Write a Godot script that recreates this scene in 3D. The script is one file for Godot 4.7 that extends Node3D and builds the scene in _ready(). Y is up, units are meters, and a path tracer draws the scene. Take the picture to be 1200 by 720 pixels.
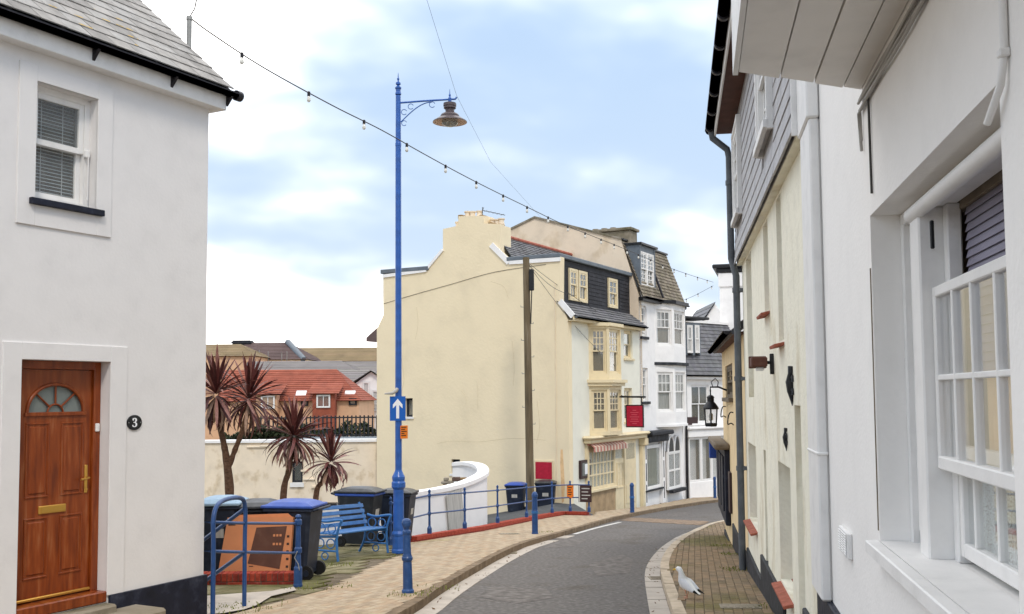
extends Node3D

const F := 1200.0      # focal length of the photograph in its own pixels
const CX := 600.0
const CY := 386.0
const SLOPE := 0.066   # the street falls by this much per metre
var eye := Vector3(0, 1.65, 0)
var cam_basis := Basis()
var rng := RandomNumberGenerator.new()
var M := {}
var names := {}

# ---------------------------------------------------------------- mesh collector
class MB:
	var v := PackedVector3Array()
	var n := PackedVector3Array()
	var c := PackedColorArray()
	var uv := PackedVector2Array()
	var xf := Transform3D()
	var col := Color.WHITE
	func vert(p: Vector3, nn: Vector3) -> void:
		v.append(xf * p)
		n.append((xf.basis * nn).normalized())
		c.append(col)
		uv.append(Vector2(p.x, p.y))
	func tri(a: Vector3, b: Vector3, d: Vector3) -> void:      # counter-clockwise seen from outside
		var nn := (b - a).cross(d - a)
		if nn.length_squared() < 1e-16:
			return
		nn = nn.normalized()
		vert(a, nn); vert(d, nn); vert(b, nn)
	func quad(a: Vector3, b: Vector3, d: Vector3, e: Vector3) -> void:
		tri(a, b, d)
		tri(a, d, e)
	func squad(a: Vector3, b: Vector3, d: Vector3, e: Vector3, na: Vector3, nb: Vector3, nd: Vector3, ne: Vector3) -> void:
		vert(a, na); vert(d, nd); vert(b, nb)
		vert(a, na); vert(e, ne); vert(d, nd)
	func box(x0: float, x1: float, y0: float, y1: float, z0: float, z1: float) -> void:
		var a := Vector3(x0, y0, z1); var b := Vector3(x1, y0, z1); var d := Vector3(x1, y1, z1); var e := Vector3(x0, y1, z1)
		var f := Vector3(x0, y0, z0); var g := Vector3(x1, y0, z0); var h := Vector3(x1, y1, z0); var i := Vector3(x0, y1, z0)
		quad(a, b, d, e); quad(g, f, i, h); quad(f, a, e, i); quad(b, g, h, d); quad(e, d, h, i); quad(f, g, b, a)
	func bev(x0: float, x1: float, y0: float, y1: float, z0: float, z1: float, r: float) -> void:
		# a box with chamfered edges
		var lo := Vector3(x0, y0, z0); var hi := Vector3(x1, y1, z1)
		var p := func(i: int, j: int, k: int, ax: int) -> Vector3:
			var q := Vector3(lo.x if i < 0 else hi.x, lo.y if j < 0 else hi.y, lo.z if k < 0 else hi.z)
			var s := Vector3(-i, -j, -k) * r
			s[ax] = 0.0
			return q + s
		for s in [-1, 1]:
			if s > 0:
				quad(p.call(1, -1, 1, 0), p.call(1, -1, -1, 0), p.call(1, 1, -1, 0), p.call(1, 1, 1, 0))
				quad(p.call(-1, 1, 1, 1), p.call(1, 1, 1, 1), p.call(1, 1, -1, 1), p.call(-1, 1, -1, 1))
				quad(p.call(-1, -1, 1, 2), p.call(1, -1, 1, 2), p.call(1, 1, 1, 2), p.call(-1, 1, 1, 2))
			else:
				quad(p.call(-1, -1, -1, 0), p.call(-1, -1, 1, 0), p.call(-1, 1, 1, 0), p.call(-1, 1, -1, 0))
				quad(p.call(-1, -1, -1, 1), p.call(1, -1, -1, 1), p.call(1, -1, 1, 1), p.call(-1, -1, 1, 1))
				quad(p.call(1, -1, -1, 2), p.call(-1, -1, -1, 2), p.call(-1, 1, -1, 2), p.call(1, 1, -1, 2))
		var mid := (lo + hi) * 0.5
		for s in [-1, 1]:
			for t in [-1, 1]:
				_out(mid, p.call(s, t, -1, 0), p.call(s, t, -1, 1), p.call(s, t, 1, 1), p.call(s, t, 1, 0))
				_out(mid, p.call(s, -1, t, 0), p.call(s, -1, t, 2), p.call(s, 1, t, 2), p.call(s, 1, t, 0))
				_out(mid, p.call(-1, s, t, 1), p.call(-1, s, t, 2), p.call(1, s, t, 2), p.call(1, s, t, 1))
				for w in [-1, 1]:
					var a: Vector3 = p.call(s, t, w, 0); var b: Vector3 = p.call(s, t, w, 1); var d: Vector3 = p.call(s, t, w, 2)
					if (b - a).cross(d - a).dot(a - mid) < 0: tri(a, d, b)
					else: tri(a, b, d)
	func _out(mid: Vector3, a: Vector3, b: Vector3, d: Vector3, e: Vector3) -> void:
		if (b - a).cross(d - a).dot((a + d) * 0.5 - mid) < 0: quad(a, e, d, b)
		else: quad(a, b, d, e)
	func tube(pts: Array, r, sides := 8, caps := true) -> void:
		var rings := []
		var nors := []
		var cnt := pts.size()
		var prev := Vector3.ZERO
		for i in cnt:
			var t: Vector3 = (pts[mini(i + 1, cnt - 1)] - pts[maxi(i - 1, 0)]).normalized()
			var u: Vector3
			if prev == Vector3.ZERO:
				u = t.cross(Vector3.UP if absf(t.y) < 0.9 else Vector3.RIGHT).normalized()
			else:
				u = (prev - t * prev.dot(t)).normalized()
			prev = u
			var w := t.cross(u)
			var rad: float = r[i] if r is Array else r
			var ring := []
			var nor := []
			for k in sides:
				var a := TAU * k / sides
				var d := u * cos(a) + w * sin(a)
				ring.append(pts[i] + d * rad)
				nor.append(d)
			rings.append(ring)
			nors.append(nor)
		for i in cnt - 1:
			for k in sides:
				var k2 := (k + 1) % sides
				squad(rings[i][k], rings[i][k2], rings[i + 1][k2], rings[i + 1][k], nors[i][k], nors[i][k2], nors[i + 1][k2], nors[i + 1][k])
		if caps:
			for k in range(1, sides - 1):
				tri(rings[0][0], rings[0][k + 1], rings[0][k])
				tri(rings[cnt - 1][0], rings[cnt - 1][k], rings[cnt - 1][k + 1])
	func lathe(prof: Array, sides := 16, smooth := true) -> void:    # prof: [radius, height] from the bottom up
		for i in prof.size() - 1:
			var r0: float = prof[i][0]; var y0: float = prof[i][1]; var r1: float = prof[i + 1][0]; var y1: float = prof[i + 1][1]
			var slope := Vector2(y1 - y0, r0 - r1).normalized()
			for k in sides:
				var a := TAU * k / sides; var b := TAU * (k + 1) / sides
				var ca := Vector3(cos(a), 0, -sin(a)); var cb := Vector3(cos(b), 0, -sin(b))
				var p := ca * r0 + Vector3(0, y0, 0); var q := cb * r0 + Vector3(0, y0, 0)
				var s := cb * r1 + Vector3(0, y1, 0); var t := ca * r1 + Vector3(0, y1, 0)
				if smooth:
					var na := ca * slope.x + Vector3(0, slope.y, 0); var nb := cb * slope.x + Vector3(0, slope.y, 0)
					squad(p, q, s, t, na, nb, nb, na)
				else:
					quad(p, q, s, t)
	func prism(poly: PackedVector2Array, z0: float, z1: float) -> void:      # poly in x, y; extruded along z
		var ps := poly
		if Geometry2D.is_polygon_clockwise(ps):
			ps = ps.duplicate(); ps.reverse()
		var id := Geometry2D.triangulate_polygon(ps)
		for i in range(0, id.size(), 3):
			var a := ps[id[i]]; var b := ps[id[i + 1]]; var d := ps[id[i + 2]]
			if (b - a).cross(d - a) < 0:
				var t := b; b = d; d = t
			tri(Vector3(a.x, a.y, z1), Vector3(b.x, b.y, z1), Vector3(d.x, d.y, z1))
			tri(Vector3(a.x, a.y, z0), Vector3(d.x, d.y, z0), Vector3(b.x, b.y, z0))
		for i in ps.size():
			var a := ps[i]; var b := ps[(i + 1) % ps.size()]
			quad(Vector3(a.x, a.y, z0), Vector3(b.x, b.y, z0), Vector3(b.x, b.y, z1), Vector3(a.x, a.y, z1))
	func vprism(poly: PackedVector2Array, y0: float, y1: float) -> void:     # poly in x, z; extruded upwards
		var keep := xf
		xf = xf * Transform3D(Basis(Vector3(1, 0, 0), Vector3(0, 0, -1), Vector3(0, 1, 0)), Vector3.ZERO)
		var q := PackedVector2Array()
		for p in poly: q.append(Vector2(p.x, -p.y))
		prism(q, y0, y1)
		xf = keep
	func wall(outline: PackedVector2Array, holes: Array, depth: float) -> void:
		# a face at z = 0 with holes whose reveals run back by depth
		var polys := [outline]
		for h in holes:
			var lo := 1e9; var hi := -1e9
			for p in h: lo = minf(lo, p.x); hi = maxf(hi, p.x)
			var m := (lo + hi) * 0.5
			var nxt := []
			for q in polys:
				for half in [PackedVector2Array([Vector2(-500, -500), Vector2(m, -500), Vector2(m, 500), Vector2(-500, 500)]), PackedVector2Array([Vector2(m, -500), Vector2(500, -500), Vector2(500, 500), Vector2(m, 500)])]:
					for w in Geometry2D.intersect_polygons(q, half):
						for k in Geometry2D.clip_polygons(w, h):
							if not Geometry2D.is_polygon_clockwise(k): nxt.append(k)
			polys = nxt
		for q in polys:
			var id := Geometry2D.triangulate_polygon(q)
			for i in range(0, id.size(), 3):
				var a: Vector2 = q[id[i]]; var b: Vector2 = q[id[i + 1]]; var d: Vector2 = q[id[i + 2]]
				if (b - a).cross(d - a) < 0:
					var t := b; b = d; d = t
				tri(Vector3(a.x, a.y, 0), Vector3(b.x, b.y, 0), Vector3(d.x, d.y, 0))
		var loops := [outline] + holes
		for i in loops.size():
			var q: PackedVector2Array = loops[i].duplicate()
			if Geometry2D.is_polygon_clockwise(q) != (i > 0): q.reverse()
			for k in q.size():
				var a := q[k]; var b := q[(k + 1) % q.size()]
				quad(Vector3(a.x, a.y, -depth), Vector3(b.x, b.y, -depth), Vector3(b.x, b.y, 0), Vector3(a.x, a.y, 0))
	func mesh() -> ArrayMesh:
		var a := []
		a.resize(Mesh.ARRAY_MAX)
		a[Mesh.ARRAY_VERTEX] = v
		a[Mesh.ARRAY_NORMAL] = n
		a[Mesh.ARRAY_COLOR] = c
		a[Mesh.ARRAY_TEX_UV] = uv
		var m := ArrayMesh.new()
		m.add_surface_from_arrays(Mesh.PRIMITIVE_TRIANGLES, a)
		return m

# ---------------------------------------------------------------- scene helpers
func numbered(called: String) -> String:
	var k: int = names.get(called, 0)
	names[called] = k + 1
	return called if k == 0 else "%s_%03d" % [called, k]

func obj(called: String, what, m: Material, parent: Node = null, at := Transform3D()) -> MeshInstance3D:
	var o := MeshInstance3D.new()
	o.mesh = what.mesh() if what is MB else what
	o.material_override = m
	o.transform = at
	if parent == null:
		o.name = numbered(called)
		add_child(o, true)
	else:
		o.name = called
		parent.add_child(o, true)
	return o

func thing(called: String, label: String, category: String, at := Transform3D(), group := "") -> Node3D:
	var o := Node3D.new()
	o.name = numbered(called)
	add_child(o, true)
	o.transform = at
	tag(o, label, category, group)
	return o

func tag(o: Node, label: String, category: String, group := "", kind := "") -> void:
	if label: o.set_meta("label", label)
	if category: o.set_meta("category", category)
	if group: o.set_meta("group", group)
	if kind: o.set_meta("kind", kind)

func part(called: String, parent: Node, at := Transform3D()) -> Node3D:
	var o := Node3D.new()
	o.name = called
	parent.add_child(o, true)
	o.transform = at
	return o

func struct(called: String, what, m: Material, at := Transform3D()) -> MeshInstance3D:
	var o := obj(called, what, m, null, at)
	o.set_meta("kind", "structure")
	return o

func copy(o: Node3D, at: Transform3D, called: String, label := "") -> Node3D:
	var c: Node3D = o.duplicate()
	c.name = numbered(called)
	add_child(c, true)
	c.transform = at
	if label: c.set_meta("label", label)
	return c

# ---------------------------------------------------------------- from picture to place
func ray(px: float, py: float) -> Vector3:
	return cam_basis * Vector3((px - CX) / F, -(py - CY) / F, -1.0)

func G(px: float, py: float, lift := 0.0) -> Vector3:          # where a pixel meets the sloping street
	var d := ray(px, py)
	var t := (lift - eye.y) / (d.y - SLOPE * d.z)
	return eye + d * t

func gy(z: float) -> float:
	return SLOPE * z

func at(px: float, py: float, depth: float) -> Vector3:
	var d := ray(px, py)
	return eye + d * (depth / -d.z)

func hit(xf: Transform3D, p: Vector3, nor: Vector3, px: float, py: float) -> Vector3:
	var inv := xf.affine_inverse()
	var o := inv * eye
	var d := inv.basis * ray(px, py)
	return o + d * (nor.dot(p - o) / nor.dot(d))

func R(xf: Transform3D, x0: float, y0: float, x1: float, y1: float, z := 0.0) -> Rect2:   # a rectangle on a facade from two corners
	var a := hit(xf, Vector3(0, 0, z), Vector3(0, 0, 1), x0, y0)
	var b := hit(xf, Vector3(0, 0, z), Vector3(0, 0, 1), x1, y1)
	return Rect2(minf(a.x, b.x), minf(a.y, b.y), absf(a.x - b.x), absf(a.y - b.y))

func U(xf: Transform3D, px: float, py: float, z := 0.0) -> Vector2:
	var a := hit(xf, Vector3(0, 0, z), Vector3(0, 0, 1), px, py)
	return Vector2(a.x, a.y)

func frame_l(x: float, depth: float, deg: float) -> Transform3D:   # a facade along the far side of the street, x receding, z to the street
	return Transform3D(Basis(Vector3.UP, deg_to_rad(90.0 - deg)), Vector3(x, gy(-depth), -depth))

func frame_r(x: float, depth: float, deg: float) -> Transform3D:   # a facade along the near side, x coming nearer, z to the street
	return Transform3D(Basis(Vector3.UP, -deg_to_rad(90.0 + deg)), Vector3(x, gy(-depth), -depth))

func poly(r: Rect2) -> PackedVector2Array:
	return PackedVector2Array([r.position, Vector2(r.end.x, r.position.y), r.end, Vector2(r.position.x, r.end.y)])

func T(x: float, y: float, z: float) -> Transform3D:
	return Transform3D(Basis(), Vector3(x, y, z))

func smooth(pts: Array, per := 8) -> Array:       # Catmull-Rom through the points
	var out := []
	for i in pts.size() - 1:
		var a = pts[maxi(i - 1, 0)]; var b = pts[i]; var c = pts[i + 1]; var d = pts[mini(i + 2, pts.size() - 1)]
		for k in per:
			var t := float(k) / per
			out.append(0.5 * ((2.0 * b) + (c - a) * t + (2.0 * a - 5.0 * b + 4.0 * c - d) * t * t + (3.0 * b - a - 3.0 * c + d) * t * t * t))
	out.append(pts[-1])
	return out

# ---------------------------------------------------------------- materials
func rgb(r: float, g: float, b: float) -> Color:
	return Color(r / 255.0, g / 255.0, b / 255.0)

func noise_tex(freq: float, octaves: int, ramp: Array, sed: int, size := 512, kind := FastNoiseLite.TYPE_SIMPLEX_SMOOTH) -> NoiseTexture2D:
	var f := FastNoiseLite.new()
	f.noise_type = kind
	f.seed = sed
	f.frequency = freq
	f.fractal_type = FastNoiseLite.FRACTAL_FBM
	f.fractal_octaves = octaves
	f.fractal_gain = 0.55
	var t := NoiseTexture2D.new()
	t.width = size
	t.height = size
	t.seamless = true
	t.seamless_blend_skirt = 0.2
	t.noise = f
	if ramp:
		var g := Gradient.new()
		var off := PackedFloat32Array()
		var cols := PackedColorArray()
		for r in ramp:
			off.append(r[0]); cols.append(r[1])
		g.offsets = off
		g.colors = cols
		t.color_ramp = g
	return t

var bump_fine: Texture2D
var bump_soft: Texture2D
var streaks: Texture2D
var blots: Texture2D

func mat(key: String, c: Color, rough := 0.8, o := {}) -> StandardMaterial3D:
	var m := StandardMaterial3D.new()
	m.resource_name = key
	m.roughness = rough
	m.metallic = o.get("metal", 0.0)
	m.metallic_specular = o.get("spec", 0.4)
	m.uv1_triplanar = true
	m.uv1_world_triplanar = o.get("world", false)
	var s: float = o.get("scale", 0.5)
	m.uv1_scale = Vector3(s, s * o.get("sy", 1.0), s)
	if o.has("vary"):
		var k: float = o.vary
		var d: Color = o.get("dark", c.darkened(k))
		var l: Color = c.lightened(k * 0.5)
		m.albedo_texture = noise_tex(o.get("freq", 0.012), o.get("oct", 5), [[0.0, d], [0.35, c.lerp(d, 0.3)], [0.6, c], [1.0, l]], key.hash() % 10000, 512 if s < 0.9 and o.get("stain", "") != "" else 256)
		m.albedo_color = Color.WHITE
	else:
		m.albedo_color = c
	if o.has("bump"):
		m.heightmap_enabled = true
		m.heightmap_texture = bump_fine if o.get("fine", true) else bump_soft
		m.heightmap_scale = o.bump
	if o.get("stain", "") != "":
		m.detail_enabled = true
		m.detail_blend_mode = BaseMaterial3D.BLEND_MODE_MUL
		m.detail_albedo = streaks if o.stain == "streak" else blots
		m.detail_uv_layer = BaseMaterial3D.DETAIL_UV_2
		m.uv2_triplanar = true
		m.uv2_world_triplanar = false
		m.uv2_scale = o.get("stain_scale", Vector3(0.6, 0.12, 0.6))
	if o.get("vcol", false):
		m.vertex_color_use_as_albedo = true
	if o.has("coat"):
		m.clearcoat_enabled = true
		m.clearcoat = o.coat
		m.clearcoat_roughness = 0.15
	M[key] = m
	return m

func glass(key: String, c: Color, alpha: float) -> StandardMaterial3D:
	var m := StandardMaterial3D.new()
	m.resource_name = key
	m.transparency = BaseMaterial3D.TRANSPARENCY_ALPHA
	m.albedo_color = Color(c.r, c.g, c.b, alpha)
	m.roughness = 0.03
	m.metallic_specular = 0.5
	M[key] = m
	return m

func make_materials() -> void:
	bump_fine = noise_tex(0.06, 4, [], 11)
	bump_soft = noise_tex(0.015, 4, [], 12)
	streaks = noise_tex(0.02, 5, [[0.0, rgb(242, 239, 234)], [0.3, rgb(250, 249, 247)], [0.55, Color.WHITE], [1.0, Color.WHITE]], 21)
	blots = noise_tex(0.012, 6, [[0.0, rgb(222, 214, 202)], [0.25, rgb(243, 240, 234)], [0.4, Color.WHITE], [1.0, Color.WHITE]], 22)
	mat("white_render", rgb(225, 222, 220), 0.9, {"vary": 0.03, "scale": 0.7, "oct": 6, "bump": 0.08})
	mat("white_wall", rgb(242, 239, 235), 0.75, {"vary": 0.02, "scale": 0.9, "bump": 0.12})
	mat("white_trim", rgb(232, 230, 227), 0.55, {"vary": 0.05, "scale": 1.2, "bump": 0.08})
	mat("oriel_board", rgb(240, 236, 230), 0.65, {"vary": 0.06, "scale": 0.5, "bump": 0.08})
	mat("cream_render", rgb(236, 220, 187), 0.9, {"vary": 0.04, "scale": 0.22, "oct": 6, "bump": 0.4})
	mat("cream_wall", rgb(234, 218, 194), 0.9, {"vary": 0.07, "scale": 0.2, "bump": 0.8, "fine": false, "stain": "blot", "stain_scale": Vector3(0.25, 0.2, 0.25)})
	mat("pink_render", rgb(226, 208, 184), 0.9, {"vary": 0.08, "scale": 0.15, "bump": 0.6, "fine": false, "stain": "blot", "stain_scale": Vector3(0.12, 0.1, 0.12)})
	mat("pale_facade", rgb(230, 228, 214), 0.85, {"vary": 0.03, "scale": 0.4, "bump": 0.2})
	mat("facade_white", rgb(240, 238, 236), 0.8, {"vary": 0.04, "scale": 0.5, "bump": 0.15})
	mat("cream_paint", rgb(224, 208, 172), 0.6, {"vary": 0.05, "scale": 0.8})
	mat("green_cream", rgb(240, 235, 216), 0.9, {"vary": 0.05, "scale": 0.5, "bump": 0.5, "stain": "blot", "stain_scale": Vector3(0.2, 0.1, 0.2)})
	mat("yellow_render", rgb(236, 210, 166), 0.9, {"vary": 0.08, "scale": 0.4, "bump": 0.6, "stain": "streak", "stain_scale": Vector3(0.5, 0.15, 0.5)})
	mat("orange_wall", rgb(214, 172, 138), 0.9, {"vary": 0.06, "scale": 0.2})
	mat("navy_plinth", rgb(24, 28, 44), 0.6, {"vary": 0.3, "scale": 1.0, "bump": 0.4, "fine": false})
	mat("dark_plinth", rgb(40, 42, 48), 0.7, {"vary": 0.3, "scale": 1.0, "bump": 0.4, "fine": false})
	mat("black_plastic", rgb(30, 28, 34), 0.45, {"vary": 0.25, "scale": 2.0})
	mat("black_paint", rgb(26, 27, 30), 0.4, {"vary": 0.25, "scale": 2.0})
	mat("grey_pipe", rgb(92, 96, 100), 0.5, {"vary": 0.15, "scale": 1.5})
	mat("floor_board", rgb(112, 92, 74), 0.8)
	mat("room", rgb(176, 168, 156), 0.9)
	mat("wood_door", rgb(136, 62, 20), 0.35, {"vary": 0.35, "dark": rgb(92, 36, 11), "scale": 1.6, "sy": 0.12, "freq": 0.03, "coat": 0.15})
	mat("brass", rgb(214, 168, 84), 0.3, {"metal": 0.8})
	mat("slate_grey", rgb(160, 157, 153), 0.75, {"vary": 0.3, "scale": 1.3, "world": true, "bump": 0.5, "vcol": true})
	mat("slate_dark", rgb(116, 117, 121), 0.6, {"vary": 0.25, "scale": 0.6, "bump": 0.4, "vcol": true})
	mat("slate_brown", rgb(140, 130, 114), 0.8, {"vary": 0.4, "dark": rgb(82, 78, 54), "scale": 0.35, "bump": 0.5, "vcol": true})
	mat("cladding_black", rgb(42, 42, 48), 0.7, {"vary": 0.2, "scale": 0.6, "vcol": true})
	mat("hung_slate", rgb(176, 174, 175), 0.6, {"vary": 0.16, "scale": 0.9, "world": true, "bump": 0.3})
	mat("lead", rgb(104, 112, 120), 0.6, {"vary": 0.15, "scale": 0.6})
	mat("roof_red", rgb(152, 82, 62), 0.85, {"vary": 0.15, "scale": 0.3, "vcol": true})
	mat("ridge_red", rgb(168, 98, 80), 0.8, {"vary": 0.15, "scale": 0.6})
	mat("roof_tan", rgb(140, 122, 92), 0.9, {"vary": 0.2, "scale": 0.1, "vcol": true})
	mat("roof_purple", rgb(92, 74, 72), 0.85, {"vary": 0.15, "scale": 0.1, "vcol": true})
	mat("roof_grey", rgb(132, 128, 126), 0.85, {"vary": 0.12, "scale": 0.1, "vcol": true})
	mat("blue_paint", rgb(46, 94, 170), 0.4, {"vary": 0.14, "scale": 1.5, "coat": 0.2})
	mat("blue_dull", rgb(40, 74, 126), 0.45, {"vary": 0.18, "scale": 2.0, "coat": 0.1, "world": true})
	mat("blue_bench", rgb(52, 108, 168), 0.45, {"vary": 0.15, "scale": 2.0, "world": true})
	mat("bin_body", rgb(32, 40, 56), 0.5, {"vary": 0.2, "scale": 1.5, "bump": 0.05})
	mat("bin_black", rgb(34, 38, 44), 0.5, {"vary": 0.2, "scale": 1.5, "bump": 0.05})
	mat("lid_blue", rgb(54, 84, 164), 0.4, {"vary": 0.12, "scale": 2.0})
	mat("lid_pale", rgb(150, 176, 196), 0.5, {"vary": 0.1, "scale": 2.0})
	mat("lid_black", rgb(52, 54, 58), 0.35, {"vary": 0.2, "scale": 2.0})
	mat("rubber", rgb(22, 22, 23), 0.8)
	mat("brick_red", rgb(160, 62, 44), 0.85, {"vary": 0.25, "scale": 3.0, "world": true, "bump": 0.4})
	mat("brick_dark", rgb(134, 48, 38), 0.85, {"vary": 0.25, "scale": 3.0, "world": true, "bump": 0.4})
	mat("mortar", rgb(96, 76, 66), 0.95, {"vary": 0.2, "scale": 2.0})
	mat("card", rgb(190, 124, 84), 0.8, {"vary": 0.05, "scale": 1.0})
	mat("print_dark", rgb(84, 52, 40), 0.7, {"vary": 0.12, "scale": 1.0})
	mat("print_black", rgb(52, 34, 28), 0.7)
	mat("asphalt", rgb(99, 95, 92), 0.95, {"vary": 0.32, "scale": 0.3, "freq": 0.07, "oct": 4, "world": true, "bump": 0.9, "stain": "blot", "stain_scale": Vector3(0.12, 0.12, 0.12)})
	M.asphalt.uv2_world_triplanar = true
	mat("asphalt_dark", rgb(78, 80, 82), 0.95, {"vary": 0.16, "scale": 0.4, "world": true, "bump": 0.8})
	mat("concrete", rgb(176, 167, 156), 0.9, {"vary": 0.12, "scale": 0.6, "world": true, "bump": 0.5})
	mat("kerb_stone", rgb(188, 172, 150), 0.9, {"vary": 0.2, "scale": 1.2, "world": true, "bump": 0.6})
	mat("kerb_dark", rgb(120, 102, 80), 0.9, {"vary": 0.3, "scale": 1.2, "world": true, "bump": 0.6})  # darker than the other kerb: its dirt and its shade put into the colour
	mat("sand", rgb(104, 92, 74), 0.95, {"vary": 0.3, "scale": 0.8, "world": true, "bump": 0.8})
	mat("paver", rgb(172, 155, 132), 0.9, {"vary": 0.16, "scale": 1.6, "world": true, "bump": 0.5, "vcol": true})
	mat("mossy", rgb(120, 112, 84), 0.95, {"vary": 0.45, "dark": rgb(72, 74, 40), "scale": 0.45, "world": true, "bump": 1.2, "vcol": true})
	mat("paint_white", rgb(196, 194, 190), 0.8, {"vary": 0.2, "scale": 2.0, "world": true})
	mat("earth", rgb(112, 104, 84), 0.95, {"vary": 0.3, "scale": 0.02, "world": true})
	mat("pole_wood", rgb(112, 98, 76), 0.9, {"vary": 0.35, "scale": 2.0, "sy": 0.08, "bump": 0.8})
	mat("galvanised", rgb(150, 150, 146), 0.5, {"vary": 0.12, "scale": 2.0, "metal": 0.3})
	mat("bark", rgb(112, 82, 62), 0.95, {"vary": 0.35, "scale": 2.5, "sy": 1.8, "bump": 2.0, "world": true})
	for k in 4:
		var leaf := mat("leaf_%d" % k, [rgb(104, 56, 52), rgb(76, 38, 36), rgb(146, 102, 92), rgb(158, 126, 104)][k], 0.45, {"vary": 0.25, "scale": 4.0, "world": true})
		leaf.backlight_enabled = true
		leaf.backlight = rgb(70, 26, 24)
	mat("grass", rgb(122, 128, 66), 0.8, {"vcol": true})
	mat("hedge", rgb(48, 56, 32), 0.85, {"vcol": true})
	mat("sign_blue", rgb(24, 92, 178), 0.4)
	mat("sign_white", rgb(235, 236, 238), 0.4)
	mat("sign_orange", rgb(226, 122, 34), 0.5, {"vary": 0.08, "scale": 3.0})
	mat("sign_red", rgb(178, 24, 52), 0.5, {"vary": 0.12, "scale": 2.0})
	mat("sign_mark", rgb(204, 84, 98), 0.5)
	mat("sign_brown", rgb(58, 40, 40), 0.5)
	mat("terracotta", rgb(168, 96, 76), 0.85, {"vary": 0.2, "scale": 3.0, "bump": 0.4})
	mat("soffit_brown", rgb(92, 56, 44), 0.7, {"vary": 0.2, "scale": 1.0})
	mat("lamp_brown", rgb(82, 72, 73), 0.4)
	mat("lamp_inner", rgb(236, 206, 184), 0.5)
	mat("net", rgb(186, 184, 178), 0.9, {"vary": 0.15, "scale": 3.0, "sy": 0.15})
	mat("net_grey", rgb(128, 132, 128), 0.9, {"vary": 0.3, "scale": 3.0, "sy": 0.12})
	mat("curtain_tan", rgb(236, 200, 152), 0.9, {"vary": 0.3, "scale": 3.0, "sy": 0.06, "bump": 1.0, "fine": false})
	mat("blind_brown", rgb(140, 124, 98), 0.9, {"vary": 0.15, "scale": 2.0, "sy": 0.2})
	mat("blind_slat", rgb(186, 188, 186), 0.5)
	mat("blind_purple", rgb(136, 132, 148), 0.6)
	mat("curtain_green", rgb(40, 128, 110), 0.8)
	mat("curtain_grey", rgb(132, 138, 128), 0.9, {"vary": 0.3, "scale": 2.0, "sy": 0.06})
	mat("stone_rubble", rgb(150, 122, 82), 0.95, {"vary": 0.3, "scale": 2.0, "world": true, "bump": 1.0})
	mat("awning_red", rgb(178, 116, 104), 0.8)
	mat("awning_white", rgb(206, 190, 170), 0.8)
	mat("shop_stone", rgb(176, 150, 116), 0.9, {"vary": 0.15, "scale": 0.8})
	mat("grey_wood", rgb(120, 108, 92), 0.9, {"vary": 0.2, "scale": 1.5})
	mat("bird_white", rgb(232, 232, 230), 0.8)
	mat("bird_grey", rgb(222, 223, 226), 0.8)
	mat("bird_black", rgb(28, 28, 30), 0.7)
	mat("bird_leg", rgb(206, 150, 122), 0.6)
	mat("bird_yellow", rgb(224, 178, 60), 0.5)
	mat("bulb", rgb(214, 212, 204), 0.15)
	mat("cable_grey", rgb(168, 164, 158), 0.6)
	mat("wire", rgb(70, 68, 66), 0.7)
	mat("rust_stain", rgb(232, 194, 146), 0.95, {"vary": 0.1, "scale": 1.5})
	mat("asphalt_patch", rgb(103, 98, 94), 0.95, {"vary": 0.35, "scale": 0.3, "freq": 0.07, "oct": 4, "world": true, "bump": 0.9})
	mat("crack", rgb(206, 188, 154), 0.95)
	mat("dead_leaf", rgb(92, 66, 40), 0.9)
	mat("lichen", rgb(196, 160, 70), 0.95, {"vary": 0.3, "scale": 4.0, "world": true})
	glass("glass", rgb(210, 220, 220), 0.08)
	glass("glass_dark", rgb(150, 160, 158), 0.14)
	glass("glass_frost", rgb(136, 146, 144), 0.6)
	var lace := mat("lace", rgb(206, 214, 208), 0.9)
	lace.transparency = BaseMaterial3D.TRANSPARENCY_ALPHA_SCISSOR
	lace.alpha_scissor_threshold = 0.5
	lace.albedo_texture = noise_tex(0.06, 3, [[0.0, Color(1, 1, 1, 0)], [0.44, Color(1, 1, 1, 0)], [0.46, Color(1, 1, 1, 1)], [1.0, Color(1, 1, 1, 1)]], 55)
	lace.uv1_scale = Vector3(3, 3, 3)

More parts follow.
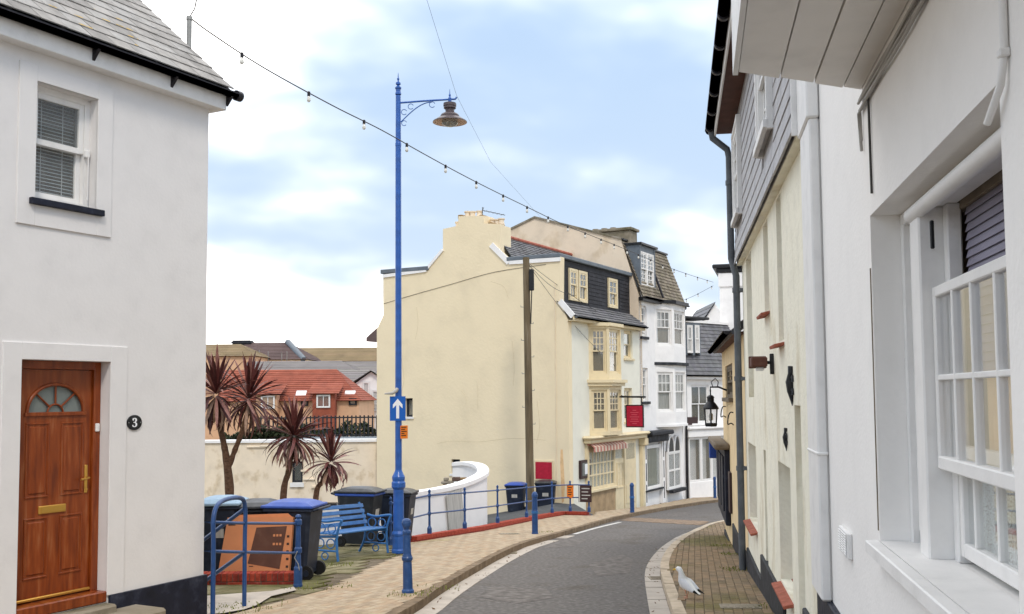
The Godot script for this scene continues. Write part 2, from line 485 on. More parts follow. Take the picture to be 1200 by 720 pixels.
# ---------------------------------------------------------------- the sky
func make_sky() -> PanoramaSkyMaterial:
	var w := 1536
	var h := 768
	var im := Image.create(w, h, false, Image.FORMAT_RGBF)
	var f := FastNoiseLite.new()
	f.seed = 58
	f.frequency = 0.55
	f.fractal_octaves = 6
	f.fractal_gain = 0.52
	f.noise_type = FastNoiseLite.TYPE_SIMPLEX_SMOOTH
	var g := FastNoiseLite.new()
	g.seed = 61
	g.frequency = 0.22
	g.fractal_octaves = 3
	var low := Color(0.30, 0.28, 0.25)
	im.fill(low)
	for j in h / 2 + 6:
		var el := PI * (0.5 - (j + 0.5) / h)
		var sy := sin(el)
		var cy := cos(el)
		var up := maxf(sy, 0.0)
		for i in w:
			var az := TAU * ((i + 0.5) / w - 0.5)
			var k := cy / (up + 0.22)
			var x := sin(az) * k
			var z := -cos(az) * k
			var n1 := f.get_noise_3d(x * 1.25, z * 1.6 + x * 0.25, 3.0)
			var n2 := g.get_noise_3d(x, z, 9.0)
			var cover := smoothstep(-0.62, 0.42, n1 * 1.1 + n2 * 0.55 + SKY_MORE + 0.34 * pow(1.0 - up, 6.0))
			var blue := Color(0.146, 0.210, 0.306).lerp(Color(0.25, 0.285, 0.32), pow(1.0 - up, 3.2))
			var white := Color(1.02, 0.98, 0.935).lerp(Color(0.74, 0.73, 0.72), clampf(n1 * 0.9 + 0.1, 0.0, 1.0) * 0.55)
			im.set_pixel(i, j, blue.lerp(white, pow(cover, 2.6)))
	var sky := PanoramaSkyMaterial.new()
	sky.panorama = ImageTexture.create_from_image(im)
	return sky

const SKY_MORE := -0.20

func _ready() -> void:
	rng.seed = 4242
	# camera
	var cam := Camera3D.new()
	cam.name = "camera"
	add_child(cam)
	cam.projection = Camera3D.PROJECTION_FRUSTUM
	cam.near = 0.05
	cam.far = 3000.0
	cam.size = 0.05 * 720.0 / F
	cam.frustum_offset = Vector2(0, 0.05 * (CY - 360.0) / F)
	cam.position = eye
	cam.rotation = Vector3(0.065, 0, -0.008)
	cam_basis = Basis.from_euler(cam.rotation)
	cam.current = true
	# air and light: a bright sky of thin cloud, the sun veiled
	var env := Environment.new()
	env.background_mode = Environment.BG_SKY
	env.sky = Sky.new()
	env.sky.sky_material = make_sky()
	env.background_energy_multiplier = 1.0
	env.tonemap_mode = Environment.TONE_MAPPER_LINEAR
	env.tonemap_exposure = 3.2
	env.sdfgi_enabled = true
	env.ssao_enabled = true
	env.ssil_enabled = true
	var we := WorldEnvironment.new()
	we.environment = env
	add_child(we)
	var sun := DirectionalLight3D.new()
	sun.light_energy = 0.18
	sun.light_color = Color(1.0, 0.96, 0.9)
	sun.light_angular_distance = 10.0
	sun.shadow_enabled = true
	sun.rotation_degrees = Vector3(-49, 12, 0)      # behind the viewer, over the near houses, through thin cloud
	add_child(sun)
	make_materials()
	make_ground()
	make_left_house()
	make_town()
	make_cream_house()
	make_white_house()
	make_shop_house()
	make_far_right()
	make_yellow_house()
	make_slate_house()
	make_window_house()
	make_street_things()
	make_yard_things()
	make_strings()
	make_gull()

# ---------------------------------------------------------------- ground, road, kerbs, pavements
var kerb_l := []
var kerb_r := []

func to2(p: Vector3) -> Vector2:
	return Vector2(p.x, p.z)

func on_street(p: Vector2, lift: float) -> Vector3:
	return Vector3(p.x, gy(p.y) + lift, p.y)

func side_off(c: Array, i: int, off: float) -> Vector2:       # a point beside a curve, off > 0 towards the viewer's side of +x
	var a: Vector2 = c[maxi(i - 1, 0)]
	var b: Vector2 = c[mini(i + 1, c.size() - 1)]
	var t := (b - a).normalized()
	return c[i] + Vector2(-t.y, t.x) * off

func resample(c: Array, step: float) -> Array:
	var out := [c[0]]
	var acc := 0.0
	for i in range(1, c.size()):
		var a: Vector2 = c[i - 1]
		var b: Vector2 = c[i]
		var l := a.distance_to(b)
		while acc + l >= step:
			var t := (step - acc) / l
			a = a.lerp(b, t)
			out.append(a)
			l = a.distance_to(b)
			acc = 0.0
		acc += l
	return out

func strip(c: Array, o0: float, o1: float, lift: float) -> MB:
	var m := MB.new()
	for i in c.size() - 1:
		var a := on_street(side_off(c, i, o0), lift); var b := on_street(side_off(c, i, o1), lift)
		var d := on_street(side_off(c, i + 1, o1), lift); var e := on_street(side_off(c, i + 1, o0), lift)
		if (b - a).cross(d - a).y < 0: m.quad(a, e, d, b)
		else: m.quad(a, b, d, e)
	return m

func blocks_along(called: String, parent: Node, c: Array, o0: float, o1: float, y0: float, y1: float, m: Material, gap := 0.012) -> void:
	for i in c.size() - 1:
		var mb := MB.new()
		var a := side_off(c, i, o0); var b := side_off(c, i, o1); var d := side_off(c, i + 1, o1); var e := side_off(c, i + 1, o0)
		var t := (e - a).normalized() * gap * 0.5
		a += t; b += t; d -= t; e -= t
		var top := []
		var bot := []
		var dy := rng.randf_range(-0.004, 0.004)
		for p in [a, b, d, e]:
			top.append(on_street(p, y1 + dy)); bot.append(on_street(p, y0))
		if (top[1] - top[0]).cross(top[2] - top[0]).y < 0:
			top.reverse(); bot.reverse()
		mb.quad(top[0], top[1], top[2], top[3])
		for k in 4:
			var k2 := (k + 1) % 4
			mb.quad(bot[k], bot[k2], top[k2], top[k])
		obj(called, mb, m, parent)

func flat(pts: PackedVector2Array, lift: float) -> MB:
	var m := MB.new()
	var id := Geometry2D.triangulate_polygon(pts)
	for i in range(0, id.size(), 3):
		var a := on_street(pts[id[i]], lift); var b := on_street(pts[id[i + 1]], lift); var d := on_street(pts[id[i + 2]], lift)
		if (b - a).cross(d - a).y < 0: m.tri(a, d, b)
		else: m.tri(a, b, d)
	return m

func pave(parent: Node3D, pts: PackedVector2Array, deg: float, lift: float, singles: int, moss: float, m: Material, tones: Array) -> void:
	var lw := 0.2
	var ww := 0.1
	var j := 0.007
	var u := Vector2(1, 0).rotated(deg_to_rad(deg))
	var w := Vector2(-u.y, u.x)
	var lo := Vector2(1e9, 1e9)
	var hi := -lo
	for p in pts:
		var q := Vector2(p.dot(u), p.dot(w))
		lo = lo.min(q); hi = hi.max(q)
	var ns := FastNoiseLite.new()
	ns.seed = 5
	ns.frequency = 0.35
	ns.fractal_octaves = 4
	var spots := []
	for r in int((hi.y - lo.y) / ww) + 1:
		for q in int((hi.x - lo.x) / lw) + 2:
			var c := u * (lo.x + (q + 0.5 * (r % 2)) * lw) + w * (lo.y + (r + 0.5) * ww)
			var z := -c.y
			if z < 7.5 or z > 48.0 or absf(c.x) > z * 0.62: continue
			if not Geometry2D.is_point_in_polygon(c, pts): continue
			spots.append([z, c])
	spots.sort_custom(func(a, b): return a[0] < b[0])
	var tilt := Basis(Vector3(1, 0, 0), atan(SLOPE) * -1.0) 
	var turn := Basis(Vector3.UP, -deg_to_rad(deg))
	var slope_b := Basis(Vector3(1, 0, 0), Vector3(0, 1, -SLOPE).normalized(), Vector3(0, SLOPE, 1).normalized())
	var meshes := []
	for t in tones:
		for g in 3:
			var mb := MB.new()
			mb.col = t.lerp(Color(t.r * 0.62, t.g * 0.72, t.b * 0.42), g * 0.5)
			brick(mb, lw - j, ww - j, 0.012)
			meshes.append(mb.mesh())
	var rest := MB.new()
	for i in spots.size():
		var c: Vector2 = spots[i][1]
		var xf := Transform3D(slope_b * turn, on_street(c, lift + rng.randf_range(-0.0015, 0.0015)))
		var mo := clampf((ns.get_noise_2d(c.x, c.y) + moss) * 2.4, 0.0, 1.0)
		var tone := rng.randi() % tones.size()
		if i < singles:
			var o := MeshInstance3D.new()
			o.mesh = meshes[tone * 3 + int(round(mo * 2.0))]
			o.material_override = m
			o.name = "paver"
			o.transform = xf
			parent.add_child(o, true)
		else:
			var t: Color = tones[tone]
			rest.col = t.lerp(Color(t.r * 0.62, t.g * 0.72, t.b * 0.42), mo)
			rest.xf = xf
			brick(rest, lw - j, ww - j, 0.012)
	if rest.v.size() > 0:
		var s := obj("paver_field", rest, m, parent)
		s.set_meta("kind", "stuff")

func brick(mb: MB, l: float, w: float, t: float) -> void:     # a paver without its underside, top at y = 0, worn edges
	var x := l * 0.5; var z := w * 0.5; var r := 0.004
	var a := [Vector3(-x + r, 0, z - r), Vector3(x - r, 0, z - r), Vector3(x - r, 0, -z + r), Vector3(-x + r, 0, -z + r)]
	var b := [Vector3(-x, -r, z), Vector3(x, -r, z), Vector3(x, -r, -z), Vector3(-x, -r, -z)]
	mb.quad(a[0], a[1], a[2], a[3])
	for k in 4:
		var k2 := (k + 1) % 4
		mb.quad(b[k], b[k2], a[k2], a[k])
		mb.quad(b[k] - Vector3(0, t, 0), b[k2] - Vector3(0, t, 0), b[k2], b[k])

func make_ground() -> void:
	# the land: falls with the street, then lies flat under the town
	var g := MB.new()
	var rows := [[-300.0, 17.0], [-20.0, -1.4], [12.0, -3.4], [60.0, -7.0], [110.0, -8.0], [1500.0, -9.0]]
	for i in rows.size() - 1:
		g.quad(Vector3(-1500, rows[i][1], -rows[i][0]), Vector3(1500, rows[i][1], -rows[i][0]), Vector3(1500, rows[i + 1][1], -rows[i + 1][0]), Vector3(-1500, rows[i + 1][1], -rows[i + 1][0]))
	struct("ground", g, M.earth)
	var pav := 0.1
	var lp := []
	for p in [[480, 712], [513, 690], [547, 670], [580, 652], [613, 637], [647, 627], [680, 618], [713, 608.5], [747, 601], [780, 595], [813, 590], [843, 586]]:
		lp.append(to2(G(p[0], p[1], pav)))
	var d0: Vector2 = (lp[1] - lp[0]).normalized()
	lp.push_front(lp[0] - d0 * 8.0 + Vector2(-0.3, 0))
	lp.push_front(lp[0] - d0 * 10.0 + Vector2(-0.6, 0))
	var d1: Vector2 = (lp[-1] - lp[-2]).normalized()
	lp.append(lp[-1] + d1.rotated(0.12) * 9.0)
	lp.append(lp[-1] + d1.rotated(0.3) * 12.0)
	kerb_l = smooth(lp, 8)
	var rp := []
	for p in [[790, 720], [780, 690], [774, 667], [776, 654], [785, 640], [800, 628], [817, 620], [843, 611]]:
		rp.append(to2(G(p[0], p[1], pav)))
	d0 = (rp[1] - rp[0]).normalized()
	rp.push_front(rp[0] - d0 * 6.0)
	rp.push_front(rp[0] - d0 * 12.0)
	d1 = (rp[-1] - rp[-2]).normalized()
	rp.append(rp[-1] + d1.rotated(0.15) * 7.0)
	rp.append(rp[-1] + d1.rotated(0.3) * 12.0)
	kerb_r = smooth(rp, 8)
	var lc := resample(kerb_l, 0.5)
	var rc := resample(kerb_r, 0.5)
	# carriageway
	var ring := PackedVector2Array()
	for p in lc: ring.append(p)
	var back := rc.duplicate()
	back.reverse()
	for p in back: ring.append(p)
	struct("road", flat(ring, 0.0), M.asphalt)
	# painted line, gutter, band of red setts
	var line := []
	for i in 16:
		var t := i / 15.0
		line.append(to2(G(lerpf(673, 727, t), lerpf(626.5, 612.5, t) - sin(t * PI) * 0.6)))
	var ln := struct("road_marking", strip(line, -0.06, 0.06, 0.004), M.paint_white)
	ln.set_meta("label", "short white painted line beside the kerb opposite the cream house")
	var gl := Node3D.new(); gl.name = "gutter"; add_child(gl); gl.set_meta("kind", "structure")
	var seg := []
	for p in resample(kerb_l, 0.75):
		if p.y < -7.0 and p.y > -24.0: seg.append(p)
	blocks_along("gutter_block", gl, seg, 0.0 + 0.005, 0.25, -0.05, 0.006, M.concrete, 0.01)
	var gr := Node3D.new(); gr.name = "gutter_001"; add_child(gr); gr.set_meta("kind", "structure")
	seg = []
	for p in resample(kerb_r, 0.62):
		if p.y < -7.0 and p.y > -27.0: seg.append(p)
	blocks_along("gutter_block", gr, seg, -0.23, -0.005, -0.05, 0.008, M.concrete, 0.014)
	var band := PackedVector2Array()
	for p in [[729, 610.5], [737, 607], [830, 611.5], [820, 616]]: band.append(to2(G(p[0], p[1])))
	var bn := Node3D.new(); bn.name = "road_band"; add_child(bn); bn.set_meta("kind", "structure")
	obj("joint_bed", flat(band, 0.004), M.sand, bn)
	pave(bn, band, 35.0, 0.010, 0, -0.9, M.paver, [Color(0.56, 0.52, 0.52), Color(0.48, 0.45, 0.46), Color(0.64, 0.57, 0.55)])
	# mended patches and a gully in the road
	for pt in [[[596, 640], [640, 631], [690, 632], [672, 641], [640, 643]], [[560, 700], [575, 688], [640, 690], [650, 701], [606, 708]], [[690, 662], [728, 650], [742, 656], [738, 672], [700, 676]], [[770, 604], [800, 600], [812, 602.5], [790, 606]]]:
		var rg := PackedVector2Array()
		for q in pt: rg.append(to2(G(q[0], q[1])))
		var pm := struct("road_patch", flat(rg, 0.003), M.asphalt_patch)
	# kerbs
	var kl := Node3D.new(); kl.name = "kerb"; add_child(kl); kl.set_meta("kind", "structure")
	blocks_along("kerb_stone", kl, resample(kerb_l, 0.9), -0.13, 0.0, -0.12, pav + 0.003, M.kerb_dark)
	var kr := Node3D.new(); kr.name = "kerb_001"; add_child(kr); kr.set_meta("kind", "structure")
	blocks_along("kerb_stone", kr, resample(kerb_r, 0.9), 0.0, 0.13, -0.12, pav + 0.003, M.kerb_stone)
	# the far pavement
	var pl := PackedVector2Array()
	var pin := PackedVector2Array()
	for i in lc.size():
		pl.append(side_off(lc, i, -0.13))
	for p in [[840, 580], [803, 585], [752, 594.5], [700, 600], [695.5, 604.5], [660, 603], [625, 610], [567, 622.5], [543, 626], [480, 636], [478, 648], [458, 655], [427, 669], [382, 691], [300, 712]]:
		pin.append(to2(G(p[0], p[1], pav)))
	var full := pl.duplicate()
	full.append(Vector2(20, -62))
	full.append(Vector2(13.5, -56))
	for p in pin: full.append(p)
	full.append(Vector2(-3.3, -10.2))
	full.append(Vector2(-8.6, -0.5))
	full.append(Vector2(-11, 6))
	var ps := struct("pavement", flat(full, pav - 0.010), M.sand)
	pave(ps, full, -73.0, pav, 170, -0.42, M.paver, [Color(1, 1, 1), Color(0.88, 0.86, 0.84), Color(1.08, 1.04, 0.98), Color(0.95, 0.88, 0.82)])
	# mossy slabs where the bench and the bins stand
	var vg := PackedVector2Array()
	for p in [[300, 712], [382, 691], [427, 669], [458, 655], [478, 648], [480, 636]]: vg.append(to2(G(p[0], p[1], pav)))
	for p in [Vector2(-2.9, -22.6), Vector2(-4.3, -19.5), Vector2(-5.6, -14.0), Vector2(-5.6, -11.8), Vector2(-3.45, -10.75), Vector2(-3.2, -10.3)]: vg.append(p)
	var verge := struct("paved_verge", flat(vg, pav - 0.022), M.sand)
	var slab := MB.new()
	var ns := FastNoiseLite.new()
	ns.seed = 77
	ns.frequency = 0.5
	for a in 30:
		for b in 16:
			var u := Vector2(0.36, -0.93)
			var w := Vector2(0.93, 0.36)
			var c := Vector2(-3.6, -9.5) + u * (a * 0.45) + w * (b * 0.45 - 4.0 + 0.22 * (a % 2))
			var ok := true
			for k in [Vector2(-0.21, -0.21), Vector2(0.21, -0.21), Vector2(0.21, 0.21), Vector2(-0.21, 0.21)]:
				if not Geometry2D.is_point_in_polygon(c + u * k.x + w * k.y, vg): ok = false
			if not ok: continue
			var sm := MB.new()
			var v := 0.85 + 0.3 * rng.randf()
			var mo := clampf(ns.get_noise_2d(c.x, c.y) * 2.0 + 0.45, 0.0, 1.0)
			sm.col = Color(v, v, v * 0.95).lerp(Color(0.55, 0.6, 0.32), mo * 0.8)
			var y := pav - 0.004 + rng.randf_range(-0.006, 0.004)
			var q := []
			for k in [Vector2(-0.22, -0.22), Vector2(0.22, -0.22), Vector2(0.22, 0.22), Vector2(-0.22, 0.22)]:
				q.append(on_street(c + u * k.x + w * k.y, y))
			if (q[1] - q[0]).cross(q[2] - q[0]).y < 0: q.reverse()
			sm.quad(q[0], q[1], q[2], q[3])
			for k in 4:
				sm.quad(q[k] - Vector3(0, 0.03, 0), q[(k + 1) % 4] - Vector3(0, 0.03, 0), q[(k + 1) % 4], q[k])
			obj("slab", sm, M.mossy, verge)
	# the near pavement, with the houses along it
	var pr := PackedVector2Array()
	for i in rc.size():
		var e := side_off(rc, i, 0.13)
		if e.y < 1.5: pr.append(e)
	for p in [Vector2(22, -44), Vector2(9.4, -33), Vector2(4.62, -22.6), Vector2(3.44, -15.05), Vector2(2.2, -7.3), Vector2(0.9, 0.0), Vector2(0.62, 1.5)]: pr.append(p)
	var pr2 := struct("pavement", flat(pr, pav - 0.010), M.sand)
	pr2.name = "pavement_001"
	pave(pr2, pr, -80.0, pav, 130, 0.02, M.paver, [Color(0.60, 0.55, 0.47), Color(0.52, 0.48, 0.42), Color(0.66, 0.58, 0.49), Color(0.58, 0.51, 0.43)])
	# iron covers let into the paving
	for c in [[597, 626, 12.0], [868, 711, -8.0]]:
		var p := G(c[0], c[1], pav + 0.002)
		var mb := MB.new()
		mb.bev(-0.22, 0.22, -0.02, 0.006, -0.16, 0.16, 0.004)
		for k in 6: mb.box(-0.19 + k * 0.066, -0.15 + k * 0.066, 0.006, 0.010, -0.13, 0.13)
		var o := obj("inspection_cover", mb, M.slate_brown, null, Transform3D(Basis(Vector3(1, 0, 0), Vector3(0, 1, -SLOPE).normalized(), Vector3(0, SLOPE, 1).normalized()) * Basis(Vector3.UP, deg_to_rad(c[2])), p))
		tag(o, "ribbed iron cover let into the pavement " + ("by the railing" if c[0] < 700 else "behind the gull"), "cover")
	# yard behind the railing, a little lower, falling towards the palms
	var y0 := G(480, 636, 0.06); var y1 := G(696, 604, 0.06)
	var yard := MB.new()
	var yb := [y0 + Vector3(0, -0.25, 0), y1, y1 + Vector3(-0.6, 0.0, -5.0), Vector3(-5.4, gy(-39.0) - 1.0, -39.2), Vector3(-9.5, gy(-34.0) - 1.6, -41), Vector3(-9.5, gy(-24.0) - 1.6, -22), Vector3(-5.0, gy(-21.0) - 1.3, -20)]
	for i in range(1, yb.size() - 1):
		yard.quad(yb[0], yb[i], yb[i + 1], yb[i + 1])
	struct("yard", yard, M.asphalt_dark)

# ---------------------------------------------------------------- builders shared by the houses
func bars(mb: MB, x0: float, x1: float, y0: float, y1: float, st: float, cols: int, rows: int, z0: float, z1: float, bar: float) -> void:
	# one sash: stiles, rails and glazing bars
	mb.bev(x0, x0 + st, y0, y1, z0, z1, 0.004); mb.bev(x1 - st, x1, y0, y1, z0, z1, 0.004)
	mb.box(x0 + st, x1 - st, y0, y0 + st, z0 + 0.001, z1 - 0.001); mb.box(x0 + st, x1 - st, y1 - st, y1, z0 + 0.001, z1 - 0.001)
	var zb := (z0 + z1) * 0.5
	for i in range(1, cols):
		var x := lerpf(x0 + st, x1 - st, float(i) / cols)
		mb.box(x - bar * 0.5, x + bar * 0.5, y0 + st, y1 - st, zb - 0.012, z1 - 0.003)
	for i in range(1, rows):
		var y := lerpf(y0 + st, y1 - st, float(i) / rows)
		mb.box(x0 + st, x1 - st, y - bar * 0.5, y + bar * 0.5, zb - 0.011, z1 - 0.004)

func window(parent: Node, xf: Transform3D, w: float, h: float, o := {}) -> Node3D:
	var wn := part(o.get("called", "window"), parent, xf)
	var fm: Material = o.get("frame", M.white_trim)
	var rec: float = o.get("rec", 0.1)
	var fw: float = o.get("fw", 0.05)
	var st: float = o.get("st", 0.045)
	var bar: float = o.get("bar", 0.02)
	var up: Array = o.get("up", [1, 1])
	var dn: Array = o.get("dn", [1, 1])
	var z := -rec
	var f := MB.new()
	f.box(0, fw, 0, h, z - 0.10, z); f.box(w - fw, w, 0, h, z - 0.10, z)
	f.box(fw, w - fw, h - fw, h, z - 0.099, z - 0.001); f.box(fw, w - fw, 0, fw, z - 0.099, z - 0.001)
	obj("frame", f, fm, wn)
	var gm: Material = o.get("glass", M.glass)
	if o.get("sash", true):
		var sp: float = h * o.get("split", 0.5)
		var a := MB.new()
		bars(a, fw, w - fw, sp - st * 0.4, h - fw, st, up[0], up[1], z - 0.045, z - 0.010, bar)
		obj("upper_sash", a, fm, wn)
		var b := MB.new()
		bars(b, fw, w - fw, fw, sp + st * 0.6, st, dn[0], dn[1], z - 0.085, z - 0.050, bar)
		obj("lower_sash", b, fm, wn)
		var p := MB.new()
		p.box(fw + 0.005, w - fw - 0.005, sp, h - fw, z - 0.030, z - 0.026)
		obj("pane", p, gm, wn)
		var q := MB.new()
		q.box(fw + 0.005, w - fw - 0.005, fw, sp, z - 0.070, z - 0.066)
		obj("pane", q, gm, wn)
	else:
		var a := MB.new()
		bars(a, fw, w - fw, fw, h - fw, st, up[0], up[1], z - 0.06, z - 0.015, bar)
		obj("casement", a, fm, wn)
		var p := MB.new()
		p.box(fw + 0.005, w - fw - 0.005, fw, h - fw, z - 0.042, z - 0.038)
		obj("pane", p, gm, wn)
	# what stands behind the glass
	var bz: float = z - o.get("deep", 0.16)
	var c := MB.new()
	var rz: float = minf(bz - 0.05, z - o.get("room", 0.75))
	var e := 0.03
	c.quad(Vector3(-e, -e, rz), Vector3(w + e, -e, rz), Vector3(w + e, h + e, rz), Vector3(-e, h + e, rz))
	c.quad(Vector3(-e, -e, z - 0.1), Vector3(-e, -e, rz), Vector3(-e, h + e, rz), Vector3(-e, h + e, z - 0.1))
	c.quad(Vector3(w + e, -e, rz), Vector3(w + e, -e, z - 0.1), Vector3(w + e, h + e, z - 0.1), Vector3(w + e, h + e, rz))
	c.quad(Vector3(-e, h + e, rz), Vector3(w + e, h + e, rz), Vector3(w + e, h + e, z - 0.1), Vector3(-e, h + e, z - 0.1))
	c.quad(Vector3(-e, -e, z - 0.1), Vector3(w + e, -e, z - 0.1), Vector3(w + e, -e, rz), Vector3(-e, -e, rz))
	obj("room", c, M.floor_board if o.get("shade", 0) == 0 else M.room, wn)
	if o.has("curtain"):
		var k := MB.new()
		var r: Array = o.get("drop", [0.0, 1.0])
		var n := 18
		for s in o.get("draw", [[0.0, 1.0]]):
			for i in n:
				var x0 := lerpf(fw, w - fw, lerpf(s[0], s[1], i / float(n))); var x1 := lerpf(fw, w - fw, lerpf(s[0], s[1], (i + 1) / float(n)))
				var za: float = bz + 0.03 + 0.018 * (i % 2) * o.get("fold", 1.0); var zb: float = bz + 0.03 + 0.018 * ((i + 1) % 2) * o.get("fold", 1.0)
				k.quad(Vector3(x0, h * r[0], za), Vector3(x1, h * r[0], zb), Vector3(x1, h * r[1], zb), Vector3(x0, h * r[1], za))
		obj("curtain", k, o.curtain, wn)
	if o.has("sill"):
		var s := MB.new()
		var so: float = o.get("sill_out", 0.08)
		s.bev(-0.06, w + 0.06, -o.get("sill_h", 0.07), 0.006, 0.003, so, 0.004)
		s.box(0.002, w - 0.002, 0.0015, 0.006, -rec - 0.02, 0.003)
		obj("sill", s, o.sill, wn)
	return wn

func wall_part(called: String, parent: Node, xf: Transform3D, outline: PackedVector2Array, holes: Array, depth: float, m: Material) -> MeshInstance3D:
	var mb := MB.new()
	mb.wall(outline, holes, depth)
	return obj(called, mb, m, parent, xf)

func rect(x0: float, x1: float, y0: float, y1: float) -> PackedVector2Array:
	return PackedVector2Array([Vector2(x0, y0), Vector2(x1, y0), Vector2(x1, y1), Vector2(x0, y1)])

func slates(mb: MB, w: float, l: float, exposure: float, sw: float, thick: float, vary := 0.25, tint := Color.WHITE) -> void:
	# rows of slates on a plane: x along the eave, y up the slope, z outwards; mb.xf is set by the caller
	var rows := int(ceil(l / exposure))
	for r in rows:
		var x := -(r % 2) * sw * 0.5
		var y0 := r * exposure
		var y1 := minf(y0 + exposure * 1.25, l)
		while x < w:
			var a := maxf(x, 0.0) + 0.004
			var b := minf(x + sw, w) - 0.004
			x += sw
			if b - a < 0.02: continue
			var v := 1.0 - vary * rng.randf()
			mb.col = Color(v, v * (1.0 - 0.06 * rng.randf()), v * (1.0 - 0.1 * rng.randf())) * tint
			var lift := thick * (1.0 + 0.35 * rng.randf())
			mb.quad(Vector3(a, y0, lift), Vector3(b, y0, lift), Vector3(b, y1, 0.002), Vector3(a, y1, 0.002))
			mb.quad(Vector3(a, y0, 0), Vector3(b, y0, 0), Vector3(b, y0, lift), Vector3(a, y0, lift))

func plane_xf(o: Vector3, x: Vector3, y: Vector3) -> Transform3D:       # x along, y up the slope, z outwards
	var xx := x.normalized()
	var yy := (y - xx * y.dot(xx)).normalized()
	return Transform3D(Basis(xx, yy, xx.cross(yy)), o)

func roof(called: String, parent: Node, a: Vector3, b: Vector3, up: Vector3, m: Material, exposure := 0.2, sw := 0.25, vary := 0.25) -> void:
	# a rectangular pitch between the eave a-b and the same eave moved by up
	var xf := plane_xf(a, b - a, up)
	var mb := MB.new()
	var w := (b - a).length()
	mb.col = Color(0.5, 0.5, 0.5)
	mb.box(0, w, 0, up.length(), -0.06, 0.0)
	slates(mb, w, up.length(), exposure, sw, 0.012, vary)
	var o := obj(called, mb, m, parent, xf)
	o.set_meta("kind", "stuff")

func bay(parent: Node, u0: float, u1: float, cant: float, d: float, v0: float, v1: float, win: Array, m: Material, o := {}) -> void:
	# a canted bay from v0 to v1; win: [bottom, top] of its windows or empty
	var pts := [Vector2(u0, 0), Vector2(u0 + cant, d), Vector2(u1 - cant, d), Vector2(u1, 0)]
	for i in 3:
		var a: Vector2 = pts[i]; var b: Vector2 = pts[i + 1]
		var x := Vector3(b.x - a.x, 0, b.y - a.y)
		var xf := plane_xf(Vector3(a.x, v0, a.y), x, Vector3.UP)
		var l := x.length()
		var holes := []
		if win:
			var mg: float = o.get("margin", 0.09) 
			var r := Rect2(mg, win[0] - v0, l - 2 * mg, win[1] - win[0])
			holes.append(poly(r))
			var w := o.duplicate()
			if i == 1 and o.has("up_mid"): w.up = o.up_mid
			window(parent, xf * T(r.position.x, r.position.y, 0), r.size.x, r.size.y, w)
		wall_part("bay_wall", parent, xf, rect(0, l, 0, v1 - v0), holes, 0.12, m)

func bay_slab(parent: Node, called: String, u0: float, u1: float, cant: float, d: float, v0: float, v1: float, grow: float, m: Material) -> void:
	var mb := MB.new()
	mb.vprism(PackedVector2Array([Vector2(u0 - grow, -0.02), Vector2(u0 + cant - grow * 0.5, d + grow), Vector2(u1 - cant + grow * 0.5, d + grow), Vector2(u1 + grow, -0.02)]), v0, v1)
	obj(called, mb, m, parent)

func pipe(called: String, parent: Node, pts: Array, r, m: Material, sides := 10) -> MeshInstance3D:
	var mb := MB.new()
	mb.tube(pts, r, sides)
	return obj(called, mb, m, parent)

func half_gutter(parent: Node, a: Vector3, b: Vector3, r: float, m: Material) -> void:
	# a half-round gutter from a to b
	var mb := MB.new()
	var xf := plane_xf(a, b - a, Vector3.UP)
	mb.xf = xf
	var l := (b - a).length()
	var n := 10
	for i in n:
		var p := PI + PI * i / n; var q := PI + PI * (i + 1) / n
		var p0 := Vector3(0, sin(p) * r, cos(p) * r); var q0 := Vector3(0, sin(q) * r, cos(q) * r)
		var e := Vector3(l, 0, 0)
		mb.squad(p0, q0, q0 + e, p0 + e, p0.normalized(), q0.normalized(), q0.normalized(), p0.normalized())
		mb.squad(p0 * 0.88, q0 * 0.88, q0 * 0.88 + e, p0 * 0.88 + e, -p0.normalized(), -q0.normalized(), -q0.normalized(), -p0.normalized())
		for s in [Vector3.ZERO, e]:
			mb.tri(s, s + p0, s + q0)
	for s in [-1, 1]:
		mb.box(0, l, -0.008, 0.004, s * r - 0.006, s * r + 0.006)
	obj("gutter", mb, m, parent)

# ---------------------------------------------------------------- the white cottage with the wooden door
var LH: Transform3D

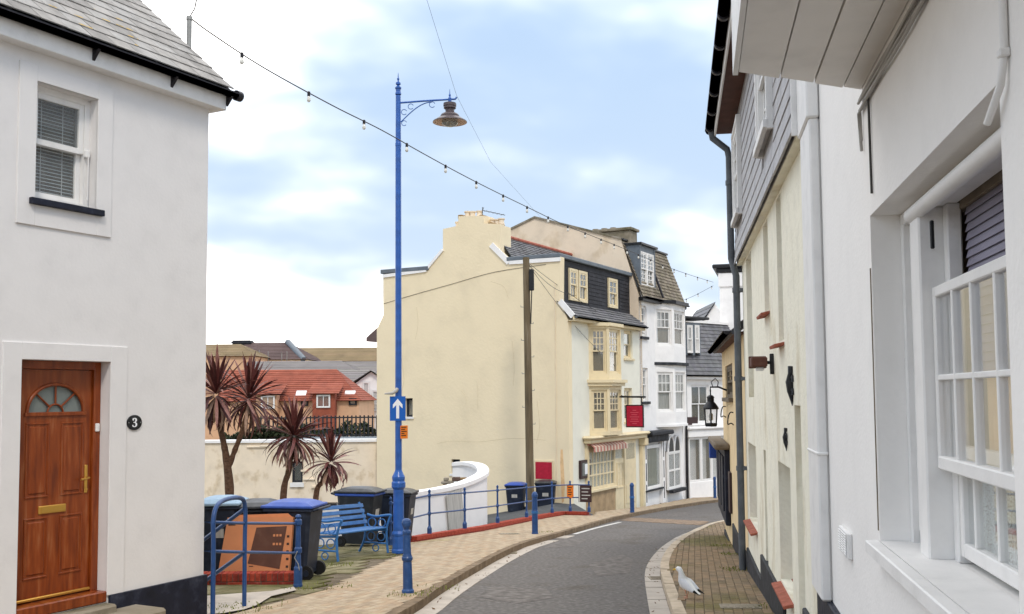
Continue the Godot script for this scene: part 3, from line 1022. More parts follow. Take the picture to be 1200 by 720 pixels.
func make_left_house() -> void:
	var p := at(238, 690, 10.63)
	LH = Transform3D(Basis(Vector3.UP, deg_to_rad(90.0 - 28.07)), Vector3(p.x, gy(p.z), p.z))
	var h := thing("white_cottage", "white rendered cottage with a brown panelled door and grey slate roof", "house", LH)
	var eave := U(LH, 241, 127).y
	var L := -4.3
	var D := -4.6
	var dr := R(LH, 24, 424, 123.5, 699)
	dr.size.y += 0.02; 
	var wr := R(LH, 42.5, 95, 111.5, 247)
	var plt := U(LH, 237.5, 674).y
	var deep := 0.14
	wall_part("wall", h, Transform3D(), rect(L, 0, -0.3, eave + 0.25), [poly(dr), poly(wr)], 0.3, M.white_render)
	# end wall with its gable, back wall and far end
	var rise := tan(deg_to_rad(42.5))
	var ridge_z := D * 0.5
	var ridge_y := eave + 0.28 + rise * (-ridge_z)
	var ge := MB.new()
	ge.prism(PackedVector2Array([Vector2(0.302, -0.5), Vector2(-D, -0.5), Vector2(-D, eave + 0.2), Vector2(-ridge_z, ridge_y - 0.12), Vector2(0.302, eave + 0.2)]), -0.3, -0.002)
	obj("gable_wall", ge, M.white_render, h, Transform3D(Basis(Vector3(0, 0, -1), Vector3.UP, Vector3(1, 0, 0)), Vector3(0, 0, -0.0)))
	obj("gable_wall", ge, M.white_render, h, Transform3D(Basis(Vector3(0, 0, -1), Vector3.UP, Vector3(1, 0, 0)), Vector3(L + 0.3, 0, 0)))
	var bw := MB.new()
	bw.box(L, 0, -0.5, eave + 0.2, D, D + 0.3)
	bw.box(L, 0, 2.5, 2.6, D, -0.3)
	obj("back_wall", bw, M.white_render, h)
	# plinth
	var pl := MB.new()
	pl.bev(dr.end.x + 0.03, 0.03, -0.4, plt, -0.1, 0.03, 0.004)
	pl.box(0.0, 0.03, -0.6, plt, D, -0.1)
	obj("plinth", pl, M.navy_plinth, h)
	pl = MB.new()
	pl.bev(L, dr.position.x - 0.03, -0.4, plt, -0.1, 0.03, 0.004)
	obj("plinth", pl, M.navy_plinth, h)
	# raised bands round door and window
	var db := R(LH, 2, 400, 143.5, 690)
	var sr := MB.new()
	sr.bev(db.position.x, dr.position.x, plt, db.end.y, -0.01, 0.018, 0.004)
	sr.bev(dr.end.x, db.end.x, plt, db.end.y, -0.01, 0.018, 0.004)
	sr.bev(dr.position.x - 0.002, dr.end.x + 0.002, dr.end.y, db.end.y, -0.01, 0.017, 0.003)
	obj("door_surround", sr, M.white_render, h)
	var wb := R(LH, 22, 70, 128.5, 279)
	var ws := MB.new()
	wb.size.y = minf(wb.size.y, eave - wb.position.y - 0.06)
	ws.bev(wb.position.x, wr.position.x, wb.position.y, wb.end.y, -0.01, 0.018, 0.004)
	ws.bev(wr.end.x, wb.end.x, wb.position.y, wb.end.y, -0.01, 0.018, 0.004)
	ws.bev(wr.position.x - 0.002, wr.end.x + 0.002, wr.end.y, wb.end.y, -0.01, 0.017, 0.003)
	ws.bev(wr.position.x - 0.002, wr.end.x + 0.002, wb.position.y, wr.position.y, -0.01, 0.017, 0.003)
	obj("window_surround", ws, M.white_render, h)
	# sash window with its blind
	var wn := window(h, T(wr.position.x, wr.position.y, 0), wr.size.x, wr.size.y, {"rec": 0.1, "fw": 0.055, "st": 0.05, "split": 0.52, "sill": M.navy_plinth, "sill_h": 0.05, "sill_out": 0.06, "deep": 0.5})
	var bl := MB.new()
	var y := 0.1
	while y < wr.size.y - 0.06:
		bl.xf = Transform3D(Basis(Vector3(1, 0, 0), 0.5), Vector3(0, y, -0.235))
		bl.box(0.07, wr.size.x - 0.07, -0.0012, 0.0012, -0.012, 0.012)
		y += 0.032
	bl.xf = Transform3D()
	for x in [0.22, wr.size.x - 0.2]:
		bl.box(x - 0.003, x + 0.003, 0.08, wr.size.y - 0.06, -0.22, -0.216)
	obj("blind", bl, M.blind_slat, wn).set_meta("kind", "stuff")
	var ch := MB.new()
	ch.tube([Vector3(wr.size.x - 0.035, 0.1, -0.07), Vector3(wr.size.x - 0.04, wr.size.y * 0.5, -0.06)], 0.007, 6)
	ch.bev(wr.size.x - 0.07, wr.size.x - 0.02, wr.size.y * 0.47, wr.size.y * 0.54, -0.1, -0.055, 0.008)
	obj("sash_horn", ch, M.white_trim, wn)
	# door
	var dw := dr.size.x
	var dh := dr.size.y
	var door := part("door", h, T(dr.position.x, dr.position.y, -deep))
	var fr := MB.new()
	var ft := 0.075
	fr.bev(0, ft, 0.0, dh, -0.06, 0.03, 0.005); fr.bev(dw - ft, dw, 0.0, dh, -0.06, 0.03, 0.005); fr.bev(ft, dw - ft, dh - ft, dh, -0.06, 0.03, 0.005)
	obj("frame", fr, M.wood_door, door)
	var x0 := ft
	var x1 := dw - ft
	var xm := (x0 + x1) * 0.5
	var rad := (x1 - x0) * 0.5 - 0.10
	var fy := dh * 0.785
	var fan := PackedVector2Array()
	for i in 25:
		var a := PI * i / 24.0
		fan.append(Vector2(xm + cos(a) * rad, fy + sin(a) * rad * 0.86))
	var leaf := MB.new()
	leaf.wall(rect(x0 + 0.004, x1 - 0.004, 0.085, dh - ft - 0.004), [fan], 0.045)
	obj("leaf", leaf, M.wood_door, door)
	var pw := (x1 - x0) * 0.5
	for s in [0, 1]:
		for v in [[0.115, 0.36], [0.44, 0.745]]:
			var pm := MB.new()
			var a0: float = x0 + 0.09 + s * (pw - 0.03)
			var a1: float = a0 + pw - 0.15
			var b0: float = dh * v[0]
			var b1: float = dh * v[1]
			# a raised field with a sloping moulding round it
			pm.bev(a0 + 0.035, a1 - 0.035, b0 + 0.035, b1 - 0.035, -0.01, 0.010, 0.009)
			for k in [[a0, a1, b0, b0 + 0.016], [a0, a1, b1 - 0.016, b1], [a0, a0 + 0.016, b0 + 0.016, b1 - 0.016], [a1 - 0.016, a1, b0 + 0.016, b1 - 0.016]]:
				pm.bev(k[0], k[1], k[2], k[3], -0.01, 0.009, 0.004)
			obj("panel", pm, M.wood_door, door)
	var spokes := MB.new()
	var ring := []
	for i in 25:
		var a := PI * i / 24.0
		ring.append(Vector3(xm + cos(a) * (rad + 0.005), fy + sin(a) * (rad * 0.86 + 0.005), 0.004))
	spokes.tube(ring, 0.016, 8)
	spokes.bev(xm - rad - 0.03, xm + rad + 0.03, fy - 0.03, fy + 0.006, -0.01, 0.016, 0.006)
	for a in [PI * 0.25, PI * 0.5, PI * 0.75]:
		spokes.tube([Vector3(xm + cos(a) * rad * 0.28, fy + sin(a) * rad * 0.25, -0.006), Vector3(xm + cos(a) * rad, fy + sin(a) * rad * 0.86, -0.006)], 0.009, 6)
	var hub := []
	for i in 13:
		var a := PI * i / 12.0
		hub.append(Vector3(xm + cos(a) * rad * 0.28, fy + sin(a) * rad * 0.26, -0.006))
	spokes.tube(hub, 0.009, 6)
	obj("fanlight_bars", spokes, M.wood_door, door)
	for k in 4:
		var pa := PackedVector2Array([Vector2(xm, fy)])
		for i in 7:
			var a := PI * (k * 6 + i) / 24.0
			pa.append(Vector2(xm + cos(a) * rad, fy + sin(a) * rad * 0.86))
		var gm := MB.new()
		gm.prism(pa, -0.024, -0.020)
		obj("pane", gm, M.glass_frost, door)
	var rb := MB.new()
	rb.box(0, dw, 0, dh, -0.9, -0.89)
	obj("room", rb, M.room, door)
	var th := MB.new()
	th.bev(0.0, dw, -0.05, 0.05, -0.06, 0.16, 0.01)
	obj("threshold", th, M.wood_door, door)
	var wb2 := MB.new()
	wb2.bev(x0, x1, 0.062, 0.088, -0.02, 0.022, 0.006)
	obj("weather_bar", wb2, M.brass, door)
	var lb := MB.new()
	lb.bev(xm - 0.16, xm + 0.12, dh * 0.372, dh * 0.405, -0.005, 0.014, 0.006)
	lb.box(xm - 0.14, xm + 0.10, dh * 0.378, dh * 0.399, 0.014, 0.017)
	obj("letterbox", lb, M.brass, door)
	var hd := MB.new()
	hd.bev(x1 - 0.072, x1 - 0.040, dh * 0.44, dh * 0.56, -0.005, 0.012, 0.006)
	hd.tube([Vector3(x1 - 0.056, dh * 0.505, 0.01), Vector3(x1 - 0.056, dh * 0.505, 0.05), Vector3(x1 - 0.15, dh * 0.50, 0.055)], 0.010, 8)
	hd.tube([Vector3(x1 - 0.056, dh * 0.455, 0.01), Vector3(x1 - 0.056, dh * 0.455, 0.018)], 0.012, 8)
	obj("handle", hd, M.brass, door)
	var bell := MB.new()
	bell.bev(dw - ft + 0.015, dw - ft + 0.055, dh * 0.70, dh * 0.735, 0.0, 0.05, 0.006)
	obj("bell_push", bell, M.white_trim, door)
	var step := MB.new()
	step.bev(dr.position.x - 0.25, dr.end.x + 0.02, -0.5, dr.position.y - 0.06, -0.05, 0.14, 0.02)
	step.bev(dr.position.x - 0.2, dr.end.x + 0.35, -0.5, dr.position.y - 0.13, -0.04, 0.42, 0.025)
	obj("doorstep", step, M.slate_brown, h)
	# boxed eaves, gutter, roof
	var ev := MB.new()
	var out := 0.13
	ev.bev(L, 0.13, eave, eave + 0.20, -0.2, out, 0.006)
	obj("eaves_board", ev, M.white_trim, h)
	var gz := out + 0.056
	var gyy := eave + 0.185
	half_gutter(h, Vector3(L, gyy, gz), Vector3(0.24, gyy, gz), 0.05, M.black_plastic)
	var ca := MB.new()
	ca.tube([Vector3(0.20, gyy - 0.01, gz), Vector3(0.27, gyy - 0.01, gz)], 0.056, 12)
	obj("gutter_end", ca, M.black_plastic, h)
	for px in [[98, 63], [190, 97], [255, 122]]:
		var u := U(LH, px[0], px[1]).x
		var bk := MB.new()
		bk.prism(PackedVector2Array([Vector2(0, 0), Vector2(0.10, 0), Vector2(0, -0.12)]), -0.015, 0.015)
		obj("gutter_bracket", bk, M.black_plastic, h, Transform3D(Basis(Vector3(0, 0, 1), Vector3.UP, Vector3(-1, 0, 0)), Vector3(u, gyy - 0.02, out)))
	var a0 := Vector3(L, eave + 0.215, out + 0.06)
	var upv := Vector3(0, ridge_y - a0.y, ridge_z - a0.z)
	var sx := plane_xf(a0, Vector3(1, 0, 0), upv)
	var deck := MB.new()
	deck.box(0, 0.13 - L, 0, upv.length(), -0.05, -0.005)
	obj("roof_deck", deck, M.dark_plinth, h, sx)
	var bk2 := MB.new()
	bk2.box(0, 0.13 - L, 0, upv.length(), -0.05, 0.02)
	obj("rear_roof", bk2, M.roof_grey, h, plane_xf(Vector3(0.13, a0.y, 2 * ridge_z - a0.z), Vector3(-1, 0, 0), Vector3(0, upv.y, -upv.z)))
	var rf := part("roof", h, sx)
	var ms := []
	for k in 6:
		var sm := MB.new()
		var v: float = [1.0, 0.84, 1.1, 0.72, 0.93, 1.2][k]
		sm.col = Color(v, v * 0.985, v * 0.97)
		sm.bev(0.005, 0.260, 0, 0.30, 0.0, 0.013, 0.002)
		ms.append(sm.mesh())
	var width := 0.16 - L
	var rows := int(upv.length() / 0.205)
	for r in rows:
		var x := -0.13 * (r % 2)
		while x < width - 0.05:
			var w := minf(0.265, width - x)
			var q := Transform3D(Basis(Vector3(1, 0, 0), -0.05), Vector3(x, r * 0.205, 0.012 + 0.003 * rng.randf()))
			q.basis = q.basis.rotated(Vector3(0, 0, 1), rng.randf_range(-0.006, 0.006))
			if w < 0.26: q.basis = q.basis.scaled_local(Vector3(w / 0.265, 1, 1))
			obj("slate", ms[rng.randi() % 6], M.slate_grey, rf, q)
			x += 0.265
	# patches of lichen on the slates
	for k in 26:
		var u := U(LH, rng.randf_range(60, 175), 60).x
		var r := 1 + rng.randi() % 4
		var li := MB.new()
		var pp := PackedVector2Array()
		var sx2 := rng.randf_range(0.02, 0.07)
		for i in 9:
			var a := TAU * i / 9.0
			pp.append(Vector2(cos(a) * sx2 * rng.randf_range(0.6, 1.1), sin(a) * 0.016 * rng.randf_range(0.6, 1.2)))
		li.prism(pp, 0.0, 0.003)
		obj("lichen", li, M.lichen, rf, Transform3D(Basis(Vector3(1, 0, 0), -0.05), Vector3(u - L, r * 0.205 + 0.02, 0.0225)))
	# oval number plate
	var np := U(LH, 156.5, 495.5)
	var pn := thing("number_plate", "black oval house number plate with a white 3", "number plate", LH * T(np.x, np.y, 0.001))
	var ov := MB.new()
	var op := PackedVector2Array()
	for i in 28: op.append(Vector2(cos(TAU * i / 28.0) * 0.088, sin(TAU * i / 28.0) * 0.072))
	ov.prism(op, 0, 0.012)
	obj("plate", ov, M.black_paint, pn)
	var tx := text_mesh("3", 0.085, true)
	obj("numeral", tx, M.sign_white, pn, T(0, 0, 0.0125))
	for s in [-1, 1]:
		var sc := MB.new()
		sc.tube([Vector3(s * 0.07, 0, 0.012), Vector3(s * 0.07, 0, 0.015)], 0.006, 8)
		obj("screw", sc, M.galvanised, pn)

func text_mesh(s: String, height: float, serif := false) -> TextMesh:
	var t := TextMesh.new()
	t.text = s
	var f := SystemFont.new()
	f.font_names = PackedStringArray(["Droid Serif" if serif else "Droid Sans"])
	f.font_weight = 700
	t.font = f
	t.font_size = 64
	t.pixel_size = height / 46.0
	t.depth = 0.004
	t.curve_step = 2.0
	return t

# ---------------------------------------------------------------- the low town beyond the yard
func roof_rows(called: String, parent: Node, a: Vector3, b: Vector3, c: Vector3, d: Vector3, rows: int, m: Material, vary := 0.15, cols := 0) -> void:
	# a pitch with corners eave a-b and ridge d-c, laid in overlapping courses
	var mb := MB.new()
	var nor := (b - a).cross(d - a).normalized()
	for r in rows:
		var t0 := float(r) / rows
		var t1 := minf((r + 1.15) / rows, 1.0)
		var k := maxi(cols, 1)
		for q in k:
			var s0 := (q + 0.004) / k
			var s1 := (q + 0.996) / k if cols > 0 else 1.0
			var v := 1.0 - vary * rng.randf()
			mb.col = Color(v, v * rng.randf_range(0.95, 1.0), v * rng.randf_range(0.92, 1.0))
			var th := nor * 0.03 * (0.8 + 0.5 * rng.randf())
			var p := a.lerp(b, s0).lerp(d.lerp(c, s0), t0); var w := a.lerp(b, s1).lerp(d.lerp(c, s1), t0)
			var x := a.lerp(b, s1).lerp(d.lerp(c, s1), t1); var y := a.lerp(b, s0).lerp(d.lerp(c, s0), t1)
			mb.quad(p + th, w + th, x, y)
			mb.quad(p, w, w + th, p + th)
	mb.col = Color(0.6, 0.6, 0.6)
	mb.quad(a - nor * 0.02, b - nor * 0.02, c - nor * 0.02, d - nor * 0.02)
	obj(called, mb, m, parent).set_meta("kind", "stuff")

func far_house(called: String, label: String, z: float, ex0: float, ex1: float, ey: float, rx0: float, rx1: float, ry: float, back: float, wm: Material, rm: Material, rows: int) -> Node3D:
	# a house seen across the town: eave and ridge lines read from the photograph at its distance
	var e0 := at(ex0, ey, z); var e1 := at(ex1, ey, z)
	e1.y = e0.y
	var r0 := at(rx0, ry, z + back); var r1 := at(rx1, ry, z + back)
	r1.y = r0.y
	var bottom := -8.6
	var h := thing(called, label, "house", T(e0.x, bottom, e0.z))
	var o := Vector3(e0.x, bottom, e0.z)
	e0 -= o; e1 -= o; r0 -= o; r1 -= o
	roof_rows("roof", h, e0 + Vector3(0, 0, 0.3), e1 + Vector3(0, 0, 0.3), r1, r0, rows, rm)
	var b0 := Vector3(e0.x, e0.y, -2 * back); var b1 := Vector3(e1.x, e1.y, -2 * back)
	roof_rows("roof", h, b1, b0, r0, r1, rows, rm)
	roof_rows("roof", h, e1 + Vector3(0, 0, 0.3), b1, r1 + Vector3(0, 0, -0.01), r1, rows, rm)
	roof_rows("roof", h, b0, e0 + Vector3(0, 0, 0.3), r0, r0 + Vector3(0, 0, -0.01), rows, rm)
	var w := MB.new()
	w.box(e0.x + 0.2, e1.x - 0.2, 0, e0.y - 0.02, -2 * back + 0.2, 0)
	obj("wall", w, wm, h)
	return h

func px_local(h: Node3D, px: float, py: float, dz := 0.0) -> Vector3:   # a pixel on the front plane of a far house
	return hit(h.transform, Vector3(0, 0, dz), Vector3(0, 0, 1), px, py)

func pane_box(h: Node, called: String, r: Rect2, z: float, t: float, m: Material) -> void:
	var mb := MB.new()
	mb.box(r.position.x, r.end.x, r.position.y, r.end.y, z, z + t)
	obj(called, mb, m, h)

func far_window(h: Node3D, x0: float, y0: float, x1: float, y1: float, cols: int, rows: int, m: Material, dz := 0.0) -> void:
	var r := R(h.transform, x0, y0, x1, y1, dz)
	window(h, T(r.position.x, r.position.y, dz + 0.14), r.size.x, r.size.y, {"rec": 0.02, "fw": 0.06, "st": 0.05, "sash": false, "up": [cols, rows], "bar": 0.05, "frame": m, "glass": M.glass_dark, "deep": 0.11, "room": 0.12})

func make_town() -> void:
	# low rendered building with its flat roof, between the yard and the town
	var z := 39.2
	var a := at(215, 520, z); var b := at(442.5, 519, z)
	b.y = a.y
	var lb := thing("low_building", "low cream building with flaking render and a flat roof behind the palms", "building", T(a.x, gy(-z) - 2.6, a.z))
	var o := lb.position
	var top := a.y - o.y
	var w := b.x - a.x
	var wr := R(lb.transform, 342, 541, 354.5, 566)
	wall_part("wall", lb, Transform3D(), rect(0, w, 0, top), [poly(wr)], 0.25, M.cream_wall)
	window(lb, T(wr.position.x, wr.position.y, 0), wr.size.x, wr.size.y, {"rec": 0.1, "fw": 0.04, "st": 0.04, "sash": false, "frame": M.dark_plinth, "glass": M.glass_dark, "sill": M.white_trim, "sill_h": 0.16})
	var cp := MB.new()
	cp.bev(-0.1, w, top, top + 0.12, -0.35, 0.08, 0.01)
	obj("coping", cp, M.facade_white, lb)
	var rf := MB.new()
	rf.box(0, w, top - 0.15, top - 0.05, -7, -0.35)
	obj("flat_roof", rf, M.lead, lb)
	# ledges and chips in the render
	for k in [[357, 552, 9, 2.5], [362, 562, 14, 2.5], [368, 571, 6, 3], [300, 524, 22, 2.0], [310, 523, 12, 2.2]]:
		var c := U(lb.transform, k[0], k[1])
		var mb := MB.new()
		mb.bev(c.x - k[2] * 0.016, c.x + k[2] * 0.016, c.y - k[3] * 0.016, c.y + k[3] * 0.016, -0.02, 0.07, 0.015)
		obj("render_ledge", mb, M.cream_wall, lb)
	# picket railing of the car park behind
	z = 46.0
	var f0 := at(296, 512, z); var f1 := at(452, 514, z); var ft := at(300, 488, z).y
	var fn := thing("picket_fence", "dark picket fence above the flat roofed building", "fence", T(f0.x, f0.y - 0.6, f0.z))
	var fl := f1.x - f0.x
	var fh := ft - f0.y + 0.6
	for y in [fh * 0.4, fh - 0.12]:
		var mb := MB.new()
		mb.box(0, fl, y, y + 0.06, -0.02, 0.02)
		obj("rail", mb, M.dark_plinth, fn)
	var pk := MB.new()
	pk.box(-0.03, 0.03, 0, fh, -0.025, 0.025)
	var pkm := pk.mesh()
	var x := 0.0
	while x < fl:
		obj("picket", pkm, M.dark_plinth, fn, T(x, 0, 0.045))
		x += 0.185
	# hedges in front of and behind the fence
	for hd in [[262, 352, 505, 522, 43.0, "clipped dark hedge below the end of the picket fence"], [352, 452, 500, 520, 48.5, "dark shrubby hedge seen through the picket fence"]]:
		var p0 := at(hd[0], hd[2], hd[4]); var p1 := at(hd[1], hd[3], hd[4])
		var hb := MB.new()
		for k in 2600:
			var c := Vector3(rng.randf_range(p0.x, p1.x), 0, p0.z + rng.randf_range(-0.5, 0.5))
			var hi := p0.y + 0.18 * sin(c.x * 2.3) + 0.1 * sin(c.x * 7.0)
			c.y = lerpf(p1.y - 0.3, hi, rng.randf())
			var u := Vector3(rng.randf_range(-1, 1), rng.randf_range(-1, 1), rng.randf_range(-1, 1)).normalized() * 0.11
			var v := u.cross(Vector3(rng.randf_range(-1, 1), 1, rng.randf_range(-1, 1))).normalized() * 0.06
			var t := rng.randf_range(0.6, 1.3)
			hb.col = Color(t, t, t * 0.9)
			hb.quad(c - u, c + v, c + u, c - v)
		var ho := obj("hedge", hb, M.hedge)
		tag(ho, hd[5], "hedge")
	# terrace with the red roof
	var red := far_house("red_roof_house", "orange house with a long red tiled roof and two roof windows", 75.0, 255, 424, 471, 262, 394, 434, 4.2, M.orange_wall, M.roof_red, 16)
	for k in [[300, 324, 462, 500], [366, 392, 461, 500]]:
		var p0 := px_local(red, k[0], k[2], 0.9); var p1 := px_local(red, k[1], k[3], 0.9)
		var mb := MB.new()
		mb.box(p0.x, p1.x, p1.y - 4.0, p0.y, 0.0, 0.9)
		obj("porch_wall", mb, M.orange_wall if k[0] < 330 else M.roof_red, red)
		var e := 0.35
		roof_rows("porch_roof", red, Vector3(p0.x - e, p0.y - 0.05, 1.2), Vector3(p1.x + e, p0.y - 0.05, 1.2), Vector3(p1.x + e, p0.y + 0.75, -1.2), Vector3(p0.x - e, p0.y + 0.75, -1.2), 6, M.roof_red)
	far_window(red, 306, 464, 322, 479, 2, 1, M.white_trim, 0.9)
	far_window(red, 371, 463, 387, 478, 2, 1, M.white_trim, 0.9)
	far_window(red, 353, 468, 361, 476, 1, 1, M.dark_plinth)
	far_window(red, 409, 467, 418, 475, 1, 1, M.dark_plinth)
	for k in [[347, 360, 459, 466.5], [404, 417, 459, 466.5]]:
		var c := px_local(red, (k[0] + k[1]) * 0.5, (k[2] + k[3]) * 0.5, -0.9)
		var mb := MB.new()
		mb.xf = Transform3D(Basis(Vector3(1, 0, 0), -0.9), c + Vector3(0, 0.05, 0.2))
		mb.bev(-0.38, 0.38, -0.32, 0.32, -0.04, 0.08, 0.02)
		obj("skylight", mb, M.facade_white, red)
	# gabled house with the tall arched windows
	var p := at(397, 452, 84.0); var q := at(436, 436, 84.0)
	var gh := thing("gabled_house", "white gabled house with tall arched glazing and pale grey roof", "house", T(at(412, 470, 84).x, -8.6, -84))
	var gt := px_local(gh, 435, 436).y
	var gl := px_local(gh, 413, 452)
	var gr := px_local(gh, 457, 452)
	var gb := MB.new()
	gb.prism(PackedVector2Array([Vector2(gl.x, 0), Vector2(gr.x, 0), Vector2(gr.x, gl.y), Vector2((gl.x + gr.x) * 0.5, gt), Vector2(gl.x, gl.y)]), -5, 0)
	obj("wall", gb, M.facade_white, gh)
	var mid := Vector3((gl.x + gr.x) * 0.5, gt + 0.1, 0.4)
	roof_rows("roof", gh, Vector3(gl.x - 0.5, gl.y - 0.1, -8), Vector3(gl.x - 0.5, gl.y - 0.1, 0.4), mid, mid + Vector3(0, 0, -8.4), 8, M.roof_grey, 0.1)
	roof_rows("roof", gh, Vector3(gr.x + 0.5, gl.y - 0.1, 0.4), Vector3(gr.x + 0.5, gl.y - 0.1, -8), mid + Vector3(0, 0, -8.4), mid, 8, M.roof_grey, 0.1)
	var w2 := px_local(gh, 398, 436, -9); 
	roof_rows("wing_roof", gh, px_local(gh, 402, 455, -6), px_local(gh, 440, 455, -6), px_local(gh, 432, 434, -10), px_local(gh, 397, 434, -10), 10, M.roof_grey, 0.1)
	far_window(gh, 416, 459, 424, 482, 1, 2, M.white_trim)
	far_window(gh, 425, 448, 433, 482, 1, 3, M.white_trim)
	far_window(gh, 436, 458, 444, 482, 1, 3, M.white_trim)
	# roofs stepping up behind
	far_house("grey_roof_house", "house with a long dull grey roof behind the red roof", 96.0, 285, 420, 437, 290, 400, 424, 4.0, M.cream_wall, M.roof_grey, 10)
	far_house("grey_roof_house", "house with a mottled grey roof behind the gabled house", 100.0, 398, 470, 436, 402, 470, 424, 4.0, M.cream_wall, M.roof_grey, 10)
	var pu := far_house("dark_roof_house", "house with a dark purple slate roof and block chimney", 110.0, 288, 362, 422, 286, 338, 402, 5.0, M.cream_wall, M.roof_purple, 12)
	var c0 := px_local(pu, 272, 399, -4.5); var c1 := px_local(pu, 293, 414, -4.5)
	var cm := MB.new()
	cm.bev(c0.x, c1.x, c1.y - 2.0, c0.y, -6, -4.5, 0.05)
	cm.box(c0.x - 0.1, c1.x + 0.1, c0.y - 0.35, c0.y - 0.15, -6.1, -4.4)
	obj("chimney", cm, M.dark_plinth, pu)
	var vm := MB.new()
	for k in [[337, 401, 356, 422]]:
		var s0 := px_local(pu, k[0], k[1], -4.8); var s1 := px_local(pu, k[2], k[3], 0.1)
		vm.tube([s0, s1], 0.35, 6)
	obj("verge", vm, M.lead, pu)
	for k in [299, 303.5, 314, 330, 336]:
		var s := px_local(pu, k, 421, 0.6)
		var mb := MB.new()
		mb.tube([s + Vector3(0, -1, 0), s + Vector3(0, rng.randf_range(0.6, 1.1), 0)], 0.035, 6)
		obj("vent_pipe", mb, M.galvanised, pu)
	far_house("tan_roof_house", "house with a tan tiled roof and pale eaves behind the palms", 104.0, 225, 300, 418, 228, 282, 404, 4.0, M.orange_wall, M.roof_tan, 10)
	far_house("tan_roof_house", "house with a tan tiled roof against the sky beside the cream gable", 118.0, 344, 480, 424, 349, 480, 408, 5.0, M.pink_render, M.roof_tan, 12)

# ---------------------------------------------------------------- the cream house with the blank gable
var CB: Transform3D
var cbl := 7.0
var cb_l2 := 12.0

func gz(px: float, py: float, x := 0.0) -> Vector2:      # a pixel on the end wall of the cream house: z, y
	var p := hit(CB, Vector3(x, 0, 0), Vector3(1, 0, 0), px, py)
	return Vector2(p.z, p.y)

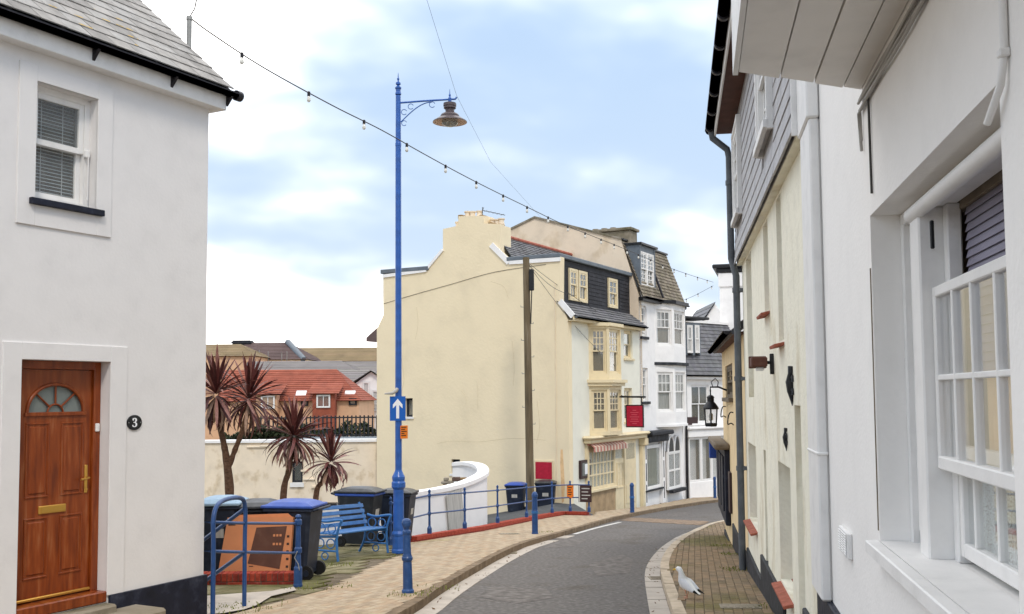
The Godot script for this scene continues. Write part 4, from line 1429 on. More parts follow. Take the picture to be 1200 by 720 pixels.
func make_cream_house() -> void:
	var c := at(668, 599, 35.0)
	CB = Transform3D(Basis(Vector3.UP, deg_to_rad(90.0 - 28.2)), Vector3(c.x, gy(c.z), c.z))
	cbl = U(CB, 752, 560).x
	var h := thing("cream_house", "tall cream house with a blank rendered gable and a restaurant below", "house", CB)
	var SX := Transform3D(Basis(Vector3(0, 0, 1), Vector3.UP, Vector3(-1, 0, 0)), Vector3.ZERO)
	var out := PackedVector2Array()
	out.append(Vector2(0.0, -2.0))
	out.append(Vector2(0.0, gz(668, 375).y))
	for q in [[656.5, 355], [657, 301], [597, 305.5], [586, 295], [586, 286], [586, 262.5], [567, 262], [567, 253], [537, 253.5], [537, 264.5], [519, 268.5], [519, 292], [500, 315], [449, 322], [449, 370], [441.5, 386]]:
		out.append(gz(q[0], q[1]))
	var lowz := gz(441.5, 560).x
	out.append(Vector2(lowz, -2.6))
	var holes := []
	var wins := [[474.5, 467, 483.5, 489], [529, 538.5, 539, 556]]
	for k in wins:
		var a := gz(k[0], k[1]); var b := gz(k[2], k[3])
		holes.append(poly(Rect2(minf(a.x, b.x), minf(a.y, b.y), absf(a.x - b.x), absf(a.y - b.y))))
	wall_part("gable_wall", h, SX, out, holes, 0.3, M.cream_render)
	for q in holes:
		window(h, SX * T(q[0].x, q[0].y, 0), q[2].x - q[0].x, q[2].y - q[0].y, {"rec": 0.12, "fw": 0.04, "st": 0.04, "sash": false, "frame": M.dark_plinth, "glass": M.glass_dark, "sill": M.white_trim, "sill_out": 0.05})
	# chimney stack carried on the gable, with pots
	var st := MB.new()
	var cz := gz(586, 262.5); var cz0 := gz(519, 268.5); var ct := gz(537, 253.5); var ct2 := gz(567, 253.5)
	st.box(0.302, 0.85, cz.y - 3.0, cz.y - 0.02, cz0.x + 0.02, cz.x - 0.02)
	st.box(0.302, 0.80, cz.y - 0.02, ct.y - 0.05, ct.x + 0.02, ct2.x - 0.02)
	obj("chimney_stack", st, M.cream_render, h)
	for k in [[541, 251.5], [547, 251.5], [555, 251], [530, 264], [571, 261], [576, 261], [581, 260]]:
		var p := gz(k[0], k[1])
		var mb := MB.new()
		mb.lathe([[0.12, -0.12], [0.12, 0.02], [0.10, 0.03], [0.10, 0.14], [0.13, 0.16], [0.13, 0.2], [0.08, 0.2]], 10)
		obj("chimney_pot", mb, M.cream_wall, h, T(0.42, p.y - 0.02, p.x))
	var cr := MB.new()
	for k in 9:
		var u := rng.randf()
		var p := gz(lerpf(537, 586, u), 254 if u < 0.6 else 263)
		cr.bev(0.05, 0.45, p.y - 0.08, p.y + rng.randf_range(0.02, 0.09), p.x - 0.08, p.x + 0.08, 0.02)
	obj("broken_capping", cr, M.stone_rubble, h)
	# television aerial
	var ae := thing("aerial", "television aerial on the stepped chimney of the cream house", "aerial", CB * T(0.4, ct2.y, gz(559, 254).x))
	pipe("mast", ae, [Vector3(0, -0.1, 0), Vector3(0, 0.42, 0)], 0.015, M.wire, 6)
	pipe("boom", ae, [Vector3(0, 0.40, 0.05), Vector3(0.2, 0.34, -0.1), Vector3(0.9, 0.22, 0.45)], 0.012, M.wire, 6)
	for k in 5:
		var q := Vector3(0.3 + 0.13 * k, 0.33 - 0.025 * k, -0.03 + 0.1 * k)
		pipe("element", ae, [q + Vector3(0.1, 0, -0.12), q + Vector3(-0.1, 0, 0.12)], 0.006, M.wire, 5)
	# main roof
	var rf := gz(597, 304.5); var rr := gz(589, 277, 0.8); var rb := gz(500, 314)
	rr.x = clampf(rr.x, -5.2, -2.6)
	roof_rows("roof", h, Vector3(0.31, rf.y, rf.x), Vector3(cbl, rf.y, rf.x), Vector3(cbl, rr.y, rr.x), Vector3(0.31, rr.y, rr.x), 12, M.slate_dark, 0.25, 26)
	roof_rows("roof", h, Vector3(cbl, rb.y, rb.x), Vector3(0.31, rb.y, rb.x), Vector3(0.31, rr.y, rr.x), Vector3(cbl, rr.y, rr.x), 12, M.slate_dark, 0.25, 26)
	var n := 16
	for k in n:
		var x0 := lerpf(0.8, cbl, float(k) / n)
		var mb := MB.new()
		mb.tube([Vector3(x0, rr.y + 0.02, rr.x), Vector3(x0 + (cbl - 0.8) / n - 0.02, rr.y + 0.02, rr.x)], 0.075, 8)
		obj("ridge_tile", mb, M.ridge_red, h)
	# flat roofs of the front and back dormer storeys, verges
	var tf := gz(657, 301)
	var fl := MB.new()
	fl.bev(-0.06, cbl, tf.y - 0.02, tf.y + 0.13, rf.x - 0.1, -0.25, 0.02)
	var bt := gz(449, 322)
	fl.bev(-0.06, cbl, rb.y - 0.1, rb.y + 0.06, bt.x - 0.1, rb.x + 0.1, 0.02)
	obj("flat_roof", fl, M.lead, h)
	var vg := MB.new()
	for e in [[[576, 287], [597, 308], 0.2], [[597, 308], [657, 304], 0.14], [[656.5, 353], [672, 371], 0.2], [[500, 316], [519, 293], 0.10], [[449, 324], [500, 317], 0.12]]:
		var a := gz(e[0][0], e[0][1]); var b := gz(e[1][0], e[1][1])
		var d := (b - a).normalized()
		var nn: Vector2 = Vector2(-d.y, d.x) * e[2] * 0.5
		var mb := MB.new()
		mb.prism(PackedVector2Array([a - nn, b - nn, b + nn, a + nn]), 0.002, 0.05)
		obj("verge_board", mb, M.facade_white, h, SX)
	# cable clipped along the gable, a rust run below an old bracket
	var cpts := []
	for e in [[450, 356], [487, 345], [530, 333], [580, 319], [640, 310]]:
		var q := gz(e[0], e[1])
		cpts.append(Vector3(-0.012, q.y, q.x))
	pipe("cable", h, smooth(cpts, 4), 0.008, M.grey_wood, 6)
	cpts = []
	for e in [[650, 330], [651, 420], [652, 520], [652, 585]]:
		var q := gz(e[0], e[1])
		cpts.append(Vector3(-0.012, q.y, q.x))
	pipe("cable", h, cpts, 0.012, M.cream_wall, 6)
	var rs := PackedVector2Array()
	for e in [[657, 527], [659.5, 527], [660.5, 545], [662, 570], [661, 588], [658.5, 590], [657.5, 565], [656.5, 545]]: rs.append(gz(e[0], e[1]))
	var rm := MB.new()
	rm.prism(rs, 0.001, 0.003)
	obj("rust_stain", rm, M.rust_stain, h, SX)
	for ck in [[[559, 447], [560, 462], [559, 480]], [[540, 458], [546, 466], [545, 474]], [[470, 420], [473, 444], [471, 462], [476, 480]], [[600, 400], [603, 430], [601, 452]], [[512, 520], [530, 517], [560, 518], [600, 514], [640, 516]], [[488, 360], [490, 380], [487, 398]], [[630, 470], [632, 500], [629, 520]], [[575, 330], [590, 336], [596, 350]]]:
		var cp3 := []
		for e in ck:
			var q := gz(e[0] + rng.randf_range(-0.6, 0.6), e[1])
			cp3.append(Vector3(0.001, q.y, q.x))
		pipe("crack", h, smooth(cp3, 4), 0.007, M.crack, 5)
	# rear lean-to with its red tiles
	var l0 := gz(441.5, 386); var l1 := gz(429, 396)
	var lt := MB.new()
	lt.prism(PackedVector2Array([l0 + Vector2(0, 0.05), l1, l1 + Vector2(0.0, -0.15), l0 + Vector2(0.0, -0.5)]), -4.0, 0.0)
	obj("lean_to_roof", lt, M.roof_purple, h, SX)
	# unseen blocks added behind the facade to stop light passing through
	var bd := MB.new()
	bd.box(0.31, cbl - 0.01, -2.5, tf.y - 1.95, lowz + 0.05, -1.5)
	bd.box(0.31, cbl - 0.01, tf.y - 2.1, tf.y - 0.03, bt.x, -1.5)
	obj("unseen_wall", bd, M.cream_wall, h)
	# dormer storey: black slates and sash windows
	var zt := -0.4
	var d0 := U(CB, 656.5, 354, zt).y
	var dx := U(CB, 657, 330, zt).x
	var ws := [R(CB, 665.5, 310, 675.5, 352, zt), R(CB, 676.5, 313, 687, 356, zt), R(CB, 711.5, 321, 722.5, 363, zt)]
	var hs := []
	for r in ws:
		r.position.y = d0 + 0.12
		r.size.y = tf.y - 0.28 - r.position.y
		hs.append(poly(r))
	var XT := T(0, 0, zt)
	XT.origin.z = zt + 0.012
	wall_part("dormer_wall", h, XT, rect(0.004, cbl, d0 - 0.4, tf.y - 0.03), hs, 0.2, M.cladding_black)
	var cl := MB.new()
	cl.xf = XT
	var y := d0
	while y < tf.y - 0.2:
		var xx := 0.05
		while xx < cbl - 0.1:
			var blocked := false
			for q in hs:
				if xx + 0.2 > q[0].x - 0.12 and xx < q[1].x + 0.12 and y + 0.14 > q[0].y and y < q[2].y: blocked = true
			if not blocked:
				var v := rng.randf_range(0.75, 1.2)
				cl.col = Color(v, v, v)
				cl.quad(Vector3(xx, y, 0.022), Vector3(xx + 0.192, y, 0.022), Vector3(xx + 0.192, y + 0.15, 0.004), Vector3(xx, y + 0.15, 0.004))
				cl.quad(Vector3(xx, y, 0.0), Vector3(xx + 0.192, y, 0.0), Vector3(xx + 0.192, y, 0.022), Vector3(xx, y, 0.022))
			xx += 0.2
		y += 0.145
	obj("slate_hanging", cl, M.cladding_black, h).set_meta("kind", "stuff")
	for q in hs:
		window(h, XT * T(q[0].x, q[0].y, 0.03), q[1].x - q[0].x, q[2].y - q[0].y, {"rec": -0.03, "fw": 0.09, "st": 0.05, "frame": M.cream_paint, "up": [2, 2], "dn": [2, 1], "glass": M.glass_dark, "curtain": M.blind_brown, "draw": [[0.0, 0.3], [0.75, 1.0]], "bar": 0.03})
	# pent roof over the facade
	var e0 := U(CB, 673, 370, 0.3)
	var pa := Vector3(-0.05, e0.y, 0.32); var pb := Vector3(cbl, e0.y, 0.32)
	roof_rows("pent_roof", h, pa, pb, Vector3(cbl, d0 + 0.02, zt), Vector3(-0.05, d0 + 0.02, zt), 5, M.slate_dark, 0.25, 26)
	var fb := MB.new()
	fb.bev(-0.04, cbl, e0.y - 0.14, e0.y - 0.02, 0.2, 0.27, 0.01)
	fb.box(-0.03, cbl, e0.y - 0.16, e0.y - 0.14, 0.0, 0.26)
	obj("eaves_board", fb, M.cream_paint, h)
	half_gutter(h, Vector3(-0.05, e0.y - 0.02, 0.34), Vector3(cbl, e0.y - 0.02, 0.34), 0.06, M.grey_pipe)
	var ft := e0.y - 0.1
	# facade
	var w1 := R(CB, 731, 387, 741.5, 421); var w2 := R(CB, 731.5, 455, 741.5, 494)
	wall_part("facade", h, Transform3D(), rect(0.301, cbl, -2.0, ft), [poly(w1), poly(w2)], 0.2, M.pale_facade)
	window(h, T(w1.position.x, w1.position.y, 0), w1.size.x, w1.size.y, {"rec": 0.08, "frame": M.cream_paint, "fw": 0.08, "glass": M.glass_dark, "curtain": M.curtain_green, "drop": [0.45, 1.0], "sill": M.cream_paint})
	window(h, T(w2.position.x, w2.position.y, 0), w2.size.x, w2.size.y, {"rec": 0.08, "frame": M.cream_paint, "fw": 0.08, "up": [3, 2], "glass": M.glass_dark, "sill": M.cream_paint, "bar": 0.03})
	var b0 := U(CB, 690, 420).x; var b1 := U(CB, 731, 420).x
	var dd := 0.6
	var cant := 0.42
	b1 = b0 + 2.0
	var k0 := U(CB, 700, 511, 0.3).y; var k1 := U(CB, 700, 450, 0.3).y; var k2 := U(CB, 700, 445, 0.3).y; var k3 := ft - 0.02
	var wo := {"rec": 0.06, "frame": M.cream_paint, "fw": 0.06, "st": 0.045, "up": [3, 3], "dn": [1, 1], "glass": M.glass_dark, "curtain": M.blind_brown, "drop": [0.0, 0.55], "bar": 0.03, "fold": 0.2, "margin": 0.08}
	bay(h, b0, b1, cant, dd, k0, k1, [U(CB, 700, 506, 0.3).y, U(CB, 700, 457, 0.3).y], M.cream_paint, wo)
	bay(h, b0, b1, cant, dd, k2, k3, [U(CB, 700, 438, 0.3).y, U(CB, 700, 385, 0.3).y], M.cream_paint, wo)
	bay_slab(h, "bay_cornice", b0, b1, cant, dd, k1 - 0.08, k1 + 0.04, 0.12, M.cream_paint)
	bay_slab(h, "bay_cornice", b0, b1, cant, dd, k1 + 0.04, k2, 0.2, M.cream_paint)
	bay_slab(h, "bay_cornice", b0, b1, cant, dd, k3 - 0.12, k3, 0.1, M.cream_paint)
	# shop front
	var s0 := U(CB, 684, 560).x; var s1 := cbl - 0.05
	var sy1 := U(CB, 690, 512, 0.3).y; var sy0 := U(CB, 690, 521, 0.3).y
	var fs := MB.new()
	fs.bev(s0, s1, sy0, sy0 + (sy1 - sy0) * 0.55, 0.0, 0.30, 0.03)
	fs.bev(s0 - 0.1, s1 + 0.05, sy0 + (sy1 - sy0) * 0.55, sy1, 0.0, 0.42, 0.05)
	obj("shop_cornice", fs, M.cream_paint, h)
	var wl := U(CB, 689.5, 560, 0.1).x; var wr := U(CB, 721, 560, 0.1).x
	var wy0 := U(CB, 690, 576, 0.1).y; var wy1 := U(CB, 690, 527, 0.1).y
	var gb := U(CB, 700, 606, 0.1).y
	var rise := MB.new()
	rise.bev(wl, wr, gb - 1.0, wy0 - 0.07, 0.0, 0.09, 0.01)
	obj("stall_riser", rise, M.shop_stone, h)
	window(h, T(wl, wy0, 0.12), wr - wl, wy1 - wy0, {"called": "shop_window", "rec": 0.0, "sash": false, "frame": M.cream_paint, "up": [7, 3], "fw": 0.07, "st": 0.04, "bar": 0.05, "glass": M.glass_dark, "sill": M.cream_paint, "sill_out": 0.06, "deep": 0.14, "room": 0.9})
	var sd := MB.new()
	sd.box(wl - 0.04, wl + 0.03, wy0, sy0, 0.0, 0.11); sd.box(wl, wr, wy1, sy0, 0.02, 0.10); sd.box(wr - 0.03, wr + 0.04, wy0, sy0, 0.0, 0.11)
	obj("window_head", sd, M.cream_paint, h)
	# door and panels beside the window
	var da := wr + 0.05; var db := U(CB, 734, 560, 0.2).x
	var dp := part("door", h, T(da, gb - 0.15, 0.1))
	var lf := MB.new()
	lf.bev(0, db - da, 0, 2.1, -0.05, 0.0, 0.01)
	obj("leaf", lf, M.cream_paint, dp)
	window(dp, T(0.1, 1.0, 0.03), db - da - 0.2, 0.95, {"rec": 0.0, "sash": false, "frame": M.cream_paint, "up": [2, 3], "fw": 0.03, "st": 0.03, "bar": 0.03, "glass": M.glass_dark, "deep": 0.02, "room": 0.04})
	var fan := MB.new()
	fan.box(0, db - da, 2.15, sy0 - gb + 0.15, -0.06, -0.04)
	obj("fanlight", fan, M.glass_dark, dp)
	var pn := MB.new()
	var pb0 := db + 0.06; var pb1 := U(CB, 748, 560, 0.2).x
	pn.bev(pb0, pb1, gb - 0.8, sy0, 0.0, 0.12, 0.01)
	pn.bev(pb0 + 0.12, pb1 - 0.12, gb + 0.2, gb + 0.9, 0.12, 0.14, 0.01)
	obj("panel", pn, M.cream_paint, h)
	var pw := MB.new()
	pw.box(pb0 + 0.15, pb1 - 0.15, sy0 - 0.75, sy0 - 0.15, 0.121, 0.126)
	obj("pane", pw, M.glass_dark, h)
	var pil := MB.new()
	pil.bev(cbl - 0.22, cbl + 0.02, -2.0, sy1, 0.0, 0.16, 0.02)
	pil.bev(cbl - 0.26, cbl + 0.06, sy0 - 0.3, sy0, 0.0, 0.3, 0.03)
	obj("pilaster", pil, M.cream_paint, h)
	# striped awning, half let down
	var aw := thing("awning", "faded red and white striped awning over the restaurant window", "awning", CB * T(wl - 0.05, sy0, 0.12))
	var al := wr + 0.75 - wl
	var nst := 22
	for k in nst:
		var mb := MB.new()
		var x0 := al * k / nst; var x1 := al * (k + 1) / nst
		mb.quad(Vector3(x0, -0.12, 0.22), Vector3(x1, -0.12, 0.22), Vector3(x1, 0, 0.02), Vector3(x0, 0, 0.02))
		mb.quad(Vector3(x0, -0.30, 0.23), Vector3(x1, -0.30, 0.23), Vector3(x1, -0.12, 0.222), Vector3(x0, -0.12, 0.222))
		obj("stripe", mb, M.awning_red if k % 2 == 0 else M.awning_white, aw)
	var ab := MB.new()
	ab.tube([Vector3(0, -0.02, 0.02), Vector3(al, -0.02, 0.02)], 0.05, 8)
	obj("roller", ab, M.awning_red, aw)
	# menu case, red board on the gable, hanging sign
	var mc := U(CB, 684, 550)
	var mn := thing("menu_case", "brown framed menu case on the wall beside the restaurant window", "menu case", CB * T(mc.x, mc.y, 0.0))
	var mb1 := MB.new()
	mb1.bev(-0.42, 0.42, -0.32, 0.32, 0.0, 0.09, 0.015)
	obj("case", mb1, M.sign_brown, mn)
	var mb2 := MB.new()
	mb2.box(-0.30, 0.30, -0.22, 0.22, 0.09, 0.094)
	obj("sheet", mb2, M.net_grey, mn)
	var mb3 := MB.new()
	mb3.box(-0.1, 0.14, -0.17, 0.18, 0.094, 0.097)
	obj("menu", mb3, M.sign_white, mn)
	var ra := gz(628, 541.5); var rb2 := gz(647.5, 562)
	var rbd := thing("red_board", "square crimson board in a cream frame on the blank gable", "board", CB * SX * T((ra.x + rb2.x) * 0.5, (ra.y + rb2.y) * 0.5, 0.002))
	var hw := absf(ra.x - rb2.x) * 0.5; var hh := absf(ra.y - rb2.y) * 0.5
	var m1 := MB.new()
	m1.bev(-hw - 0.06, hw + 0.06, -hh - 0.06, hh + 0.06, 0, 0.03, 0.008)
	obj("frame", m1, M.cream_paint, rbd)
	var m2 := MB.new()
	m2.bev(-hw, hw, -hh, hh, 0.03, 0.045, 0.005)
	obj("face", m2, M.sign_red, rbd)
	var hs0 := at(733, 465, 37.5)
	var hi := CB.affine_inverse() * hs0
	var hg := thing("hanging_sign", "crimson hanging sign on a black bracket over the restaurant", "sign", CB * T(hi.x, hi.y, 0.0))
	pipe("bracket", hg, [Vector3(0, 0, 0), Vector3(0, -0.02, 1.55)], 0.035, M.black_paint, 8)
	pipe("stay", hg, [Vector3(0, 0.35, 0), Vector3(0, 0.0, 0.7)], 0.012, M.black_paint, 6)
	for s in [0.86, 1.39]:
		pipe("hanger", hg, [Vector3(0, -0.02, s), Vector3(0, -0.32, s)], 0.02, M.black_paint, 6)
	var m3 := MB.new()
	m3.bev(-0.03, 0.03, -1.12, -0.3, 0.78, 1.47, 0.01)
	obj("frame", m3, M.black_paint, hg)
	for s in [-1, 1]:
		var m4 := MB.new()
		m4.box(s * 0.032 - 0.002, s * 0.032 + 0.002, -1.08, -0.34, 0.82, 1.43)
		obj("face", m4, M.sign_red, hg)
		var m5 := MB.new()
		for k in 7:
			var yy := -0.5 - 0.08 * k
			var ll: float = [0.1, 0.22, 0.16, 0.26, 0.2, 0.24, 0.12][k]
			m5.box(s * 0.035 - 0.001, s * 0.035 + 0.001, yy - 0.012, yy + 0.012, 1.12 - ll * 0.7, 1.12 + ll * 0.7)
		obj("print", m5, M.sign_mark, hg)

# ---------------------------------------------------------------- the white house with the mansard roof
func make_white_house() -> void:
	cb_l2 = U(CB, 803, 560).x
	var L := cbl
	var W := cb_l2 - cbl
	var WX := CB * T(L, -1.0, 0)
	var h := thing("mansard_house", "tall white house with a mossy tiled mansard roof and bay windows", "house", WX)
	var SX := Transform3D(Basis(Vector3(0, 0, 1), Vector3.UP, Vector3(-1, 0, 0)), Vector3.ZERO)
	var sz := func(px: float, py: float) -> Vector2:
		var p := hit(WX, Vector3.ZERO, Vector3(1, 0, 0), px, py)
		return Vector2(p.z, p.y)
	var me: Vector2 = sz.call(743.5, 348)
	var mk: Vector2 = sz.call(728, 281)
	var ap: Vector2 = sz.call(627, 256)
	var bk: Vector2 = sz.call(586, 276)
	me.x = minf(me.x, 0.15)
	var out := PackedVector2Array([Vector2(0.0, -2), Vector2(0.0, me.y), mk + Vector2(0, 0.02), ap, bk, Vector2(bk.x - 0.3, -2)])
	wall_part("gable_wall", h, SX * T(0, 0, 0.01), out, [], 0.3, M.pink_render)
	# capping stones along the gable
	for e in [[mk, ap], [ap, bk]]:
		var a: Vector2 = e[0]; var b: Vector2 = e[1]
		var n := 9
		for k in n:
			var p := a.lerp(b, float(k) / n); var q := a.lerp(b, (k + 0.97) / n)
			var mb := MB.new()
			var u := Vector2(0, 0.09)
			mb.prism(PackedVector2Array([p, q, q + u, p + u]), -0.35, 0.06)
			obj("coping_stone", mb, M.slate_brown, h, SX)
	# roof: upper pitches, steep mansard front
	roof_rows("roof", h, Vector3(0.3, mk.y, mk.x), Vector3(W, mk.y, mk.x), Vector3(W, ap.y, ap.x), Vector3(0.3, ap.y, ap.x), 14, M.slate_brown, 0.3, 24)
	roof_rows("roof", h, Vector3(W, bk.y, bk.x), Vector3(0.3, bk.y, bk.x), Vector3(0.3, ap.y, ap.x), Vector3(W, ap.y, ap.x), 14, M.slate_brown, 0.3, 24)
	var me2 := Vector2(0.18, me.y)
	roof_rows("mansard_roof", h, Vector3(-0.02, me2.y, me2.x), Vector3(W, me2.y, me2.x), Vector3(W, mk.y, mk.x), Vector3(-0.02, mk.y, mk.x), 16, M.slate_brown, 0.35, 22)
	var kb := MB.new()
	kb.bev(0.0, W + 0.05, mk.y - 0.03, mk.y + 0.06, mk.x - 0.05, mk.x + 0.1, 0.02)
	obj("kerb_board", kb, M.black_paint, h)
	var en := MB.new()
	en.prism(PackedVector2Array([Vector2(0.0, -2), Vector2(0.1, me.y), mk, ap, bk, Vector2(bk.x, -2)]), 0, 0.3)
	obj("end_wall", en, M.facade_white, h, SX * T(0, 0, -W))
	var bd := MB.new()
	bd.box(0.32, W - 0.32, -2, me.y - 0.05, bk.x + 0.05, -1.3)
	obj("unseen_wall", bd, M.facade_white, h)  # unseen filler inside the house, added to block light
	# dormer
	var zf := 0.0
	var dr := R(WX, 750.5, 294, 767, 338, zf)
	var dw := part("dormer", h)
	var dm := MB.new()
	dm.box(dr.position.x - 0.1, dr.position.x, dr.position.y - 0.1, dr.end.y + 0.25, -0.9, zf + 0.02)
	dm.box(dr.end.x, dr.end.x + 0.1, dr.position.y - 0.1, dr.end.y + 0.25, -0.9, zf + 0.02)
	dm.box(dr.position.x, dr.end.x, dr.end.y, dr.end.y + 0.25, -0.9, zf)
	obj("cheeks", dm, M.lead, dw)
	var dt := MB.new()
	dt.bev(dr.position.x - 0.18, dr.end.x + 0.2, dr.end.y + 0.25, dr.end.y + 0.34, -0.95, zf + 0.12, 0.01)
	obj("dormer_roof", dt, M.black_paint, dw)
	var half := dr.size.x * 0.5
	for k in 2:
		window(h, T(dr.position.x + k * half, dr.position.y, zf), half, dr.size.y, {"rec": 0.0, "fw": 0.07, "st": 0.05, "up": [2, 3], "dn": [2, 3], "bar": 0.035, "glass": M.glass_dark, "curtain": M.net_grey, "draw": [[0.0, 0.35]], "deep": 0.14})
	# chimney
	var c0: Vector2 = sz.call(733, 264); var c1: Vector2 = sz.call(680, 270)
	var cm := MB.new()
	cm.bev(0.5, 1.3, mk.y - 0.6, c0.y - 0.12, c1.x, c0.x, 0.03)
	cm.bev(0.42, 1.38, c0.y - 0.12, c0.y, c1.x - 0.08, c0.x + 0.08, 0.02)
	obj("chimney", cm, M.slate_brown, h)
	for k in 3:
		var mb := MB.new()
		mb.lathe([[0.12, 0.0], [0.11, 0.07], [0.13, 0.08], [0.13, 0.11], [0.08, 0.11]], 10)
		obj("chimney_pot", mb, M.slate_brown, h, T(0.9, c0.y - 0.01, lerpf(c1.x, c0.x, 0.15 + 0.2 * k)))
	# facade
	var w1 := R(WX, 747.5, 357, 755.5, 395); w1.position.x = maxf(w1.position.x, 0.15)
	var w2 := R(WX, 749.5, 431, 757.5, 471); w2.position.x = maxf(w2.position.x, 0.2)
	var sy := U(WX, 770, 513).y
	wall_part("facade", h, Transform3D(), rect(0.0, W, -2.5, me.y), [poly(w1), poly(w2)], 0.2, M.facade_white)
	for r in [w1, w2]:
		window(h, T(r.position.x, r.position.y, 0), r.size.x, r.size.y, {"rec": 0.08, "up": [2, 2], "dn": [2, 1], "fw": 0.06, "bar": 0.03, "glass": M.glass_dark, "curtain": M.net_grey, "sill": M.dark_plinth, "sill_h": 0.1})
	var ev := MB.new()
	ev.bev(-0.05, W + 0.1, me.y - 0.16, me.y - 0.02, 0.0, 0.2, 0.02)
	obj("eaves_board", ev, M.black_paint, h)
	half_gutter(h, Vector3(-0.05, me.y, 0.28), Vector3(W + 0.1, me.y, 0.28), 0.06, M.black_plastic)
	# bay over two floors
	var b0 := U(WX, 768, 440, 0.0).x; var b1 := W - 0.12
	var cant := (b1 - b0) * 0.28
	var dd := 0.5
	var a0 := U(WX, 780, 498, 0.3).y; var a1 := U(WX, 780, 428, 0.3).y; var a3 := me.y - 0.12
	var wo := {"rec": 0.05, "fw": 0.07, "st": 0.05, "up": [3, 2], "dn": [1, 1], "bar": 0.03, "glass": M.glass_dark, "curtain": M.net, "fold": 0.5, "margin": 0.1}
	bay(h, b0, b1, cant, dd, a0, a1, [U(WX, 780, 483, 0.3).y, U(WX, 780, 436, 0.3).y], M.facade_white, wo)
	wo = wo.duplicate()
	wo.curtain = M.blind_brown
	wo.drop = [0.0, 0.5]
	bay(h, b0, b1, cant, dd, a1 + 0.12, a3, [U(WX, 780, 405, 0.3).y, U(WX, 780, 363, 0.3).y], M.facade_white, wo)
	bay_slab(h, "bay_cornice", b0, b1, cant, dd, a1, a1 + 0.12, 0.12, M.dark_plinth)
	bay_slab(h, "bay_roof", b0, b1, cant, dd, a3, a3 + 0.14, 0.16, M.black_paint)
	bay_slab(h, "bay_floor", b0, b1, cant, dd, a0 - 0.1, a0, 0.04, M.facade_white)
	# ground floor: curtained shop window between pilasters, arched window
	var gb := U(WX, 770, 598).y
	var sw := R(WX, 755, 523, 775, 571, 0.1)
	window(h, T(sw.position.x, sw.position.y, 0.12), sw.size.x, sw.size.y, {"called": "shop_window", "rec": 0.0, "sash": false, "fw": 0.08, "st": 0.05, "glass": M.glass_dark, "curtain": M.curtain_grey, "deep": 0.1, "sill": M.dark_plinth, "sill_h": 0.06})
	var sh := MB.new()
	sh.bev(0.02, sw.end.x + 0.5, sw.end.y + 0.12, sw.end.y + 0.4, 0.0, 0.3, 0.03)
	sh.bev(-0.02, sw.end.x + 0.6, sw.end.y + 0.4, sw.end.y + 0.58, 0.0, 0.5, 0.04)
	obj("shop_cornice", sh, M.dark_plinth, h)
	for x in [0.12, sw.end.x + 0.2]:
		var pm := MB.new()
		pm.bev(x - 0.13, x + 0.13, gb - 0.6, sw.end.y + 0.12, 0.0, 0.16, 0.015)
		obj("pilaster", pm, M.facade_white, h)
		var pk := MB.new()
		for k in 3: pk.box(x - 0.05, x + 0.05, gb + 0.45 + 0.85 * k, gb + 1.15 + 0.85 * k, 0.155, 0.163)
		pk.bev(x - 0.15, x + 0.15, gb - 0.6, gb + 0.25, 0.0, 0.18, 0.01)
		obj("pilaster_inlay", pk, M.black_paint, h)
	var aw := R(WX, 780, 530, 796, 571, 0.0)
	window(h, T(aw.position.x, aw.position.y, 0.14), aw.size.x, aw.size.y, {"rec": 0.02, "sash": false, "up": [2, 2], "fw": 0.07, "st": 0.05, "bar": 0.08, "glass": M.glass_dark, "curtain": M.net_grey, "deep": 0.11, "sill": M.dark_plinth, "sill_h": 0.12, "sill_out": 0.2})
	for k in 2:
		var mb := MB.new()
		var cx := aw.position.x + aw.size.x * (0.27 + 0.46 * k)
		var r := aw.size.x * 0.23
		var fp := PackedVector2Array()
		for i in 13: fp.append(Vector2(cx + cos(PI * i / 12.0) * r * 0.82, aw.end.y + sin(PI * i / 12.0) * r * 1.5))
		mb.prism(fp, 0.02, 0.1)
		obj("arched_pane", mb, M.black_paint, h)
		var ar := MB.new()
		var pts := []
		for i in 13: pts.append(Vector3(cx + cos(PI * i / 12.0) * r, aw.end.y + sin(PI * i / 12.0) * r * 1.7, 0.09))
		ar.tube(pts, 0.05, 6)
		obj("arch_moulding", ar, M.facade_white, h)
	pipe("downpipe", h, [Vector3(W - 0.04, me.y - 0.05, 0.12), Vector3(W - 0.04, gb - 0.4, 0.12)], 0.05, M.black_plastic)
	pipe("downpipe", h, [Vector3(U(WX, 769, 300).x, mk.y, mk.x + 0.2), Vector3(U(WX, 769, 330).x, me.y + 0.1, 0.3)], 0.05, M.black_plastic)

